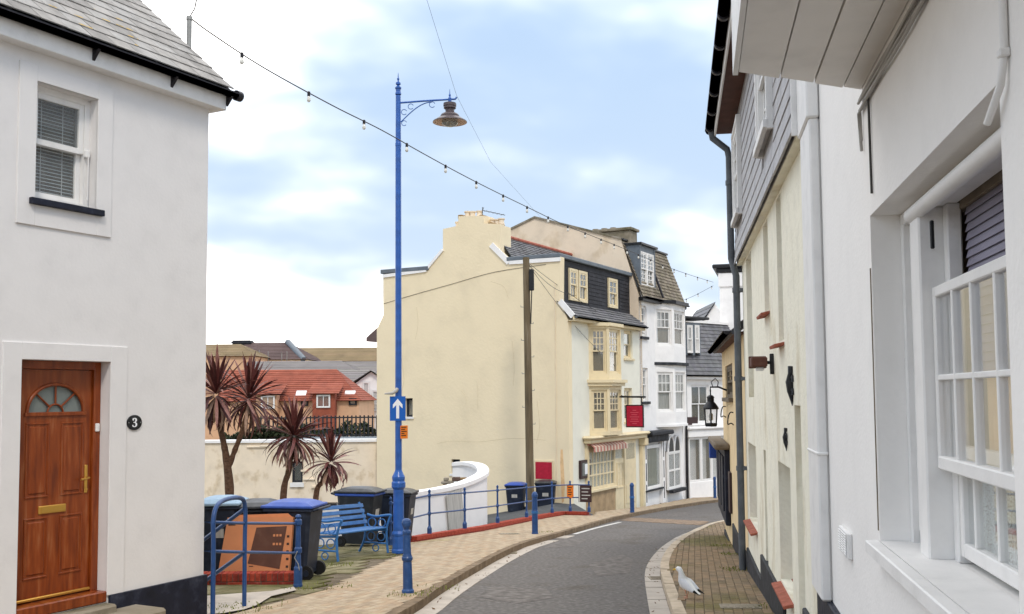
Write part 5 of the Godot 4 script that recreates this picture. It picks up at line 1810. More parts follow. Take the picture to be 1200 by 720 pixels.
# ---------------------------------------------------------------- the third house, turned towards us where the street bends
func make_shop_house() -> void:
	var e := CB * Vector3(cb_l2 + 0.1, 0, -0.15)
	var TX := Transform3D(Basis(Vector3.UP, deg_to_rad(90.0 - 48.0)), Vector3(e.x, gy(e.z) - 0.4, e.z))
	var h := thing("corner_shop_house", "small white house with a dark slate mansard and shop window", "house", TX)
	var W := 5.5
	var ey := U(TX, 815, 440).y
	var ty := U(TX, 815, 375).y
	var gb := U(TX, 815, 584).y
	var ww := R(TX, 810, 451, 832, 496)
	wall_part("facade", h, Transform3D(), rect(0, W, -1.5, ey), [poly(ww)], 0.2, M.facade_white)
	var half := ww.size.x * 0.6
	window(h, T(ww.position.x, ww.position.y, 0), ww.size.x, ww.size.y, {"rec": 0.06, "fw": 0.07, "up": [2, 1], "dn": [2, 1], "bar": 0.06, "glass": M.glass_dark, "sill": M.facade_white, "curtain": M.net, "draw": [[0.0, 0.18]]})
	roof_rows("mansard_roof", h, Vector3(-0.05, ey, 0.25), Vector3(W, ey, 0.25), Vector3(W, ty, -1.1), Vector3(-0.05, ty, -1.1), 14, M.slate_dark, 0.2, 20)
	var bd := MB.new()
	bd.box(0.05, W, -1.5, ey - 0.02, -5, -1.3)
	bd.box(0.05, W, ey - 0.05, ty - 0.02, -5, -1.4)
	bd.box(0.0, W, ty - 0.02, ty + 0.1, -5.1, -1.0)
	obj("unseen_wall", bd, M.facade_white, h)  # unseen boxes added behind facade and mansard to keep light out
	for k in [[805.5, 812.5, 381, 414], [814.5, 820.5, 381, 414]]:
		var r := R(TX, k[0], k[2], k[1], k[3], 0.0)
		var dm := MB.new()
		for ed in [r.position.x - 0.08, r.end.x]: dm.box(ed, ed + 0.08, r.position.y - 0.1, r.end.y + 0.1, -1.2, -0.02)
		dm.box(r.position.x, r.end.x, r.end.y, r.end.y + 0.1, -1.2, -0.02)
		obj("dormer", dm, M.lead, h)
		window(h, T(r.position.x, r.position.y, 0.0), r.size.x, r.size.y, {"rec": 0.0, "fw": 0.06, "st": 0.05, "up": [2, 1], "dn": [2, 1], "bar": 0.03, "glass": M.glass_dark, "curtain": M.net_grey, "deep": 0.14})
	var tp := MB.new()
	tp.bev(-0.1, 2.0, ty + 0.02, ty + 0.14, -0.9, 0.15, 0.03)
	obj("dormer_roof", tp, M.black_paint, h)
	var ev := MB.new()
	ev.bev(-0.05, W, ey - 0.2, ey, 0.0, 0.22, 0.03)
	obj("eaves_board", ev, M.facade_white, h)
	half_gutter(h, Vector3(-0.05, ey, 0.3), Vector3(W, ey, 0.3), 0.06, M.black_plastic)
	# shop front
	var s0 := U(TX, 806, 512, 0.3); var s1 := U(TX, 806, 566, 0.3)
	var fs := MB.new()
	fs.bev(0.0, W, s0.y - 0.05, s0.y + 0.3, 0.0, 0.4, 0.03)
	fs.bev(-0.05, W, s0.y + 0.3, s0.y + 0.42, 0.0, 0.5, 0.03)
	obj("shop_cornice", fs, M.facade_white, h)
	var rs := MB.new()
	rs.bev(0.1, W, -1.5, s1.y, 0.0, 0.32, 0.02)
	obj("stall_riser", rs, M.facade_white, h)
	var x := 0.1
	for wd in [0.9, 0.75, 1.0, 1.0, 1.0]:
		if x + wd > W: break
		window(h, T(x, s1.y, 0.32), wd, s0.y - s1.y - 0.06, {"called": "shop_window", "rec": 0.02, "sash": false, "fw": 0.06, "st": 0.03, "glass": M.glass_dark, "curtain": M.curtain_grey, "draw": [[0.0, 0.25]], "deep": 0.22})
		x += wd
	var sg := MB.new()
	sg.bev(0.3, 1.1, s0.y + 0.5, s0.y + 0.85, 0.02, 0.06, 0.01)
	obj("sign_board", sg, M.sign_brown, h)

# ---------------------------------------------------------------- tall white houses beyond the bend
func make_far_right() -> void:
	var p := at(843, 320, 50.0)
	var q := at(927, 320, 50.0)
	var h := thing("tall_white_house", "tall plain white house wall with a black coping beyond the bend", "house", Transform3D(Basis(Vector3.UP, deg_to_rad(-15.0)), Vector3(p.x, -6.0, -50.0)))
	var top := p.y + 6.0
	var mb := MB.new()
	mb.box(0, q.x - p.x, 0, top, -6, 0)
	obj("wall", mb, M.facade_white, h)
	var cp := MB.new()
	cp.bev(-0.15, q.x - p.x, top, top + 0.2, -6.1, 0.15, 0.03)
	cp.bev(-0.32, q.x - p.x, top + 0.2, top + 0.4, -6.3, 0.32, 0.05)
	obj("coping", cp, M.black_paint, h)
	var hm := MB.new()
	hm.bev(-0.05, q.x - p.x, top - 0.7, top - 0.02, 0.0, 0.08, 0.02)
	obj("frieze", hm, M.facade_white, h)
	var g := thing("white_gable_house", "white gabled house end showing between the mansard and the tall wall", "house", T(at(802, 410, 60.0).x, -7.0, -60.0))
	var a := U(g.transform, 802, 412); var b := U(g.transform, 838, 356)
	var gm := MB.new()
	gm.prism(PackedVector2Array([Vector2(0, 0), Vector2(b.x * 2, 0), Vector2(b.x * 2, a.y), Vector2(b.x, b.y), Vector2(0, a.y)]), -6, 0)
	obj("wall", gm, M.facade_white, g)
	roof_rows("roof", g, Vector3(-0.3, a.y - 0.2, -6.2), Vector3(-0.3, a.y - 0.2, 0.2), Vector3(b.x, b.y + 0.1, 0.2), Vector3(b.x, b.y + 0.1, -6.2), 10, M.slate_dark)
	var cm := MB.new()
	var c := U(g.transform, 834, 410); var d := U(g.transform, 842, 434)
	cm.bev(c.x, c.x + 1.2, d.y, c.y, 0.5, 1.4, 0.03)
	obj("chimney", cm, M.slate_brown, g)

# ---------------------------------------------------------------- the low yellow house
func make_yellow_house() -> void:
	var X := frame_r(4.57, 22.3, 9.0)
	var L := 7.33
	var h := thing("yellow_house", "low yellow rendered house with dark eaves past the slate hung house", "house", X)
	var ey := (X.affine_inverse() * at(866, 388, 15.3)).y
	var wr := R(X, 850, 430, 859, 467)
	wall_part("wall", h, Transform3D(), rect(0, L, -0.6, ey), [poly(wr)], 0.2, M.yellow_render)
	window(h, T(wr.position.x, wr.position.y, 0), wr.size.x, wr.size.y, {"rec": 0.03, "fw": 0.07, "frame": M.grey_wood, "up": [2, 2], "dn": [2, 1], "glass": M.glass_dark, "sill": M.grey_wood, "curtain": M.net_grey})
	var bd := MB.new()
	bd.box(0, L, -0.6, ey - 0.01, -5, -1.2)
	obj("unseen_wall", bd, M.yellow_render, h)  # added block inside the house, unseen, only stops light
	var pl := MB.new()
	pl.bev(-0.03, L, -0.7, 0.22, -0.1, 0.03, 0.01)
	pl.bev(L * 0.45, L, 0.22, 0.75, -0.1, 0.029, 0.01)
	obj("plinth", pl, M.dark_plinth, h)
	var up := Vector3(0, 2.2, -2.6)
	roof("roof", h, Vector3(0.0, ey - 0.02, 0.2), Vector3(L, ey - 0.02, 0.2), up, M.slate_dark)
	roof("roof", h, Vector3(L, ey - 0.02, -4.9), Vector3(-0.25, ey - 0.02, -4.9), Vector3(0, 2.2, 2.6), M.slate_dark)
	var sf := MB.new()
	sf.box(0.0, L, ey - 0.05, ey - 0.022, 0.0, 0.18)
	obj("soffit", sf, M.soffit_brown, h)
	half_gutter(h, Vector3(0.0, ey - 0.01, 0.25), Vector3(L, ey - 0.01, 0.25), 0.055, M.black_plastic)
	# shutters, painted shop front and its hood
	var s0 := U(X, 846.5, 560).x; var s1 := U(X, 856, 560).x
	var sy1 := U(X, 850, 522).y; var sy0 := U(X, 850, 600).y
	var sf2 := MB.new()
	sf2.bev(s0, s1, sy0, sy1, 0.0, 0.10, 0.015)
	for k in 3:
		sf2.box(lerpf(s0, s1, 0.06 + k * 0.32), lerpf(s0, s1, 0.28 + k * 0.32), sy0 + 0.25, sy1 - 0.15, 0.10, 0.13)
	obj("shop_front", sf2, M.navy_plinth, h)
	var hd := MB.new()
	hd.bev(s0 - 0.1, s1 + 0.1, sy1, sy1 + 0.12, 0.0, 0.30, 0.03)
	obj("shop_hood", hd, M.grey_wood, h)
	var bl := MB.new()
	bl.bev(s0 - 0.1, s0 + 0.05, sy1 - 0.38, sy1 - 0.002, 0.06, 0.28, 0.02)
	obj("shop_sign", bl, M.lid_blue, h)
	var rd := MB.new()
	rd.bev(s1 + 0.12, s1 + 0.6, sy0 + 0.3, sy1 - 0.4, 0.0, 0.05, 0.01)
	obj("notice_board", rd, M.sign_brown, h)
	# wrought brackets on the wall
	for k in [[852, 484], [861, 492]]:
		var c := U(X, k[0], k[1])
		var pts := []
		for i in 14:
			var a := i / 13.0 * 4.2
			pts.append(Vector3(c.x, c.y + 0.12 - 0.02 * i + 0.05 * sin(a * 2.0), 0.02 + 0.10 * sin(a * 0.75)))
		pipe("iron_scroll", h, pts, 0.012, M.black_paint, 6)
	# big lantern hung out over the pavement
	var lp := at(833, 478, 20.5)
	var li := X.affine_inverse() * lp
	var ln := thing("pub_lantern", "black glazed lantern on an iron bracket under the yellow house eaves", "lantern", X * T(li.x, li.y, li.z))
	var s := 20.5 / 1200.0
	var bt := MB.new()
	bt.lathe([[0.0, -22 * s], [7 * s, -22 * s], [8 * s, -20 * s], [8 * s, -18 * s]], 6, false)
	obj("base", bt, M.black_paint, ln)
	var gl := MB.new()
	gl.lathe([[7 * s, -18 * s], [8.2 * s, -2 * s]], 6, false)
	obj("pane", gl, M.glass_dark, ln)
	var cb := MB.new()
	for k in 6:
		var a := TAU * k / 6.0
		cb.tube([Vector3(cos(a) * 7 * s, -18 * s, -sin(a) * 7 * s), Vector3(cos(a) * 8.3 * s, -2 * s, -sin(a) * 8.3 * s)], 0.012, 6)
	obj("corner_bar", cb, M.black_paint, ln)
	var bu := MB.new()
	bu.lathe([[0.0, -16 * s], [2.5 * s, -14 * s], [2.5 * s, -8 * s], [0.0, -5 * s]], 8)
	obj("candle_lamp", bu, M.bulb, ln)
	var hat := MB.new()
	hat.lathe([[9.2 * s, -2 * s], [9.2 * s, 0], [6.5 * s, 4 * s], [4 * s, 7 * s], [4 * s, 11 * s], [4.6 * s, 12 * s], [3 * s, 14 * s], [0.8 * s, 15 * s], [0.8 * s, 20 * s], [0.0, 20 * s]], 12)
	obj("hood", hat, M.black_paint, ln)
	pipe("bracket", ln, [Vector3(0, 19 * s, 0), Vector3(0, 24 * s, 0), Vector3(0, 24 * s, -li.z * 0.5), Vector3(0, 20 * s, -li.z)], 0.018, M.black_paint, 8)
	pipe("bracket", ln, [Vector3(0, 24 * s, -0.05), Vector3(0, 30 * s, -0.02), Vector3(0, 34 * s, -0.1), Vector3(0, 30 * s, -0.16), Vector3(0, 24 * s, -0.14)], 0.010, M.black_paint, 6)

# ---------------------------------------------------------------- the cream house hung with slates above
func make_slate_house() -> void:
	var X := frame_r(3.40, 15.0, 9.15)
	var L := 7.78
	var h := thing("slate_hung_house", "cream rough cast house with grey slate hung upper storey on the pavement", "house", X)
	var sy := U(X, 942, 167).y
	var over := 0.08
	var ey := (X.affine_inverse() * at(838, 152, 15.0)).y
	var rs := [R(X, 912, 540, 930, 705), R(X, 931, 475, 945, 735), R(X, 895, 527, 901, 668), R(X, 877, 518, 888, 622), R(X, 910, 268, 919, 398), R(X, 895, 300, 902, 362), R(X, 875, 340, 884, 466)]
	for i in rs.size():
		if i > 3: rs[i].size.y = sy - 0.03 - rs[i].position.y
		if rs[i].end.y > sy: rs[i].size.y = sy - 0.02 - rs[i].position.y
	rs[1].position.y = -0.1 + gy(-8.0) - gy(-15.0)
	rs[1].size.y = U(X, 931, 475).y - rs[1].position.y
	rs[2].position.y = 0.2
	rs[2].size.y = U(X, 895, 527).y - rs[2].position.y
	var hs := []
	for r in rs: hs.append(poly(r))
	wall_part("wall", h, Transform3D(), rect(0, L, -0.3, sy), hs, 0.28, M.green_cream)
	for i in rs.size():
		var r: Rect2 = rs[i]
		if i == 1 or i == 2:
			var d := part("door", h, T(r.position.x, r.position.y, -0.2))
			var fm := MB.new()
			fm.box(0, 0.06, 0, r.size.y, -0.06, 0.02); fm.box(r.size.x - 0.06, r.size.x, 0, r.size.y, -0.06, 0.02); fm.box(0.06, r.size.x - 0.06, r.size.y - 0.06, r.size.y, -0.06, 0.019)
			obj("frame", fm, M.white_trim, d)
			var lf := MB.new()
			lf.box(0.06, r.size.x - 0.06, 0, r.size.y - 0.06, -0.05, -0.01)
			for k in 4: lf.bev(lerpf(0.06, r.size.x - 0.06, 0.12 + 0.45 * (k % 2)), lerpf(0.06, r.size.x - 0.06, 0.43 + 0.45 * (k % 2)), r.size.y * (0.1 + 0.45 * (k / 2)), r.size.y * (0.45 + 0.42 * (k / 2)), -0.02, 0.0, 0.008)
			obj("leaf", lf, M.white_trim, d)
		else:
			window(h, T(r.position.x, r.position.y, 0), r.size.x, r.size.y, {"rec": 0.15, "fw": 0.05, "up": [2, 2], "dn": [2, 2], "glass": M.glass, "curtain": M.net, "sash": r.size.x < 3.0})
			if i < 6:
				var n := maxi(3, int(r.size.x / 0.22))
				for k in n:
					var tm := MB.new()
					var x0 := r.position.x - 0.03 + (r.size.x + 0.06) * k / n
					tm.xf = Transform3D(Basis(Vector3(1, 0, 0), 0.22), Vector3(x0, r.position.y + 0.012, -0.15))
					tm.bev(0.004, (r.size.x + 0.06) / n - 0.004, -0.03, 0.0, 0.0, 0.25, 0.004)
					obj("sill_tile", tm, M.terracotta, h)
	var pl := MB.new()
	var pt := U(X, 878, 650).y
	# the plinth steps up with the hill
	pl.bev(-0.02, 2.6, -0.4, 0.42, -0.1, 0.03, 0.01)
	pl.bev(2.6, 5.3, -0.4, 0.72, -0.1, 0.031, 0.01)
	obj("plinth", pl, M.dark_plinth, h)
	pl = MB.new()
	pl.bev(rs[1].end.x + 0.02, L, -0.4, 0.95, -0.1, 0.03, 0.01)
	obj("plinth", pl, M.dark_plinth, h)
	# jettied upper storey
	var jz := over
	var so := MB.new()
	so.box(-0.01, L, sy, sy + 0.02, 0.0, jz - 0.005)
	obj("jetty_soffit", so, M.green_cream, h)
	var bd := MB.new()
	bd.box(0.02, L - 0.02, -0.4, ey, -5.5, -1.3)
	obj("unseen_wall", bd, M.green_cream, h)  # unseen core added so no light comes through the house
	var w1 := R(X, 858, 205, 875, 250, jz); var w2 := R(X, 893, 100, 911, 112, jz)
	var wy0 := U(X, 868, 252, jz).y
	var wins := []
	for w in [w1, w2]:
		var q := Rect2(w.position.x, wy0, w.size.x, minf(1.35, ey - 0.3 - wy0))
		q.position.x = clampf(q.position.x, 0.6, L - 1.6)
		q.size.x = clampf(q.size.x, 0.8, 1.1)
		wins.append(q)
		window(h, T(q.position.x, q.position.y, jz + 0.05), q.size.x, q.size.y, {"rec": 0.0, "fw": 0.08, "up": [2, 2], "dn": [2, 2], "glass": M.glass_dark, "curtain": M.net, "deep": 0.13, "sill": M.white_trim, "sill_out": 0.05})
		var cs := MB.new()
		for e in [q.position.x - 0.06, q.end.x]:
			cs.bev(e, e + 0.06, q.position.y - 0.08, q.end.y + 0.06, jz - 0.01, jz + 0.07, 0.005)
		cs.bev(q.position.x, q.end.x, q.end.y, q.end.y + 0.06, jz - 0.01, jz + 0.069, 0.005)
		obj("window_casing", cs, M.white_trim, h)
	var jh := []
	for q in wins: jh.append(poly(q))
	wall_part("jetty_wall", h, T(0, 0, jz - 0.004), rect(0, L, sy + 0.02, ey), jh, 0.2, M.hung_slate)
	var ex := 0.165
	var rows := int((ey - sy) / ex)
	for r in rows:
		var y := sy + 0.01 + r * ex
		var x := -0.6 * (r % 3) * 0.5
		while x < L:
			var bl := 0.9
			var a := maxf(x, 0.0) + 0.003
			var b := minf(x + bl, L) - 0.003
			x += bl
			if b - a < 0.05: continue
			var spans := [[a, b]]
			for q in wins:
				if y + ex > q.position.y - 0.08 and y < q.end.y + 0.06:
					var nx := []
					for sp in spans:
						if sp[1] < q.position.x - 0.06 or sp[0] > q.end.x + 0.06: nx.append(sp)
						else:
							if sp[0] < q.position.x - 0.09: nx.append([sp[0], q.position.x - 0.06])
							if sp[1] > q.end.x + 0.09: nx.append([q.end.x + 0.06, sp[1]])
					spans = nx
			for sp in spans:
				var mb := MB.new()
				var bell := 0.03 * pow(maxf(0.0, 1.0 - r / 4.0), 2.0)
				var bell2 := 0.03 * pow(maxf(0.0, 1.0 - (r + 1) / 4.0), 2.0)
				var t := rng.randf_range(0.0, 0.004)
				var z0 := jz + 0.011 + bell + t; var z1 := jz + 0.004 + bell2
				mb.quad(Vector3(sp[0], y, z0), Vector3(sp[1], y, z0), Vector3(sp[1], y + ex * 1.04, z1), Vector3(sp[0], y + ex * 1.04, z1))
				mb.quad(Vector3(sp[0], y, z0 - 0.02), Vector3(sp[1], y, z0 - 0.02), Vector3(sp[1], y, z0), Vector3(sp[0], y, z0))
				mb.quad(Vector3(sp[1], y, z0 - 0.02), Vector3(sp[1], y + ex, z1 - 0.02), Vector3(sp[1], y + ex, z1), Vector3(sp[1], y, z0))
				obj("hung_slate", mb, M.hung_slate, h)
	var cb := MB.new()
	cb.box(L - 0.002, L + 0.02, sy - 0.02, ey, -0.1, jz + 0.04)
	obj("corner_board", cb, M.white_trim, h)
	# eaves, roof, gutter, downpipe
	var eo := 0.34
	var sf := MB.new()
	sf.box(-0.15, L, ey - 0.02, ey, jz, eo)
	obj("eaves_soffit", sf, M.soffit_brown, h)
	var fb := MB.new()
	fb.bev(-0.15, L, ey - 0.1, ey + 0.1, eo, eo + 0.025, 0.004)
	obj("fascia", fb, M.white_trim, h)
	half_gutter(h, Vector3(-0.2, ey + 0.05, eo + 0.085), Vector3(L, ey + 0.05, eo + 0.085), 0.062, M.black_plastic)
	for k in 9:
		var gk := MB.new()
		gk.tube([Vector3(0.05 + k * 0.92, ey + 0.03, eo + 0.085), Vector3(0.11 + k * 0.92, ey + 0.03, eo + 0.085)], 0.07, 10)
		obj("gutter_clip", gk, M.black_plastic, h)
	roof("roof", h, Vector3(-0.2, ey + 0.1, eo + 0.05), Vector3(L, ey + 0.1, eo + 0.05), Vector3(0, 2.4, -3.1), M.slate_dark)
	roof("roof", h, Vector3(L, ey + 0.1, -5.8), Vector3(-0.2, ey + 0.1, -5.8), Vector3(0, 2.4, 3.1), M.slate_dark)
	var dx := 0.03
	var dp := pipe("downpipe", h, [Vector3(dx, ey + 0.02, eo + 0.07), Vector3(dx, ey - 0.12, eo + 0.05), Vector3(dx, ey - 0.30, jz + 0.10), Vector3(dx, ey - 0.42, jz + 0.075), Vector3(dx, sy + 0.1, jz + 0.075), Vector3(dx, sy - 0.15, 0.09), Vector3(dx, -0.3, 0.09)], 0.05, M.grey_pipe)
	for y in [sy - 0.4, sy - 1.7, sy - 3.0, sy + 1.2]:
		var ck := MB.new()
		var zz := 0.09 if y < sy else jz + 0.075
		ck.tube([Vector3(dx, y, zz), Vector3(dx, y + 0.07, zz)], 0.062, 10)
		ck.box(dx - 0.08, dx + 0.08, y + 0.01, y + 0.06, zz - 0.1, zz - 0.03)
		obj("pipe_bracket", ck, M.grey_pipe, h)
	# flood light on the wall
	var fp := U(X, 907, 425)
	var fl := thing("flood_light", "dark bulkhead flood light on a post bracket on the cream rough cast wall", "wall light", X * T(fp.x, fp.y, 0))
	var f1 := MB.new()
	f1.bev(-0.025, 0.025, -0.12, 0.09, 0.0, 0.04, 0.006)
	obj("bracket", f1, M.black_paint, fl)
	pipe("arm", fl, [Vector3(0, 0.0, 0.03), Vector3(-0.02, 0.0, 0.10)], 0.018, M.black_paint)
	var f2 := MB.new()
	f2.bev(-0.14, 0.10, -0.045, 0.055, 0.07, 0.23, 0.012)
	f2.bev(-0.17, -0.14, -0.055, 0.07, 0.06, 0.24, 0.008)
	obj("housing", f2, M.soffit_brown, fl)
	var f3 := MB.new()
	f3.bev(-0.06, 0.04, -0.085, -0.045, 0.10, 0.18, 0.012)
	obj("sensor", f3, M.sign_white, fl)
	# two iron lizards on the wall
	for k in [[929.5, 452, 1.0], [923, 515, 0.62]]:
		var c := U(X, k[0], k[1])
		var lz := thing("iron_lizard", "black iron lizard ornament on the rough cast wall " + ("above the door recess" if k[2] > 0.9 else "low beside the recess"), "ornament", X * T(c.x, c.y, 0.012))
		var q: float = k[2]
		var mb := MB.new()
		mb.tube([Vector3(0.0, 0.16, 0) * q, Vector3(0.01, 0.10, 0.01) * q, Vector3(-0.01, 0.03, 0.015) * q, Vector3(0.01, -0.05, 0.01) * q, Vector3(-0.02, -0.12, 0) * q, Vector3(0.02, -0.17, 0) * q], [0.028 * q, 0.02 * q, 0.034 * q, 0.03 * q, 0.014 * q, 0.004 * q], 8)
		for s in [[0.06, 1], [0.06, -1], [-0.05, 1], [-0.05, -1]]:
			mb.tube([Vector3(0, s[0], 0.005) * q, Vector3(0.07 * s[1], s[0] + 0.02, 0.0) * q, Vector3(0.08 * s[1], s[0] - 0.03, 0.0) * q], 0.011 * q, 6)
		obj("body", mb, M.black_paint, lz)

# ---------------------------------------------------------------- the white house with the deep window, beside the camera
func make_window_house() -> void:
	var X := frame_r(2.165, 7.3, 10.25)
	var L := 11.0
	var h := thing("deep_window_house", "white rendered house with a deep sash window and a boarded oriel above", "house", X)
	var top := 6.4
	var o := R(X, 1023, 251, 1178, 400)
	var oy0 := U(X, 1031, 648, 0.06).y
	var ox0 := U(X, 1026, 450).x; var ox1 := U(X, 1179, 300).x; var oy1 := U(X, 1022, 251).y
	var op := Rect2(ox0, oy0, ox1 - ox0, oy1 - oy0)
	var deep := 0.155
	# a deep joint runs up beside the downpipe
	var jx := U(X, 965, 300).x
	wall_part("wall", h, Transform3D(), rect(jx + 0.018, L, -0.2, top), [poly(op)], 0.4, M.white_wall)
	var sg := MB.new()
	sg.box(0, jx, -0.2, top, -0.4, -0.001)
	sg.box(jx, jx + 0.018, -0.2, top, -0.4, -0.08)
	obj("wall", sg, M.white_wall, h)
	# room behind the window
	var rm := MB.new()
	var ra := op.position.x - 0.5; var rb := op.end.x + 1.6
	var y0 := oy0 - 0.7; var y1 := oy1 + 0.5
	rm.box(ra, rb, y0, y0 + 0.05, -3.4, -0.401); rm.box(ra, rb, y1 - 0.05, y1, -3.4, -0.401)
	rm.box(ra, ra + 0.05, y0 + 0.05, y1 - 0.05, -3.4, -0.401); rm.box(rb - 0.05, rb, y0 + 0.05, y1 - 0.05, -3.4, -0.401); rm.box(ra + 0.05, rb - 0.05, y0 + 0.05, y1 - 0.05, -3.4, -3.35)
	obj("room", rm, M.room, h)
	var ends := MB.new()
	ends.box(0, 0.3, -0.2, top, -5, -0.41)
	ends.box(0, L, top, top + 0.2, -5, 0.0)
	ends.box(L - 0.3, L, -0.2, top, -5, -0.41)
	ends.box(0.3, L - 0.3, -0.2, top, -5, -4.8)
	obj("unseen_wall", ends, M.white_wall, h)
	var pl := MB.new()
	var pt := U(X, 968, 693).y
	pl.bev(-0.01, L, -0.3, pt, -0.1, 0.035, 0.008)
	obj("plinth", pl, M.navy_plinth, h)
	# raised band round the opening's head and the recessed panel line above
	var cr := MB.new()
	cr.box(ox0 - 0.035, ox0 - 0.02, oy0 + 0.05, oy1 - 0.25, -0.02, 0.004)
	obj("crack_filler", cr, M.grey_wood, h)
	# window
	var w := part("window", h, T(op.position.x, op.position.y, -deep))
	var WW := op.size.x; var WH := op.size.y
	var wz := -deep
	var loc := func(px: float, py: float, z: float) -> Vector2:
		return U(X, px, py, z) - op.position
	var m0: float = loc.call(1085.5, 420, wz).x
	var m1: float = loc.call(1096, 420, wz).x
	var hd: float = loc.call(1085, 246, wz).y
	var fr := MB.new()
	fr.bev(0.0, 0.05, 0, WH, -0.1, 0.02, 0.006)
	fr.bev(WW - 0.06, WW, 0, WH, -0.1, 0.02, 0.006)
	fr.bev(0.05, WW - 0.06, hd, WH, -0.1, 0.02, 0.006)
	fr.bev(m0, m1, 0.0, hd, -0.1, 0.05, 0.008)
	fr.tube([Vector3(m0, hd - 0.01, 0.04), Vector3(WW - 0.06, hd - 0.01, 0.04)], 0.035, 10)
	obj("frame", fr, M.white_trim, w)
	# narrow light beside the mullion
	var sl := MB.new()
	bars(sl, 0.05, m0, 0.06, hd, 0.035, 1, 5, -0.06, -0.01, 0.025)
	obj("side_light", sl, M.white_trim, w)
	for k in 5:
		var pm := MB.new()
		var yb := lerpf(0.095, hd - 0.035, k / 5.0); var yt := lerpf(0.095, hd - 0.035, (k + 1) / 5.0)
		pm.box(0.08, m0 - 0.03, yb, yt, -0.036, -0.033)
		obj("pane", pm, M.glass, w)
	# upper sash, dropped; lower sash behind it
	var ut: float = loc.call(1094, 337, wz).y
	var ub: float = loc.call(1103, 550, wz).y
	var sx1 := WW - 0.06
	var us := MB.new()
	var st := 0.045
	us.bev(m1 + 0.006, m1 + 0.006 + st, ub, ut, -0.045, 0.005, 0.005); us.bev(sx1 - st, sx1, ub, ut, -0.045, 0.005, 0.005)
	us.bev(m1 + st, sx1 - st, ut - 0.045, ut, -0.045, 0.004, 0.005); us.bev(m1 + st, sx1 - st, ub, ub + 0.055, -0.045, 0.012, 0.006)
	var bx := []
	for px in [1117.5, 1139.5, 1168]:
		bx.append(loc.call(px, 400, wz).x)
	var step: float = (bx[2] - bx[0]) * 0.5
	while bx[-1] + step < sx1 - st - 0.05: bx.append(bx[-1] + step)
	var mb_y: float = loc.call(1098, 443, wz).y
	for x in bx: us.bev(x - 0.011, x + 0.011, ub + 0.05, ut - 0.04, -0.03, 0.003, 0.004)
	us.bev(m1 + st, sx1 - st, mb_y - 0.012, mb_y + 0.012, -0.029, 0.002, 0.004)
	obj("upper_sash", us, M.white_trim, w)
	var xs := [m1 + st] + bx + [sx1 - st]
	for k in xs.size() - 1:
		for r in [[ub + 0.05, mb_y], [mb_y, ut - 0.04]]:
			var pm := MB.new()
			pm.box(xs[k], xs[k + 1], r[0], r[1], -0.017, -0.014)
			obj("pane", pm, M.glass, w)
	var ls := MB.new()
	var l0: float = loc.call(1128, 600, wz - 0.07).x
	var lb := maxf(0.05, loc.call(1131, 636, wz - 0.07).y - 0.03)
	m0 = maxf(m0, 0.09)
	m1 = maxf(m1, m0 + 0.06)
	ls.bev(m1 + 0.0, l0, 0.0, hd, -0.11, -0.05, 0.006)
	ls.bev(l0, l0 + 0.05, 0.03, ub + 0.1, -0.105, -0.06, 0.005); ls.bev(sx1 - 0.05, sx1, 0.03, ub + 0.1, -0.105, -0.06, 0.005)
	ls.bev(l0 + 0.05, sx1 - 0.05, 0.03, 0.03 + lb, -0.105, -0.06, 0.006); ls.bev(l0 + 0.05, sx1 - 0.05, ub + 0.05, ub + 0.1, -0.105, -0.06, 0.005)
	var lx := []
	for px in [1144, 1171]: lx.append(loc.call(px, 620, wz - 0.07).x)
	var ls2: float = lx[1] - lx[0]
	while lx[-1] + ls2 < sx1 - 0.1: lx.append(lx[-1] + ls2)
	for x in lx: ls.bev(x - 0.011, x + 0.011, 0.03 + lb, ub + 0.06, -0.098, -0.066, 0.004)
	obj("lower_sash", ls, M.white_trim, w)
	xs = [l0 + 0.05] + lx + [sx1 - 0.05]
	for k in xs.size() - 1:
		var pm := MB.new()
		pm.box(xs[k], xs[k + 1], 0.03 + lb, ub + 0.06, -0.085, -0.082)
		obj("pane", pm, M.glass, w)
	var bx2 := MB.new()
	var lk: Vector2 = loc.call(1095, 275, wz)
	bx2.bev(lk.x - 0.008, lk.x + 0.008, lk.y - 0.06, lk.y + 0.06, 0.0, 0.016, 0.004)
	obj("sash_fastener", bx2, M.black_paint, w)
	var pel := MB.new()
	pel.bev(m1, sx1, hd - 0.03, hd + 0.04, -0.17, -0.102, 0.006)
	obj("pelmet", pel, M.grey_wood, w)
	# blind, curtains and lace behind the panes
	var bl := MB.new()
	for k in 24:
		var y := hd - 0.04 - k * 0.036
		if y < ut - 0.35: break
		bl.xf = Transform3D(Basis(Vector3(1, 0, 0), 1.3) , Vector3(0, y, -0.118))
		bl.box(l0 + 0.04, sx1, -0.001, 0.001, -0.021, 0.021)
	obj("blind", bl, M.blind_purple, w)
	var cn := MB.new()
	var prev := Vector3.ZERO
	for k in 90:
		var t := k / 89.0
		var p := Vector3(lerpf(m1 + 0.12, WW + 0.2, t), 0, -0.19 + 0.022 * sin(t * 95.0) + 0.01 * sin(t * 41.0))
		if k > 0: cn.quad(Vector3(prev.x, ub - 0.05, prev.z), Vector3(p.x, ub - 0.05, p.z), Vector3(p.x, hd, p.z), Vector3(prev.x, hd, prev.z))
		prev = p
	obj("curtain", cn, M.curtain_tan, w)
	var lc := MB.new()
	for k in 60:
		var t := k / 59.0
		var p := Vector3(lerpf(m0, WW, t), 0, -0.125 + 0.008 * sin(t * 120.0))
		if k > 0: lc.quad(Vector3(prev.x, 0.0, prev.z), Vector3(p.x, 0.0, p.z), Vector3(p.x, ub - 0.02, p.z), Vector3(prev.x, ub - 0.02, prev.z))
		prev = p
	obj("lace_curtain", lc, M.lace, w)
	# sill board
	var sb := MB.new()
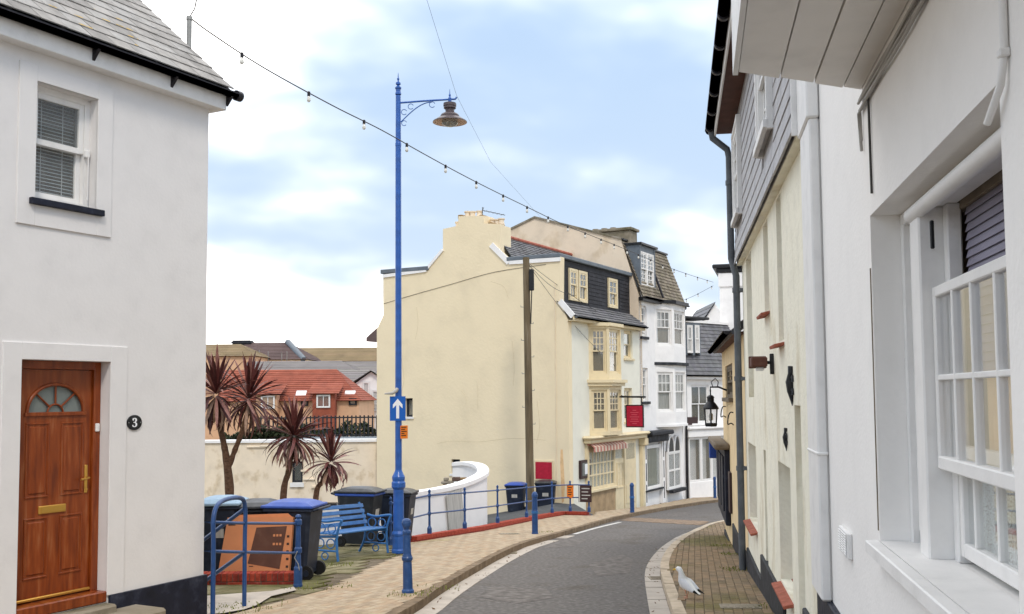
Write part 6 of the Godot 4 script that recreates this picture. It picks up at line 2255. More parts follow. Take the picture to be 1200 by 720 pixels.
	sb.bev(ox0 - 0.02, ox1 + 0.3, oy0 - 0.055, oy0 + 0.006, 0.003, 0.065, 0.006)
	sb.box(ox0 + 0.002, ox1 - 0.002, oy0 + 0.002, oy0 + 0.006, -deep - 0.05, 0.003)
	obj("sill", sb, M.white_trim, h)
	# square downpipe with its dark gap at the corner
	var p0 := U(X, 950, 300).x; var p1 := U(X, 965, 300).x
	p0 = maxf(p0, 0.01)
	var dp := MB.new()
	dp.bev(p0, p1, pt, U(X, 955, 150).y, 0.0, 0.07, 0.012)
	dp.bev(p0 - 0.01, p1 + 0.015, U(X, 955, 150).y, top, 0.0, 0.085, 0.012)
	dp.bev(p0 - 0.008, p1 + 0.012, U(X, 960, 527).y - 0.01, U(X, 960, 527).y + 0.01, 0.0, 0.076, 0.005)
	obj("downpipe", dp, M.white_trim, h)
	# louvred vent
	var vr := R(X, 988, 616, 1000, 657)
	var vt := thing("air_vent", "small white louvred air vent on the white wall below the deep window", "vent", X * T(vr.position.x, vr.position.y, 0))
	var vb := MB.new()
	vb.bev(0, vr.size.x, 0, vr.size.y, 0.0, 0.025, 0.005)
	obj("plate", vb, M.white_trim, vt)
	for k in 9:
		for c in 3:
			var sm := MB.new()
			sm.xf = Transform3D(Basis(Vector3(1, 0, 0), 0.5), Vector3(vr.size.x * (0.12 + 0.27 * c), vr.size.y * (0.08 + 0.095 * k), 0.026))
			sm.box(0, vr.size.x * 0.22, 0, 0.013, -0.004, 0.004)
			obj("louvre", sm, M.white_trim, vt)
	# oriel over the pavement, boarded underneath
	var hgt := U(X, 1010, 106).y
	var uf := U(X, 1010, 106).x
	var oc := hit(X, Vector3(0, hgt, 0), Vector3(0, 1, 0), 862, 84)
	var or_ := thing("oriel_window", "white oriel bay with a boarded underside jutting over the pavement", "bay window", X * T(0, hgt, 0))
	var d := oc.z
	var near := L - 2.0
	var pts := [Vector2(uf, 0.0), Vector2(oc.x, d), Vector2(near - 0.5, d), Vector2(near, 0.0)]
	var fl := [0.02, 0.338, 0.608, 0.845, 1.0]
	for k in 4:
		var a: float = fl[k]; var b: float = fl[k + 1]
		var za := d * (1.0 - a); var zb := d * (1.0 - b)
		var xa := lerpf(oc.x, uf, a); var xb := lerpf(oc.x, uf, b)
		var mb := MB.new()
		var yy := 0.004 * (k % 2)
		mb.vprism(PackedVector2Array([Vector2(xa, za - 0.004), Vector2(near, za - 0.004), Vector2(near, zb + 0.004), Vector2(xb, zb + 0.004)]), 0.0 + yy, 0.03)
		obj("soffit_board", mb, M.oriel_board, or_)
	var ow := MB.new()
	ow.vprism(PackedVector2Array([Vector2(uf, 0.001), Vector2(oc.x, d - 0.012), Vector2(near, d - 0.012), Vector2(near, 0.001)]), 0.03, 2.3)
	obj("bay_wall", ow, M.white_wall, or_)
	var ot := MB.new()
	ot.vprism(PackedVector2Array([Vector2(oc.x - 0.02, d - 0.012), Vector2(oc.x - 0.015, d + 0.012), Vector2(near, d + 0.012), Vector2(near, d - 0.012)]), -0.012, 0.5)
	obj("edge_board", ot, M.white_trim, or_)
	# bunched cables under the oriel and a stray white cable
	var cb := thing("cable_bundle", "bundle of white painted cables running along the wall under the oriel", "cable", X * T(0, hgt, 0))
	for k in 4:
		var pp := []
		for i in 18:
			var t := i / 17.0
			pp.append(Vector3(lerpf(uf + 0.0, near - 1.5, t), -0.05 - 0.022 * k + 0.008 * sin(t * 23.0 + k * 2.0), 0.012 + 0.006 * (k % 2)))
		if k > 1:
			pp.push_front(Vector3(uf + 0.02, -0.16 - 0.05 * k, 0.012))
		pipe("cable", cb, pp, 0.008, M.cable_grey, 6)
	var kx := U(X, 1021.5, 150).x
	pipe("drop_cable", cb, [Vector3(kx, -0.1, 0.01), Vector3(kx, U(X, 1021, 230).y - hgt, 0.008)], 0.006, M.wire, 6)
	var c2 := thing("loose_cable", "loose white cable with a cut end hanging beside the deep window", "cable", X)
	var q0 := U(X, 1183, 0); var q1 := U(X, 1183, 62); var q2 := U(X, 1182, 100); var q3 := U(X, 1171, 144)
	pipe("cable", c2, [Vector3(q0.x, q0.y + 0.6, 0.012), Vector3(q1.x, q1.y, 0.012), Vector3(q2.x, q2.y, 0.02), Vector3(q3.x, q3.y, 0.03)], 0.011, M.white_trim, 8)
	var cp2 := MB.new()
	cp2.bev(q1.x - 0.016, q1.x + 0.016, q1.y - 0.012, q1.y + 0.012, 0.0, 0.028, 0.004)
	obj("clip", cp2, M.white_trim, c2)

# ---------------------------------------------------------------- lamp, bollards, railings, pole
func upright(p: Vector3, turn := 0.0) -> Transform3D:
	return Transform3D(Basis(Vector3.UP, turn), p)

func ring_pts(c: Vector3, r: float, u: Vector3, v: Vector3, a0: float, a1: float, n: int) -> Array:
	var out := []
	for i in n + 1:
		var a := lerpf(a0, a1, float(i) / n)
		out.append(c + u * cos(a) * r + v * sin(a) * r)
	return out

func make_street_things() -> void:
	# street lamp
	var p := G(467, 648, 0.1)
	var Z := -p.z
	var s := Z / 1200.0
	var H := at(467, 90, Z).y - p.y
	var yy := func(py: float) -> float: return at(467, py, Z).y - p.y
	var lamp := thing("street_lamp", "tall blue cast iron street lamp with a brown bell lantern", "street lamp", upright(p))
	var b := MB.new()
	b.lathe([[0.0, 0.0], [0.125, 0.0], [0.125, 0.05], [0.112, 0.07], [0.112, yy.call(628)], [0.125, yy.call(627)], [0.125, yy.call(625)], [0.10, yy.call(622)]], 12, false)
	b.lathe([[0.10, yy.call(622)], [0.093, yy.call(580)], [0.093, yy.call(574)], [0.125, yy.call(571)], [0.125, yy.call(566)], [0.108, yy.call(564)], [0.115, yy.call(561)], [0.115, yy.call(559)], [0.07, yy.call(553)], [0.06, yy.call(551)]], 16)
	obj("base", b, M.blue_paint, lamp)
	var sh := MB.new()
	sh.lathe([[0.06, yy.call(552)], [0.058, yy.call(400)], [0.052, yy.call(172)], [0.056, yy.call(171)], [0.056, yy.call(168)], [0.05, yy.call(167)], [0.046, yy.call(112)]], 14)
	obj("shaft", sh, M.blue_paint, lamp)
	var cp := MB.new()
	cp.lathe([[0.055, yy.call(111)], [0.055, yy.call(109)], [0.046, yy.call(108)], [0.046, yy.call(105)], [0.058, yy.call(104)], [0.058, yy.call(102.5)], [0.03, yy.call(101)], [0.02, yy.call(100)], [0.045, yy.call(99)], [0.045, yy.call(97)], [0.015, yy.call(95.5)], [0.014, yy.call(94)], [0.025, yy.call(92.5)], [0.01, yy.call(91)], [0.004, yy.call(86)], [0.0, yy.call(85)]], 12)
	obj("finial", cp, M.blue_paint, lamp)
	var al := (528.5 - 467.0) * s
	var ay0: float = yy.call(120.5)
	var ay1: float = yy.call(117)
	pipe("arm", lamp, [Vector3(0.04, ay0, 0), Vector3(al * 0.5, lerpf(ay0, ay1, 0.55), 0), Vector3(al, ay1, 0), Vector3(al + 0.10, ay1 + 0.005, 0), Vector3(al + 0.125, ay1 + 0.04, 0)], 0.018, M.blue_paint, 8)
	var br := []
	for i in 13:
		var t := i / 12.0
		br.append(Vector3(0.05 + sin(t * PI * 0.5) * al * 0.62, lerpf(yy.call(143), ay0, 1.0 - cos(t * PI * 0.5)) if t < 1.0 else ay0, 0))
	for i in 13:
		var t := i / 12.0
		br[i] = Vector3(0.05 + t * al * 0.6, lerpf(yy.call(143.0), yy.call(120.0), sin(t * PI * 0.5)), 0)
	pipe("brace", lamp, br, 0.010, M.blue_paint, 6)
	for c in [[474, 144.5, 3.0], [474, 131.5, 3.2], [482, 125, 3.2], [507.5, 123, 3.4]]:
		var cc := Vector3((c[0] - 467) * s, yy.call(c[1]), 0)
		pipe("scroll", lamp, ring_pts(cc, c[2] * s, Vector3(1, 0, 0), Vector3(0, 1, 0), 0.4, 5.6, 14), 0.007, M.blue_paint, 6)
	var ln := part("lantern", lamp, T(al, 0, 0))
	var fn := MB.new()
	fn.lathe([[0.03, yy.call(120)], [0.035, yy.call(116)], [0.015, yy.call(113.5)], [0.022, yy.call(112)], [0.008, yy.call(110)], [0.003, yy.call(105)]], 10)
	obj("finial", fn, M.blue_paint, ln)
	var ca := MB.new()
	ca.lathe([[0.03, yy.call(120)], [7.6 * s, yy.call(121.5)], [7.8 * s, yy.call(123)], [7.8 * s, yy.call(125)], [7.2 * s, yy.call(125.5)], [7.4 * s, yy.call(127.5)], [5.4 * s, yy.call(129)]], 20)
	obj("crown_cap", ca, M.lamp_brown, ln)
	var nk := MB.new()
	nk.lathe([[5.4 * s, yy.call(129)], [5.2 * s, yy.call(132)], [10.0 * s, yy.call(134.5)], [11.2 * s, yy.call(136)], [11.2 * s, yy.call(138)]], 20)
	obj("neck", nk, M.lamp_brown, ln)
	var hd := MB.new()
	hd.lathe([[11.2 * s, yy.call(138)], [14 * s, yy.call(139)], [20.3 * s, yy.call(143)], [20.5 * s, yy.call(144)]], 28)
	obj("hood", hd, M.lamp_brown, ln)
	var hi := MB.new()
	hi.lathe([[20.3 * s, yy.call(144.1)], [14 * s, yy.call(140.6)], [10 * s, yy.call(139.5)], [0.0, yy.call(139.2)]], 28)
	obj("reflector", hi, M.lamp_inner, ln)
	var gb := MB.new()
	gb.lathe([[9.5 * s, yy.call(140)], [9.8 * s, yy.call(145)], [9.2 * s, yy.call(146.5)], [5 * s, yy.call(148.5)], [0.0, yy.call(149.3)]], 20)
	obj("bowl", gb, M.glass_frost, ln)
	# signs on the lamp
	var q := at(466.5, 479, Z)
	var sg := thing("one_way_sign", "blue rectangular sign with a white upward arrow on the lamp post", "road sign", upright(Vector3(q.x, q.y, p.z + 0.075), 0.08))
	var pl := MB.new()
	pl.bev(-9.1 * s, 9.1 * s, -14.2 * s, 14.2 * s, -0.006, 0.0, 0.002)
	obj("plate", pl, M.sign_blue, sg)
	var ar := MB.new()
	ar.prism(PackedVector2Array([Vector2(-1.7, -11.5) * s, Vector2(1.7, -11.5) * s, Vector2(1.7, 4.0) * s, Vector2(5.6, 0.2) * s, Vector2(5.6, 4.6) * s, Vector2(0, 11.5) * s, Vector2(-5.6, 4.6) * s, Vector2(-5.6, 0.2) * s, Vector2(-1.7, 4.0) * s]), 0.0005, 0.003)
	obj("arrow", ar, M.sign_white, sg)
	for y in [-8.0, 8.0]:
		pipe("clamp", sg, ring_pts(Vector3(0, y * s, -0.07), 0.062, Vector3(1, 0, 0), Vector3(0, 0, 1), 0, TAU, 16), 0.008, M.galvanised, 6)
	q = at(472.5, 506.5, Z)
	var on := thing("orange_notice", "orange printed notice strapped to the lamp post below the arrow sign", "notice", upright(Vector3(q.x + 0.02, q.y, p.z + 0.06), 0.35))
	var op := MB.new()
	op.bev(-4.4 * s, 4.4 * s, -7.6 * s, 7.6 * s, 0.0, 0.006, 0.002)
	obj("plate", op, M.sign_orange, on)
	for k in 5:
		var lm := MB.new()
		var w: float = [3.2, 2.4, 3.4, 2.0, 3.0][k]
		lm.box(-3.4 * s, (-3.4 + w * 1.9) * s, (5.0 - k * 2.4) * s, (6.1 - k * 2.4) * s, 0.006, 0.0075)
		obj("print", lm, M.print_black, on)
	q = at(466, 461, Z)
	var sl := thing("sign_light", "small white downlight arm fixed above the arrow sign", "sign light", upright(Vector3(q.x, q.y, p.z + 0.06)))
	pipe("arm", sl, [Vector3(0.0, 0.08, 0), Vector3(-0.02, 0.04, 0.03), Vector3(-0.08, 0.0, 0.06), Vector3(-0.22, -0.01, 0.08)], [0.03, 0.035, 0.03, 0.012], M.cable_grey, 8)
	# the near bollard with its ball top
	p = G(478, 695, 0.1)
	var hb := at(476, 608, -p.z).y - p.y
	var k1 := hb / 0.95
	var bo := thing("bollard", "blue cast iron bollard with a ball top on the kerb by the bins", "bollard", upright(p), "blue bollards along the kerb")
	var bm := MB.new()
	bm.lathe([[0.0, 0.0], [0.075, 0.0], [0.075, 0.03], [0.062, 0.05], [0.060, 0.06], [0.055, 0.36], [0.052, 0.40], [0.066, 0.42], [0.068, 0.45], [0.058, 0.47], [0.05, 0.50], [0.043, 0.74], [0.052, 0.765], [0.05, 0.79], [0.032, 0.81], [0.036, 0.825], [0.054, 0.86], [0.060, 0.895], [0.052, 0.93], [0.03, 0.95], [0.0, 0.955]], 18)
	bm.xf = Transform3D()
	var bo_body := obj("post", bm, M.blue_dull, bo, Transform3D(Basis().scaled(Vector3(1, k1, 1)).rotated(Vector3(0, 0, 1), 0.02), Vector3.ZERO))
	# plainer bollards down the street
	var first: Node3D = null
	for c in [[627, 626, "blue pillar bollard on the kerb in front of the yard railing"], [741, 601, "blue pillar bollard on the kerb outside the restaurant"], [838, 584, "blue pillar bollard by the corner shop window"]]:
		p = G(c[0], c[1], 0.1)
		if first == null:
			first = thing("bollard", c[2], "bollard", upright(p), "blue bollards along the kerb")
			var m2 := MB.new()
			m2.lathe([[0.0, 0.0], [0.075, 0.0], [0.075, 0.02], [0.068, 0.04], [0.066, 0.44], [0.074, 0.46], [0.074, 0.50], [0.064, 0.52], [0.060, 0.80], [0.07, 0.82], [0.07, 0.86], [0.055, 0.90], [0.03, 0.93], [0.0, 0.935]], 16)
			obj("post", m2, M.blue_dull, first)
			var bd := MB.new()
			bd.lathe([[0.0755, 0.455], [0.0755, 0.505]], 16)
			obj("band", bd, M.blue_bench, first)
		else:
			copy(first, upright(p), "bollard", c[2])
	# brick upstand with the yard railing on it
	var path := []
	for c in [[470, 638], [480, 635.5], [543, 625.5], [567, 621.5], [625, 609.5], [660, 603.5], [695.5, 604.5]]:
		path.append(to2(G(c[0], c[1], 0.1)))
	var up := thing("brick_upstand", "low red brick upstand under the blue yard railing", "wall")
	var sp := resample(smooth([path[1], path[2], path[3], path[4], path[5]], 6) + [path[5].lerp(path[6], 0.98)], 0.225)
	for lv in 2:
		var c := sp.duplicate()
		if lv == 1: c = resample([sp[0].lerp(sp[1], 0.5)] + sp.slice(1), 0.225)
		blocks_along("brick", up, c, -0.11, 0.11, 0.04 + lv * 0.085, 0.12 + lv * 0.085, M.brick_red if lv == 1 else M.brick_dark, 0.010)
	var rl := thing("yard_railing", "blue iron railing with ball finials and two rails beside the yard", "railing")
	var posts := []
	for c in [[470, 600], [502, 624], [546.5, 618], [583.5, 613], [618, 607], [646, 604], [671.5, 601.5], [693, 600]]:
		var best: Vector2 = sp[0]
		for e in sp:
			var d := Vector3(e.x, gy(e.y) + 0.2, e.y) - eye
			var dl := cam_basis.inverse() * d
			var bb := Vector3(best.x, gy(best.y) + 0.2, best.y) - eye
			var bl := cam_basis.inverse() * bb
			if absf(CX + F * dl.x / -dl.z - c[0]) < absf(CX + F * bl.x / -bl.z - c[0]): best = e
		posts.append(on_street(best, 0.2))
	posts[0] = on_street(sp[0] + (sp[0] - sp[3]).normalized() * 0.8, 0.1)
	var pm := MB.new()
	pm.lathe([[0.05, 0.0], [0.05, 0.12], [0.035, 0.15], [0.026, 0.17], [0.024, 0.38], [0.036, 0.40], [0.036, 0.45], [0.024, 0.47], [0.022, 0.76], [0.034, 0.78], [0.034, 0.83], [0.02, 0.85], [0.03, 0.88], [0.03, 0.905], [0.012, 0.93], [0.0, 0.935]], 12)
	var pmm := pm.mesh()
	for e in posts: obj("post", pmm, M.blue_dull, rl, T(e.x, e.y, e.z))
	for y in [0.425, 0.805]:
		for i in posts.size() - 1:
			pipe("rail", rl, [posts[i] + Vector3(0, y, 0), posts[i + 1] + Vector3(0, y, 0)], 0.017, M.blue_dull, 8)
	# notices on the railing
	var n1: Vector3 = posts[6] + Vector3(0, 0.6, 0.05)
	var nt := thing("railing_notice", "small orange notice tied to the yard railing", "notice", upright(n1))
	var nm := MB.new()
	nm.bev(-0.1, 0.1, -0.19, 0.19, 0.0, 0.008, 0.002)
	obj("plate", nm, M.sign_orange, nt)
	for k in 4:
		var lm := MB.new()
		lm.box(-0.07, 0.05 - 0.02 * (k % 2), 0.11 - k * 0.07, 0.14 - k * 0.07, 0.008, 0.0095)
		obj("print", lm, M.print_black, nt)
	var n2: Vector3 = posts[7] + Vector3(-0.12, 0.55, 0.06)
	var bs := thing("menu_board", "dark board with pale lettering hung on the end of the yard railing", "board", upright(n2, -0.25))
	var bb2 := MB.new()
	bb2.bev(-0.20, 0.20, -0.25, 0.25, 0.0, 0.015, 0.004)
	obj("board", bb2, M.sign_brown, bs)
	var be := MB.new()
	be.box(-0.19, -0.15, -0.24, 0.24, 0.015, 0.017)
	for k in 4: be.box(-0.10, [0.14, 0.10, 0.16, 0.08][k], 0.14 - k * 0.1, 0.17 - k * 0.1, 0.015, 0.017)
	obj("lettering", be, M.net, bs)
	# wooden pole with climbing steps
	p = G(622, 605, -0.02)
	p.z -= 0.2
	var pt := at(616.5, 302, -p.z)
	var po := thing("utility_pole", "weathered wooden utility pole with step irons before the cream gable", "pole", upright(p))
	var top := pt - p
	var pb := MB.new()
	pb.tube([Vector3(0, -0.3, 0), top * 0.3, top * 0.65, top], [0.135, 0.13, 0.12, 0.11], 14)
	obj("pole", pb, M.pole_wood, po)
	for k in 9:
		var c := top * (0.35 + 0.065 * k)
		pipe("step_iron", po, [c + Vector3(0, 0, 0.0), c + Vector3(0.2 * (1 if k % 2 == 0 else -1), 0, 0.06), c + Vector3(0.2 * (1 if k % 2 == 0 else -1), 0.05, 0.06)], 0.012, M.galvanised, 6)
	var bx := MB.new()
	bx.bev(0.02, 0.18, top.y - 1.1, top.y - 0.4, 0.03, 0.16, 0.02)
	bx.tube([Vector3(0.1, top.y - 1.1, 0.1), Vector3(0.06, top.y - 2.2, 0.12)], 0.02, 6)
	obj("junction_box", bx, M.black_paint, po)
	# wires from the pole
	var ends := [[CB * Vector3(0.5, 7.4, 0.1), "thin wire from the wooden pole to the restaurant eaves"], [CB * Vector3(3.0, 5.0, 0.5), "thin wire from the wooden pole down to the bay window"], [CB * Vector3(6.8, 6.4, 0.2), "thin wire from the wooden pole to the mansard house"]]
	for e in ends:
		var a := p + top * 0.985
		var pts := []
		for i in 13:
			var t := i / 12.0
			pts.append(a.lerp(e[0], t) - Vector3(0, 0.25 * sin(t * PI), 0))
		var w := thing("overhead_wire", e[1], "wire")
		pipe("wire", w, pts, 0.008, M.wire, 5)

# ---------------------------------------------------------------- bins, bench, palms and the things by the steps
func make_bin(called: String, label: String, at_: Vector3, turn: float, body: Material, lid: Material, k := Vector3.ONE, rim: Material = null) -> Node3D:
	var open := 0.0
	var b := thing(called, label, "wheelie bin", Transform3D(Basis(Vector3.UP, turn).scaled_local(k), at_), "wheelie bins")
	var m := MB.new()
	# tapered tub: z forward
	var lo := [Vector3(-0.22, 0.06, 0.27), Vector3(0.22, 0.06, 0.27), Vector3(0.22, 0.06, -0.22), Vector3(-0.22, 0.06, -0.22)]
	var hi := [Vector3(-0.275, 0.93, 0.36), Vector3(0.275, 0.93, 0.36), Vector3(0.275, 0.93, -0.30), Vector3(-0.275, 0.93, -0.30)]
	for i in 4:
		var j := (i + 1) % 4
		# chamfered corners
		var a: Vector3 = lo[i].lerp(lo[j], 0.08); var c: Vector3 = lo[j].lerp(lo[i], 0.08)
		var d: Vector3 = hi[j].lerp(hi[i], 0.08); var e: Vector3 = hi[i].lerp(hi[j], 0.08)
		m.quad(a, c, d, e)
		var f: Vector3 = lo[j].lerp(lo[(j + 1) % 4], 0.08); var g: Vector3 = hi[j].lerp(hi[(j + 1) % 4], 0.08)
		m.quad(c, f, g, d)
	m.quad(lo[3], lo[2], lo[1], lo[0])
	m.box(-0.10, 0.10, 0.06, 0.8, 0.22, 0.30)
	obj("body", m, body, b)
	var r := MB.new()
	r.bev(-0.295, 0.295, 0.925, 0.975, -0.33, 0.385, 0.015)
	obj("rim", r, rim if rim else body, b)
	var hd := MB.new()
	hd.tube([Vector3(-0.24, 0.95, -0.33), Vector3(-0.24, 0.97, -0.40), Vector3(0.24, 0.97, -0.40), Vector3(0.24, 0.95, -0.33)], 0.018, 8)
	obj("handle", hd, body, b)
	var l := MB.new()
	l.xf = Transform3D(Basis(Vector3(1, 0, 0), -open), Vector3(0, 0.98, -0.34)) * T(0, 0, 0.34)
	# domed lid
	var n := 8
	for i in n:
		for j in n:
			var q := func(a: int, c: int) -> Vector3:
				var u := a / float(n) * 2 - 1; var v := c / float(n) * 2 - 1
				return Vector3(u * 0.30, 0.035 + 0.07 * (1 - pow(absf(u), 4)) * (1 - pow(absf(v), 4)), v * 0.37 + 0.03)
			l.quad(q.call(i, j + 1), q.call(i + 1, j + 1), q.call(i + 1, j), q.call(i, j))
	l.bev(-0.305, 0.305, 0.0, 0.04, -0.345, 0.41, 0.01)
	obj("lid", l, lid, b)
	var lb := MB.new()
	lb.xf = Transform3D(Basis(Vector3(1, 0, 0), 0.103), Vector3(0, 0.62, 0.335))
	lb.box(-0.085, 0.085, -0.06, 0.06, 0.0, 0.003)
	obj("label", lb, M.net, b)
	for s in [-1, 1]:
		var w := MB.new()
		w.tube([Vector3(s * 0.21, 0.1, -0.24), Vector3(s * 0.26, 0.1, -0.24)], 0.1, 16)
		var wo := obj("wheel", w, M.rubber, b)
		var hu := MB.new()
		hu.tube([Vector3(s * 0.255, 0.1, -0.24), Vector3(s * 0.268, 0.1, -0.24)], 0.045, 12)
		obj("hub", hu, body, wo)
	return b

func make_palm(label: String, base: Vector3, stems: Array, heads: Array, n: int, len_: float) -> void:
	n = int(n * 0.85)
	var t := thing("cordyline_palm", label, "palm", T(base.x, base.y, base.z), "red cordyline palms behind the bins")
	for st in stems:
		var pts := []
		var rad := []
		var cnt: int = st.size()
		var sm := smooth(st.map(func(q): return q[0] - base), 5)
		for i in sm.size():
			pts.append(sm[i])
			var k := float(i) / (sm.size() - 1) * (cnt - 1)
			var a := mini(int(k), cnt - 2)
			rad.append(lerpf(st[a][1], st[a + 1][1], k - a) * rng.randf_range(0.86, 1.12))
		var mb := MB.new()
		mb.tube(pts, rad, 10)
		obj("trunk", mb, M.bark, t)
	# leaf shapes: long blades, folded along the middle, drooping more or less
	var shapes := []
	for dr in [0.16, 0.55, 1.15, 2.0]:
		var mb := MB.new()
		var prev := []
		var pos := Vector3.ZERO
		var ang := 0.0
		var seg := 7
		for i in seg + 1:
			var u := float(i) / seg
			var w := 0.028 * (0.45 + 1.6 * u) * (1.0 - pow(u, 3.0)) if u < 0.99 else 0.0
			w = maxf(w, 0.0)
			var up := Vector3(0, cos(ang), sin(ang)) 
			var row := [pos + Vector3(-w, 0, 0) + up * w * 0.35, pos, pos + Vector3(w, 0, 0) + up * w * 0.35]
			if i > 0:
				mb.quad(prev[0], prev[1], row[1], row[0]); mb.quad(prev[1], prev[2], row[2], row[1])
			prev = row
			ang += dr / seg * (0.4 + 1.3 * u)
			pos += Vector3(0, -sin(ang), cos(ang)) * (1.0 / seg)
		shapes.append(mb.mesh())
	for hq in heads:
		var c: Vector3 = hq[0] - base
		var size: float = hq[1]
		var lean: Vector3 = hq[2]
		var cr := part("crown", t, T(c.x, c.y, c.z))
		var nn := int(n * hq[3])
		for i in nn:
			var az := i * 2.39996 + rng.randf_range(-0.25, 0.25)
			var u := (i + 0.5) / nn                         # from the hanging skirt to the upright middle
			var el := lerpf(-1.35, 1.45, pow(u, 0.8)) + rng.randf_range(-0.16, 0.16)
			var sh := 0 if el > 0.85 else (1 if el > 0.3 else (2 if rng.randf() < 0.55 else (1 if rng.randf() < 0.5 else 3)))
			var d := Vector3(cos(el) * cos(az), sin(el), cos(el) * sin(az)) + lean * 0.25
			var z := d.normalized()
			var x := Vector3.UP.cross(z)
			x = x.normalized() if x.length() > 0.05 else Vector3.RIGHT
			var bs := Basis(x, z.cross(x), z)
			var l := size * len_ * rng.randf_range(0.78, 1.1) * (0.85 if el < -0.6 else 1.0)
			bs = bs * Basis(Vector3(0, 0, 1), rng.randf_range(-0.5, 0.5)) 
			bs = bs.scaled_local(Vector3(1.0, l, l))
			var mt: Material = M["leaf_%d" % (0 if rng.randf() < 0.45 else (1 if rng.randf() < 0.55 else 2))]
			if el < -0.45 and rng.randf() < 0.5: mt = M.leaf_3
			obj("leaf", shapes[sh], mt, cr, Transform3D(bs, z * 0.04 + Vector3(0, 0.12 * (u - 0.6), 0)))

func make_yard_things() -> void:
	# low brick wall, concrete apron
	var z := 13.7
	var a := at(226, 673, z); var b := at(344.5, 673, z)
	var bw := thing("brick_wall", "low red brick wall with a header course behind the blue handrail", "wall", T(a.x, gy(-z) + 0.0, -z))
	var top := a.y - bw.position.y
	var len_ := b.x - a.x
	var core := MB.new()
	core.box(0.01, len_ - 0.01, -0.3, top - 0.01, -0.2, -0.008)
	obj("mortar", core, M.mortar, bw)
	var hb := MB.new(); hb.bev(0.004, 0.069, 0, 0.105, -0.21, 0.0, 0.004)
	var hm := hb.mesh()
	var sb := MB.new(); sb.bev(0.005, 0.215, 0, 0.065, -0.1, 0.0, 0.004)
	var sm := sb.mesh()
	var x := 0.0
	while x < len_ - 0.05:
		obj("brick", hm, M.brick_red if rng.randf() < 0.6 else M.brick_dark, bw, T(x, top - 0.105, rng.randf_range(-0.002, 0.004)))
		x += 0.0745
	var y := top - 0.105 - 0.075
	var row := 0
	while y > -0.15:
		x = -0.11 * (row % 2)
		while x < len_ - 0.2:
			if x >= -0.001: obj("brick", sm, M.brick_red if rng.randf() < 0.6 else M.brick_dark, bw, T(x, y, rng.randf_range(-0.003, 0.003)))
			x += 0.225
		y -= 0.075
		row += 1
	var apr := PackedVector2Array()
	for c in [[236, 722], [236, 700], [318, 694], [344, 689], [347, 693], [318, 700], [300, 711], [285, 716], [262, 720]]: apr.append(to2(G(c[0], c[1], 0.1)))
	struct("concrete_apron", flat(apr, 0.112), M.concrete)
	# tubular handrail at the head of the steps
	var h0 := G(249, 727, 0.1); var h1 := G(286, 712, 0.1)
	var hy := at(249, 598, -h0.z).y
	var hy1 := at(286, 590, -h1.z).y
	var ht := maxf(hy, hy1) 
	var hr := thing("hand_rail", "blue tubular hooped handrail at the head of the steps by the cottage corner", "handrail")
	var tl := Vector3(h0.x, hy, h0.z); var tr := Vector3(h1.x, hy1, h1.z)
	pipe("hoop", hr, smooth([h0 + Vector3(0, -0.1, 0), Vector3(h0.x, hy - 0.4, h0.z), Vector3(h0.x, hy - 0.06, h0.z), tl.lerp(tr, 0.22) + Vector3(0, 0.07, 0), tl.lerp(tr, 0.82) + Vector3(0, 0.07, 0), tr + Vector3(0, -0.05, 0), Vector3(h1.x, hy1 - 0.4, h1.z), h1 + Vector3(0, -0.1, 0)], 5), 0.024, M.blue_dull, 10)
	var pst := G(349, 688, 0.1)
	for e in [[613.5, 614], [647.5, 648.5]]:
		pipe("rail", hr, [at(286, e[0], -h1.z), at(347, e[1], -pst.z)], 0.017, M.blue_dull, 8)
		pipe("rail", hr, [at(286, e[0], -h1.z), at(250, e[0] - 1.0, -h0.z), at(228, e[0] - 1.5, 10.95)], 0.017, M.blue_dull, 8)
	for e in [[597, 641], [648, 690]]:
		pipe("stair_rail", hr, [at(286, e[0], -h1.z), at(228, e[1], 12.6)], 0.024, M.blue_dull, 8)
	var ps := MB.new()
	var pk := (at(349, 603, -pst.z).y - pst.y) / 1.0
	ps.lathe([[0.06, 0.0], [0.06, 0.03], [0.055, 0.05], [0.055, 0.26], [0.04, 0.29], [0.036, 0.46], [0.05, 0.47], [0.05, 0.53], [0.036, 0.55], [0.033, 0.84], [0.048, 0.86], [0.048, 0.92], [0.025, 0.94], [0.04, 0.965], [0.03, 0.99], [0.0, 1.0]], 14)
	obj("post", ps, M.blue_dull, hr, Transform3D(Basis().scaled(Vector3(1, pk, 1)), pst))
	pipe("chain", hr, [pst + Vector3(0, 0.46, 0.05), pst + Vector3(-0.03, 0.38, 0.08), pst + Vector3(0.02, 0.3, 0.08), pst + Vector3(0.03, 0.22, 0.06)], 0.006, M.galvanised, 6)
	# bins beside the wall
	var z1 := 14.5
	var p := at(347, 682, z1); p.y = gy(-z1) + 0.1
	make_bin("wheelie_bin", "dark wheelie bin with a bright blue lid beside the bench", p, deg_to_rad(-100), M.bin_body, M.lid_blue)
	p = at(302, 685, z1 + 0.2); p.y = gy(-z1 - 0.2) + 0.1
	make_bin("wheelie_bin", "dark wheelie bin with a grey black lid behind the cardboard box", p, deg_to_rad(8), M.bin_black, M.lid_black)
	p = at(260, 685, z1 + 0.1); p.y = gy(-z1 - 0.1) + 0.1
	make_bin("wheelie_bin", "dark wheelie bin with a pale blue lid by the cottage corner", p, deg_to_rad(4), M.bin_body, M.lid_pale, Vector3(1.0, 1.05, 1.0))
	# flattened television carton leaning on the bins
	var c0 := at(254, 675, 13.98); var c1 := at(338, 674, 13.98); var c2 := at(342, 606, 14.12)
	var cx := (c1 - c0).normalized()
	var up := (c2 - c1)
	var cw := (c1 - c0).length(); var ch := up.length()
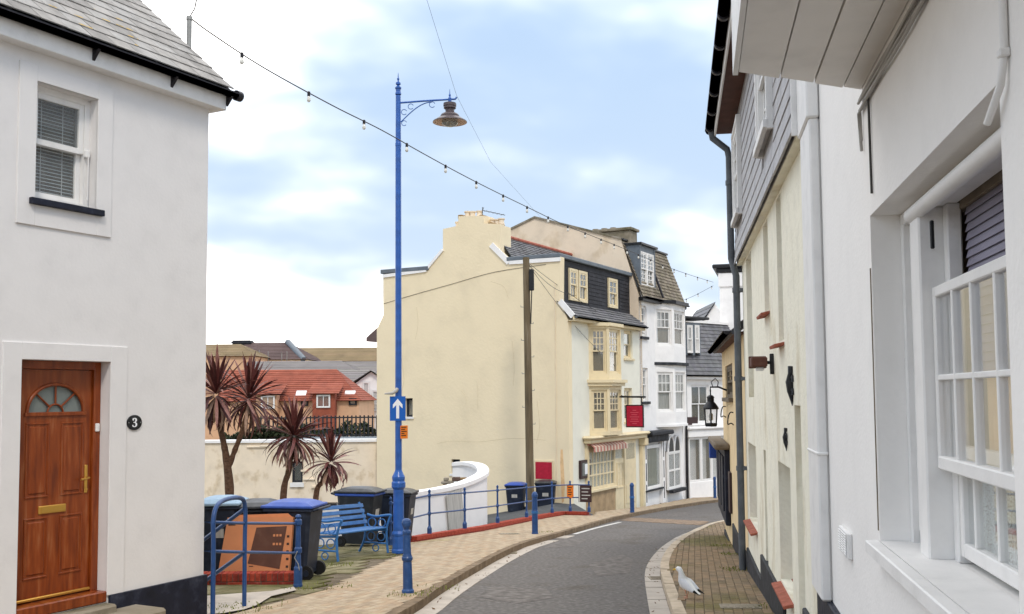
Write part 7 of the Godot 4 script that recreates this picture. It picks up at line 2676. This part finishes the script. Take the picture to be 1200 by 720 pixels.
	var box := thing("cardboard_box", "flat brown television carton with printed picture leaning on the bins", "box", plane_xf(c0, cx, up + Vector3(0, 0, 0)))
	var cm := MB.new()
	cm.prism(PackedVector2Array([Vector2(0, -0.05), Vector2(cw, -0.05), Vector2(cw + 0.03, ch), Vector2(0.10, ch)]), -0.10, 0.0)
	obj("carton", cm, M.card, box)
	var flp := MB.new()
	flp.prism(PackedVector2Array([Vector2(0.12, ch - 0.01), Vector2(cw + 0.02, ch - 0.01), Vector2(cw - 0.05, ch + 0.05), Vector2(0.2, ch + 0.035)]), -0.05, -0.045)
	obj("flap", flp, M.card, box)
	var tv := MB.new()
	tv.prism(PackedVector2Array([Vector2(cw * 0.42, 0.20 * ch), Vector2(cw * 0.87, 0.10 * ch), Vector2(cw * 0.95, 0.84 * ch), Vector2(cw * 0.52, 0.82 * ch)]), 0.001, 0.003)
	obj("printed_picture", tv, M.print_dark, box)
	var ic := MB.new()
	for k in 5: ic.box(cw * 0.955, cw * 0.99, ch * (0.12 + 0.13 * k), ch * (0.16 + 0.13 * k), 0.001, 0.003)
	ic.box(cw * 0.44, cw * 0.50, ch * 0.145, ch * 0.16, 0.001, 0.003); ic.box(cw * 0.76, cw * 0.82, ch * 0.06, ch * 0.075, 0.001, 0.003); ic.box(cw * 0.12, cw * 0.22, ch * 0.86, ch * 0.88, 0.001, 0.003)
	obj("printed_icons", ic, M.print_black, box)
	for k in 3:
		var tx := MB.new()
		for j in 3: tx.box(cw * (0.76 + 0.045 * j), cw * (0.79 + 0.045 * j), ch * (0.36 + 0.15 * k), ch * (0.40 + 0.15 * k), 0.003, 0.0045)
		obj("printed_text", tx, M.card, box)
	# bench
	var e0 := G(393, 659, 0.1); var e1 := G(455, 648, 0.1)
	var bl := e0.distance_to(e1)
	var dirx := (e1 - e0).normalized()
	var BX := Transform3D(Basis(dirx, Vector3.UP - dirx * dirx.y, dirx.cross(Vector3.UP)).orthonormalized(), e0)
	var bn := thing("park_bench", "blue park bench with slatted back and scrolled iron ends", "bench", BX)
	for xx in [0.05, bl - 0.05]:
		var en := MB.new()
		en.xf = T(xx, 0, 0)
		var r := 0.022
		en.tube(smooth([Vector3(0, 0, 0.02), Vector3(0, 0.2, -0.01), Vector3(0, 0.42, -0.02), Vector3(0, 0.60, 0.03), Vector3(0, 0.655, 0.06), Vector3(0, 0.66, -0.02), Vector3(0, 0.63, -0.25), Vector3(0, 0.66, -0.42)], 5), r, 8)
		en.tube(smooth([Vector3(0, 0, -0.56), Vector3(0, 0.2, -0.47), Vector3(0, 0.42, -0.45), Vector3(0, 0.65, -0.50), Vector3(0, 0.87, -0.60)], 5), r, 8)
		en.tube([Vector3(0, 0.40, 0.0), Vector3(0, 0.38, -0.46)], r, 8)
		en.tube([Vector3(0, 0.16, 0.0), Vector3(0, 0.17, -0.48)], r * 0.8, 8)
		for q in [[0.28, -0.13, 0.075], [0.28, -0.33, 0.075], [0.52, -0.12, 0.07], [0.52, -0.32, 0.08], [0.08, -0.23, 0.06]]:
			en.tube(ring_pts(Vector3(0, q[0], q[1]), q[2], Vector3(0, 1, 0), Vector3(0, 0, 1), 0, TAU, 14), 0.011, 6)
		obj("end_frame", en, M.blue_bench, bn)
	for k in 5:
		var sl := MB.new()
		sl.bev(0.0, bl, 0.425, 0.45, -0.06 - 0.088 * k - 0.03, -0.06 - 0.088 * k + 0.045, 0.005)
		obj("seat_slat", sl, M.blue_bench, bn)
	for k in 4:
		var sl := MB.new()
		var t := 0.53 + 0.095 * k
		sl.xf = Transform3D(Basis(Vector3(1, 0, 0), -0.28), Vector3(0, t, -0.455 - 0.32 * (t - 0.53)))
		sl.bev(0.0, bl, -0.032, 0.032, -0.012, 0.012, 0.004)
		obj("back_slat", sl, M.blue_bench, bn)
	# bins behind the bench
	p = G(427, 641, 0.1) + Vector3(-0.15, 0, -0.25)
	p.y = gy(p.z) + 0.1
	make_bin("wheelie_bin", "dark wheelie bin with a scuffed blue rimmed lid behind the bench", p, deg_to_rad(75), M.bin_black, M.lid_black, Vector3(1.0, 1.05, 1.15), M.lid_blue)
	p = G(456, 637, 0.1) + Vector3(0.1, 0, -0.3)
	p.y = gy(p.z) + 0.1
	make_bin("wheelie_bin", "dark wheelie bin with a black lid directly behind the lamp post", p, deg_to_rad(80), M.bin_body, M.lid_black)
	# bins under the gable
	p = at(605, 601, 34.6); p.y = gy(-34.6) + 0.02
	make_bin("wheelie_bin", "navy wheelie bin with a blue lid left of the wooden pole".replace("left of", "near"), p, deg_to_rad(-10), M.bin_body, M.lid_blue, Vector3(1.1, 0.95, 1))
	p = at(640, 602, 34.9); p.y = gy(-34.9) + 0.02
	make_bin("wheelie_bin", "navy wheelie bin with a black lid under the crimson board", p, deg_to_rad(-5), M.bin_body, M.lid_black, Vector3(1.2, 1, 1))
	# curving white wall of the yard steps
	var wp := []
	var wt := []
	for c in [[330, 605, 19.6], [380, 601, 21.3], [440, 592, 23.3], [482, 582, 24.8], [512, 577, 26.0], [538, 571, 27.0], [556, 564, 27.9], [566, 557, 28.7], [562, 549, 29.6], [548, 545.5, 30.2], [532, 546, 30.4]]:
		var q := at(c[0], c[1], c[2])
		wp.append(q)
	wp = smooth(wp, 6)
	var cw2 := thing("curved_wall", "white rendered wall curling up round the yard steps", "wall")
	var wm := MB.new()
	var cm2 := MB.new()
	for i in wp.size() - 1:
		var u: Vector3 = wp[i]; var v: Vector3 = wp[i + 1]
		var tu: Vector3 = wp[mini(i + 1, wp.size() - 1)] - wp[maxi(i - 1, 0)]
		var tv2: Vector3 = wp[mini(i + 2, wp.size() - 1)] - wp[i]
		var nu := Vector3(-tu.z, 0, tu.x).normalized() * 0.11; var nv := Vector3(-tv2.z, 0, tv2.x).normalized() * 0.11
		var fu := Vector3(0, u.y - gy(u.z) + 1.6, 0); var fv := Vector3(0, v.y - gy(v.z) + 1.6, 0)
		for s in [-1.0, 1.0]:
			var A: Vector3 = u + nu * s; var B: Vector3 = v + nv * s
			if s > 0: wm.quad(A - fu, B - fv, B, A)
			else: wm.quad(B - fv, A - fu, A, B)
			var C := Vector3(0, 0.10, 0)
			var A2: Vector3 = u + nu * s * 1.5; var B2: Vector3 = v + nv * s * 1.5
			if s > 0: cm2.quad(A2, B2, B2 + C, A2 + C)
			else: cm2.quad(B2, A2, A2 + C, B2 + C)
		var up2 := Vector3(0, 0.10, 0)
		cm2.quad(u + nu * 1.5 + up2, v + nv * 1.5 + up2, v - nv * 1.5 + up2, u - nu * 1.5 + up2)
		cm2.quad(u - nu * 1.5, v - nv * 1.5, v + nv * 1.5, u + nu * 1.5)
	obj("wall", wm, M.facade_white, cw2)
	obj("coping", cm2, M.facade_white, cw2)
	# pale door let into the curved wall
	var pd := thing("wall_panel", "pale grey green panel in the curved white wall behind the railing", "panel", plane_xf(at(526, 612, 26.25), at(547, 606, 27.1) - at(526, 618, 26.25), Vector3.UP))
	var pdm := MB.new()
	pdm.bev(-0.05, 0.75, -0.8, 0.7, 0.0, 0.03, 0.01)
	obj("board", pdm, M.net, pd)
	# rubble showing inside the curl
	var rb := thing("rubble_stone", "brown rubble stonework inside the curl of the white wall", "stonework", T(at(536, 562, 29.3).x, at(536, 562, 29.3).y - 0.12, -29.5))
	for k in 20:
		var sm2 := MB.new()
		var rx := rng.randf_range(0.06, 0.12); var ry := rng.randf_range(0.035, 0.06)
		sm2.xf = T(rng.randf_range(-0.38, 0.30), -0.25 + 0.09 * (k / 4), rng.randf_range(-0.02, 0.02))
		sm2.bev(-rx, rx, -ry, ry, -0.1, 0.08, 0.02)
		obj("stone", sm2, [M.stone_rubble, M.slate_brown, M.mortar][rng.randi() % 3], rb)
	# cordyline palms
	var zp := 20.6
	var base := at(270, 600, zp) + Vector3(0, -1.6, 0)
	make_palm("tall forked red cordyline palm with two heads beside the cottage", base,
		[[[base, 0.11], [at(269, 585, zp), 0.085], [at(266, 545, zp), 0.075], [at(262, 520, zp), 0.062], [at(257, 497, zp), 0.055], [at(254, 472, zp), 0.05]],
		[[at(267, 550, zp), 0.055], [at(275, 528, zp), 0.052], [at(284, 505, zp), 0.05], [at(290, 485, zp), 0.045]]],
		[[at(253, 462, zp - 0.1), 1.0, Vector3(-0.2, 0, 0.1), 1.1], [at(291, 468, zp + 0.2), 0.98, Vector3(0.3, 0, 0), 1.0]], 110, 0.88)
	base = at(331, 600, zp + 0.4) + Vector3(0, -1.2, 0)
	make_palm("mid height red cordyline palm with a leaning trunk behind the dark bins", base,
		[[[base, 0.085], [at(332, 580, zp + 0.4), 0.065], [at(338, 553, zp + 0.4), 0.06], [at(341, 530, zp + 0.4), 0.055], [at(343, 514, zp + 0.4), 0.05]]],
		[[at(344, 512, zp + 0.4), 0.92, Vector3(0.1, 0, 0.1), 1.15]], 110, 0.86)
	base = at(366, 600, zp + 0.8) + Vector3(0, -1.2, 0)
	make_palm("short red cordyline palm with dead leaves hanging above the bench", base,
		[[[base, 0.07], [at(370, 583, zp + 0.8), 0.055], [at(377, 565, zp + 0.8), 0.05], [at(387, 545, zp + 0.8), 0.05]]],
		[[at(388, 542, zp + 0.8), 0.72, Vector3(0.1, 0, 0), 1.0]], 100, 0.88)
	# planter on the white wall
	var pp := at(385, 596, 21.9)
	var pt := thing("planter", "small dark planter box on the white wall behind the bench", "planter", T(pp.x, pp.y - 0.05, pp.z))
	var pm := MB.new()
	pm.bev(-0.19, 0.19, -0.1, 0.16, -0.12, 0.12, 0.015)
	obj("box", pm, M.black_plastic, pt)
	var so := MB.new()
	so.box(-0.17, 0.17, 0.161, 0.168, -0.1, 0.1)
	obj("soil", so, M.sand, pt)
	# iron gully grates in the gutters
	for c in [[771, 678, 0.5], [598, 648, 0.35]]:
		var q := G(c[0], c[1], 0.012)
		var gt := thing("gully_grate", "rusty iron gully grate in the gutter " + ("by the gull's kerb" if c[0] > 700 else "by the long pavement"), "drain", Transform3D(Basis(Vector3(1, 0, 0), Vector3(0, 1, -SLOPE).normalized(), Vector3(0, SLOPE, 1).normalized()), q))
		var fr := MB.new()
		for e in [-1, 1]:
			fr.box(e * 0.11 - 0.015, e * 0.11 + 0.015, -0.02, 0.006, -0.2, 0.2)
			fr.box(-0.095, 0.095, -0.02, 0.006, e * 0.185 - 0.015, e * 0.185 + 0.015)
		obj("frame", fr, M.slate_brown, gt)
		for k in 7:
			var br := MB.new()
			br.box(-0.095, 0.095, -0.02, 0.004, -0.15 + 0.05 * k - 0.012, -0.15 + 0.05 * k + 0.012)
			obj("bar", br, M.slate_brown, gt)
	# fallen leaves and crumbs in the gutters
	var lm := MB.new()
	for k in 60:
		var pick := rng.randf()
		var cc: Vector2
		if pick < 0.5: cc = kerb_l[14 + rng.randi() % 40] + Vector2(rng.randf_range(0.02, 0.3), 0)
		else: cc = kerb_r[14 + rng.randi() % 36] + Vector2(-rng.randf_range(0.02, 0.3), 0)
		var o := on_street(cc, 0.012)
		var d := Vector3(rng.randf_range(-1, 1), 0.1, rng.randf_range(-1, 1)).normalized() * rng.randf_range(0.015, 0.035)
		var e := Vector3(-d.z, 0.006, d.x) * 0.5
		lm.quad(o - d, o + e, o + d + Vector3(0, 0.008, 0), o - e)
	var lo := obj("leaf_litter", lm, M.dead_leaf)
	tag(lo, "scraps of dead leaves lying along both gutters", "leaf litter", "", "stuff")
	# tufts of grass along walls and kerbs
	var gm := MB.new()
	for c in [[480, 697, 0.25, 70], [515, 690, 0.3, 40], [868, 668, 0.25, 120], [845, 640, 0.2, 60], [268, 716, 0.35, 90], [255, 712, 0.3, 60], [300, 711, 0.3, 40], [640, 624, 0.2, 30], [470, 652, 0.2, 40], [395, 662, 0.3, 60], [376, 688, 0.4, 70], [905, 712, 0.2, 40], [856, 650, 0.15, 60]]:
		var q := G(c[0], c[1], 0.1)
		for k in c[3]:
			var o := q + Vector3(rng.randf_range(-1, 1) * c[2], 0, rng.randf_range(-1, 1) * c[2])
			o.y = gy(o.z) + 0.095
			var hgt := rng.randf_range(0.012, 0.04)
			var d := Vector3(rng.randf_range(-1, 1), 0, rng.randf_range(-1, 1)).normalized()
			var t := rng.randf_range(0.7, 1.3)
			gm.col = Color(t, t, t * 0.8)
			gm.quad(o - d * 0.004, o + d * 0.004, o + d * 0.012 + Vector3(d.z * hgt * 0.4, hgt, d.x * hgt * 0.4), o + Vector3(d.z * hgt * 0.4, hgt, d.x * hgt * 0.4))
	var go := obj("grass", gm, M.grass)
	tag(go, "tufts of weedy grass along the kerbs, walls and bollard foot", "grass", "", "stuff")

# ---------------------------------------------------------------- strings of lamps across the street
func light_string(label: String, pix: Array, z0: float, z1: float, step: float) -> void:
	var t := thing("light_string", label, "string lights")
	var pts := []
	var x0: float = pix[0][0]; var x1: float = pix[-1][0]
	for q in pix:
		var k: float = (q[0] - x0) / (x1 - x0)
		pts.append(at(q[0], q[1], 1.0 / lerpf(1.0 / z0, 1.0 / z1, k)))
	pts = smooth(pts, 8)
	var mb := MB.new()
	mb.tube(pts, 0.009, 6)
	obj("wire", mb, M.wire, t)
	var hb := MB.new()
	hb.lathe([[0.0, -0.05], [0.024, -0.05], [0.024, 0.015], [0.01, 0.025], [0.0, 0.025]], 8)
	var bb := MB.new()
	bb.lathe([[0.0, -0.145], [0.02, -0.138], [0.031, -0.115], [0.028, -0.085], [0.018, -0.05]], 10)
	var hm := hb.mesh(); var bm := bb.mesh()
	var acc := step * 0.25
	for i in pts.size() - 1:
		var l: float = pts[i].distance_to(pts[i + 1])
		acc += l
		if acc >= step:
			acc = 0.0
			var o := obj("lamp_holder", hm, M.black_plastic, t, T(pts[i].x, pts[i].y, pts[i].z))
			obj("bulb", bm, M.bulb, o)

func make_strings() -> void:
	var z := 12.6
	var a := at(221, 78, z); var b := at(220.5, 19, z)
	var gp := thing("galvanised_pole", "grey galvanised pole behind the cottage roof carrying the light string", "pole", T(a.x, a.y - 5.0, a.z))
	pipe("pole", gp, [Vector3(0, 0, 0), Vector3(0, b.y - a.y + 5.0, 0)], 0.032, M.galvanised, 12)
	var cl := MB.new()
	cl.tube([Vector3(0, b.y - a.y + 4.95, 0), Vector3(0, b.y - a.y + 4.99, 0)], 0.04, 12)
	obj("clamp", cl, M.galvanised, gp)
	light_string("string of clear bulbs swagged across the street from the galvanised pole", [[223, 21], [247, 39], [310, 80], [390, 124], [446, 152], [494, 179], [538, 203], [577, 223], [612, 240], [660, 263], [700, 279], [735, 293], [790, 316], [836, 331]], z, 49.8, 1.55)
	light_string("short string of bulbs from the mansard house to the tall white wall", [[757, 367], [784, 358], [811, 348], [836, 335]], 42.0, 49.8, 1.7)
	var w := thing("overhead_wire", "stay wire rising from the top of the galvanised pole", "wire")
	pipe("wire", w, [at(222, 20, z), at(228, 10, z), at(238, -40, z - 0.3)], 0.008, M.wire, 5)
	var w2 := thing("overhead_wire", "faint wire crossing the sky above the street lamp", "wire")
	pipe("wire", w2, [at(494, -20, 16.0), at(535, 112, 19.5), at(575, 190, 26.0), at(640, 262, 37.0)], 0.0028, M.wire, 5)

# ---------------------------------------------------------------- the gull
func loft(mb: MB, rows: Array, sides := 14) -> void:
	# rows: [centre, axis u, axis v, radius u, radius v]
	for i in rows.size() - 1:
		for k in sides:
			var p := func(r: Array, a: float) -> Vector3: return r[0] + r[1] * cos(a) * r[3] + r[2] * sin(a) * r[4]
			var n := func(r: Array, a: float) -> Vector3: return (r[1] * cos(a) / maxf(r[3], 0.004) + r[2] * sin(a) / maxf(r[4], 0.004)).normalized()
			var a0 := TAU * k / sides; var a1 := TAU * (k + 1) / sides
			mb.squad(p.call(rows[i], a0), p.call(rows[i], a1), p.call(rows[i + 1], a1), p.call(rows[i + 1], a0), n.call(rows[i], a0), n.call(rows[i], a1), n.call(rows[i + 1], a1), n.call(rows[i + 1], a0))

func body_rows(prof: Array) -> Array:
	# prof: [x along, y up, half width, half height]; u is sideways (z), v lies across the line of the spine
	var rows := []
	for i in prof.size():
		var a: Array = prof[maxi(i - 1, 0)]; var b: Array = prof[mini(i + 1, prof.size() - 1)]
		var t := Vector3(b[0] - a[0], b[1] - a[1], 0).normalized()
		rows.append([Vector3(prof[i][0], prof[i][1], 0), Vector3(0, 0, 1), t.cross(Vector3(0, 0, 1)), prof[i][2], prof[i][3]])
	return rows

func make_gull() -> void:
	var p := G(803, 701, 0.103)
	var k := (at(803, 666, -p.z).y - p.y) / 0.40
	var g := thing("gull", "white gull with a pale grey back standing on the brick pavement", "gull", Transform3D(Basis(Vector3.UP, deg_to_rad(138.0)).scaled(Vector3(k, k, k)), p))
	# faces +x; tail behind at -x
	var m := MB.new()
	loft(m, body_rows([[0.138, 0.372, 0.002, 0.002], [0.132, 0.374, 0.018, 0.017], [0.112, 0.378, 0.032, 0.032], [0.085, 0.376, 0.036, 0.037], [0.066, 0.352, 0.033, 0.036], [0.055, 0.320, 0.034, 0.038], [0.048, 0.285, 0.044, 0.05], [0.035, 0.245, 0.064, 0.066], [0.005, 0.205, 0.078, 0.078], [-0.04, 0.172, 0.076, 0.074], [-0.09, 0.145, 0.062, 0.056], [-0.135, 0.122, 0.046, 0.036], [-0.175, 0.103, 0.036, 0.018], [-0.215, 0.085, 0.032, 0.008], [-0.235, 0.076, 0.026, 0.003]]), 18)
	obj("body", m, M.bird_white, g)
	var bk := MB.new()
	loft(bk, body_rows([[0.135, 0.370, 0.010, 0.011], [0.160, 0.366, 0.008, 0.011], [0.178, 0.360, 0.005, 0.009], [0.186, 0.352, 0.002, 0.004]]), 10)
	obj("beak", bk, M.bird_yellow, g)
	for s in [-1.0, 1.0]:
		var w := MB.new()
		w.xf = Transform3D(Basis(Vector3.UP, s * 0.05), Vector3(0, 0, s * 0.062))
		var rows := []
		for q in [[0.045, 0.245, 0.006, 0.012], [0.02, 0.228, 0.016, 0.045], [-0.03, 0.200, 0.020, 0.058], [-0.08, 0.170, 0.018, 0.050], [-0.13, 0.138, 0.014, 0.036], [-0.175, 0.112, 0.009, 0.02]]:
			rows.append(q)
		loft(w, body_rows(rows), 12)
		obj("wing", w, M.bird_grey, g)
		var tp := MB.new()
		tp.xf = Transform3D(Basis(Vector3.UP, s * 0.05), Vector3(0, 0, s * 0.05))
		loft(tp, body_rows([[-0.165, 0.118, 0.009, 0.020], [-0.205, 0.100, 0.008, 0.016], [-0.25, 0.082, 0.004, 0.006], [-0.27, 0.075, 0.001, 0.002]]), 8)
		obj("wing_tip", tp, M.bird_black, g)
		var lg := MB.new()
		var fx := 0.0 if s > 0 else -0.05
		lg.tube([Vector3(-0.02, 0.13, s * 0.032), Vector3(-0.03, 0.08, s * 0.034), Vector3(fx - 0.01, 0.008, s * 0.036)], [0.014, 0.006, 0.005], 8)
		for t in [-0.4, 0.0, 0.4]:
			lg.tube([Vector3(fx - 0.01, 0.008, s * 0.036), Vector3(fx - 0.01 + cos(t) * 0.05, 0.003, s * 0.036 + sin(t) * 0.05)], [0.005, 0.003], 6)
		lg.tri(Vector3(fx - 0.01, 0.006, s * 0.036), Vector3(fx + 0.034, 0.003, s * 0.036 + 0.018), Vector3(fx + 0.034, 0.003, s * 0.036 - 0.018))
		obj("leg", lg, M.bird_leg, g)
		var ey := MB.new()
		ey.xf = T(0.115, 0.385, s * 0.029)
		ey.lathe([[0.0, -0.005], [0.005, 0.0], [0.0, 0.005]], 8)
		obj("eye", ey, M.bird_black, g)
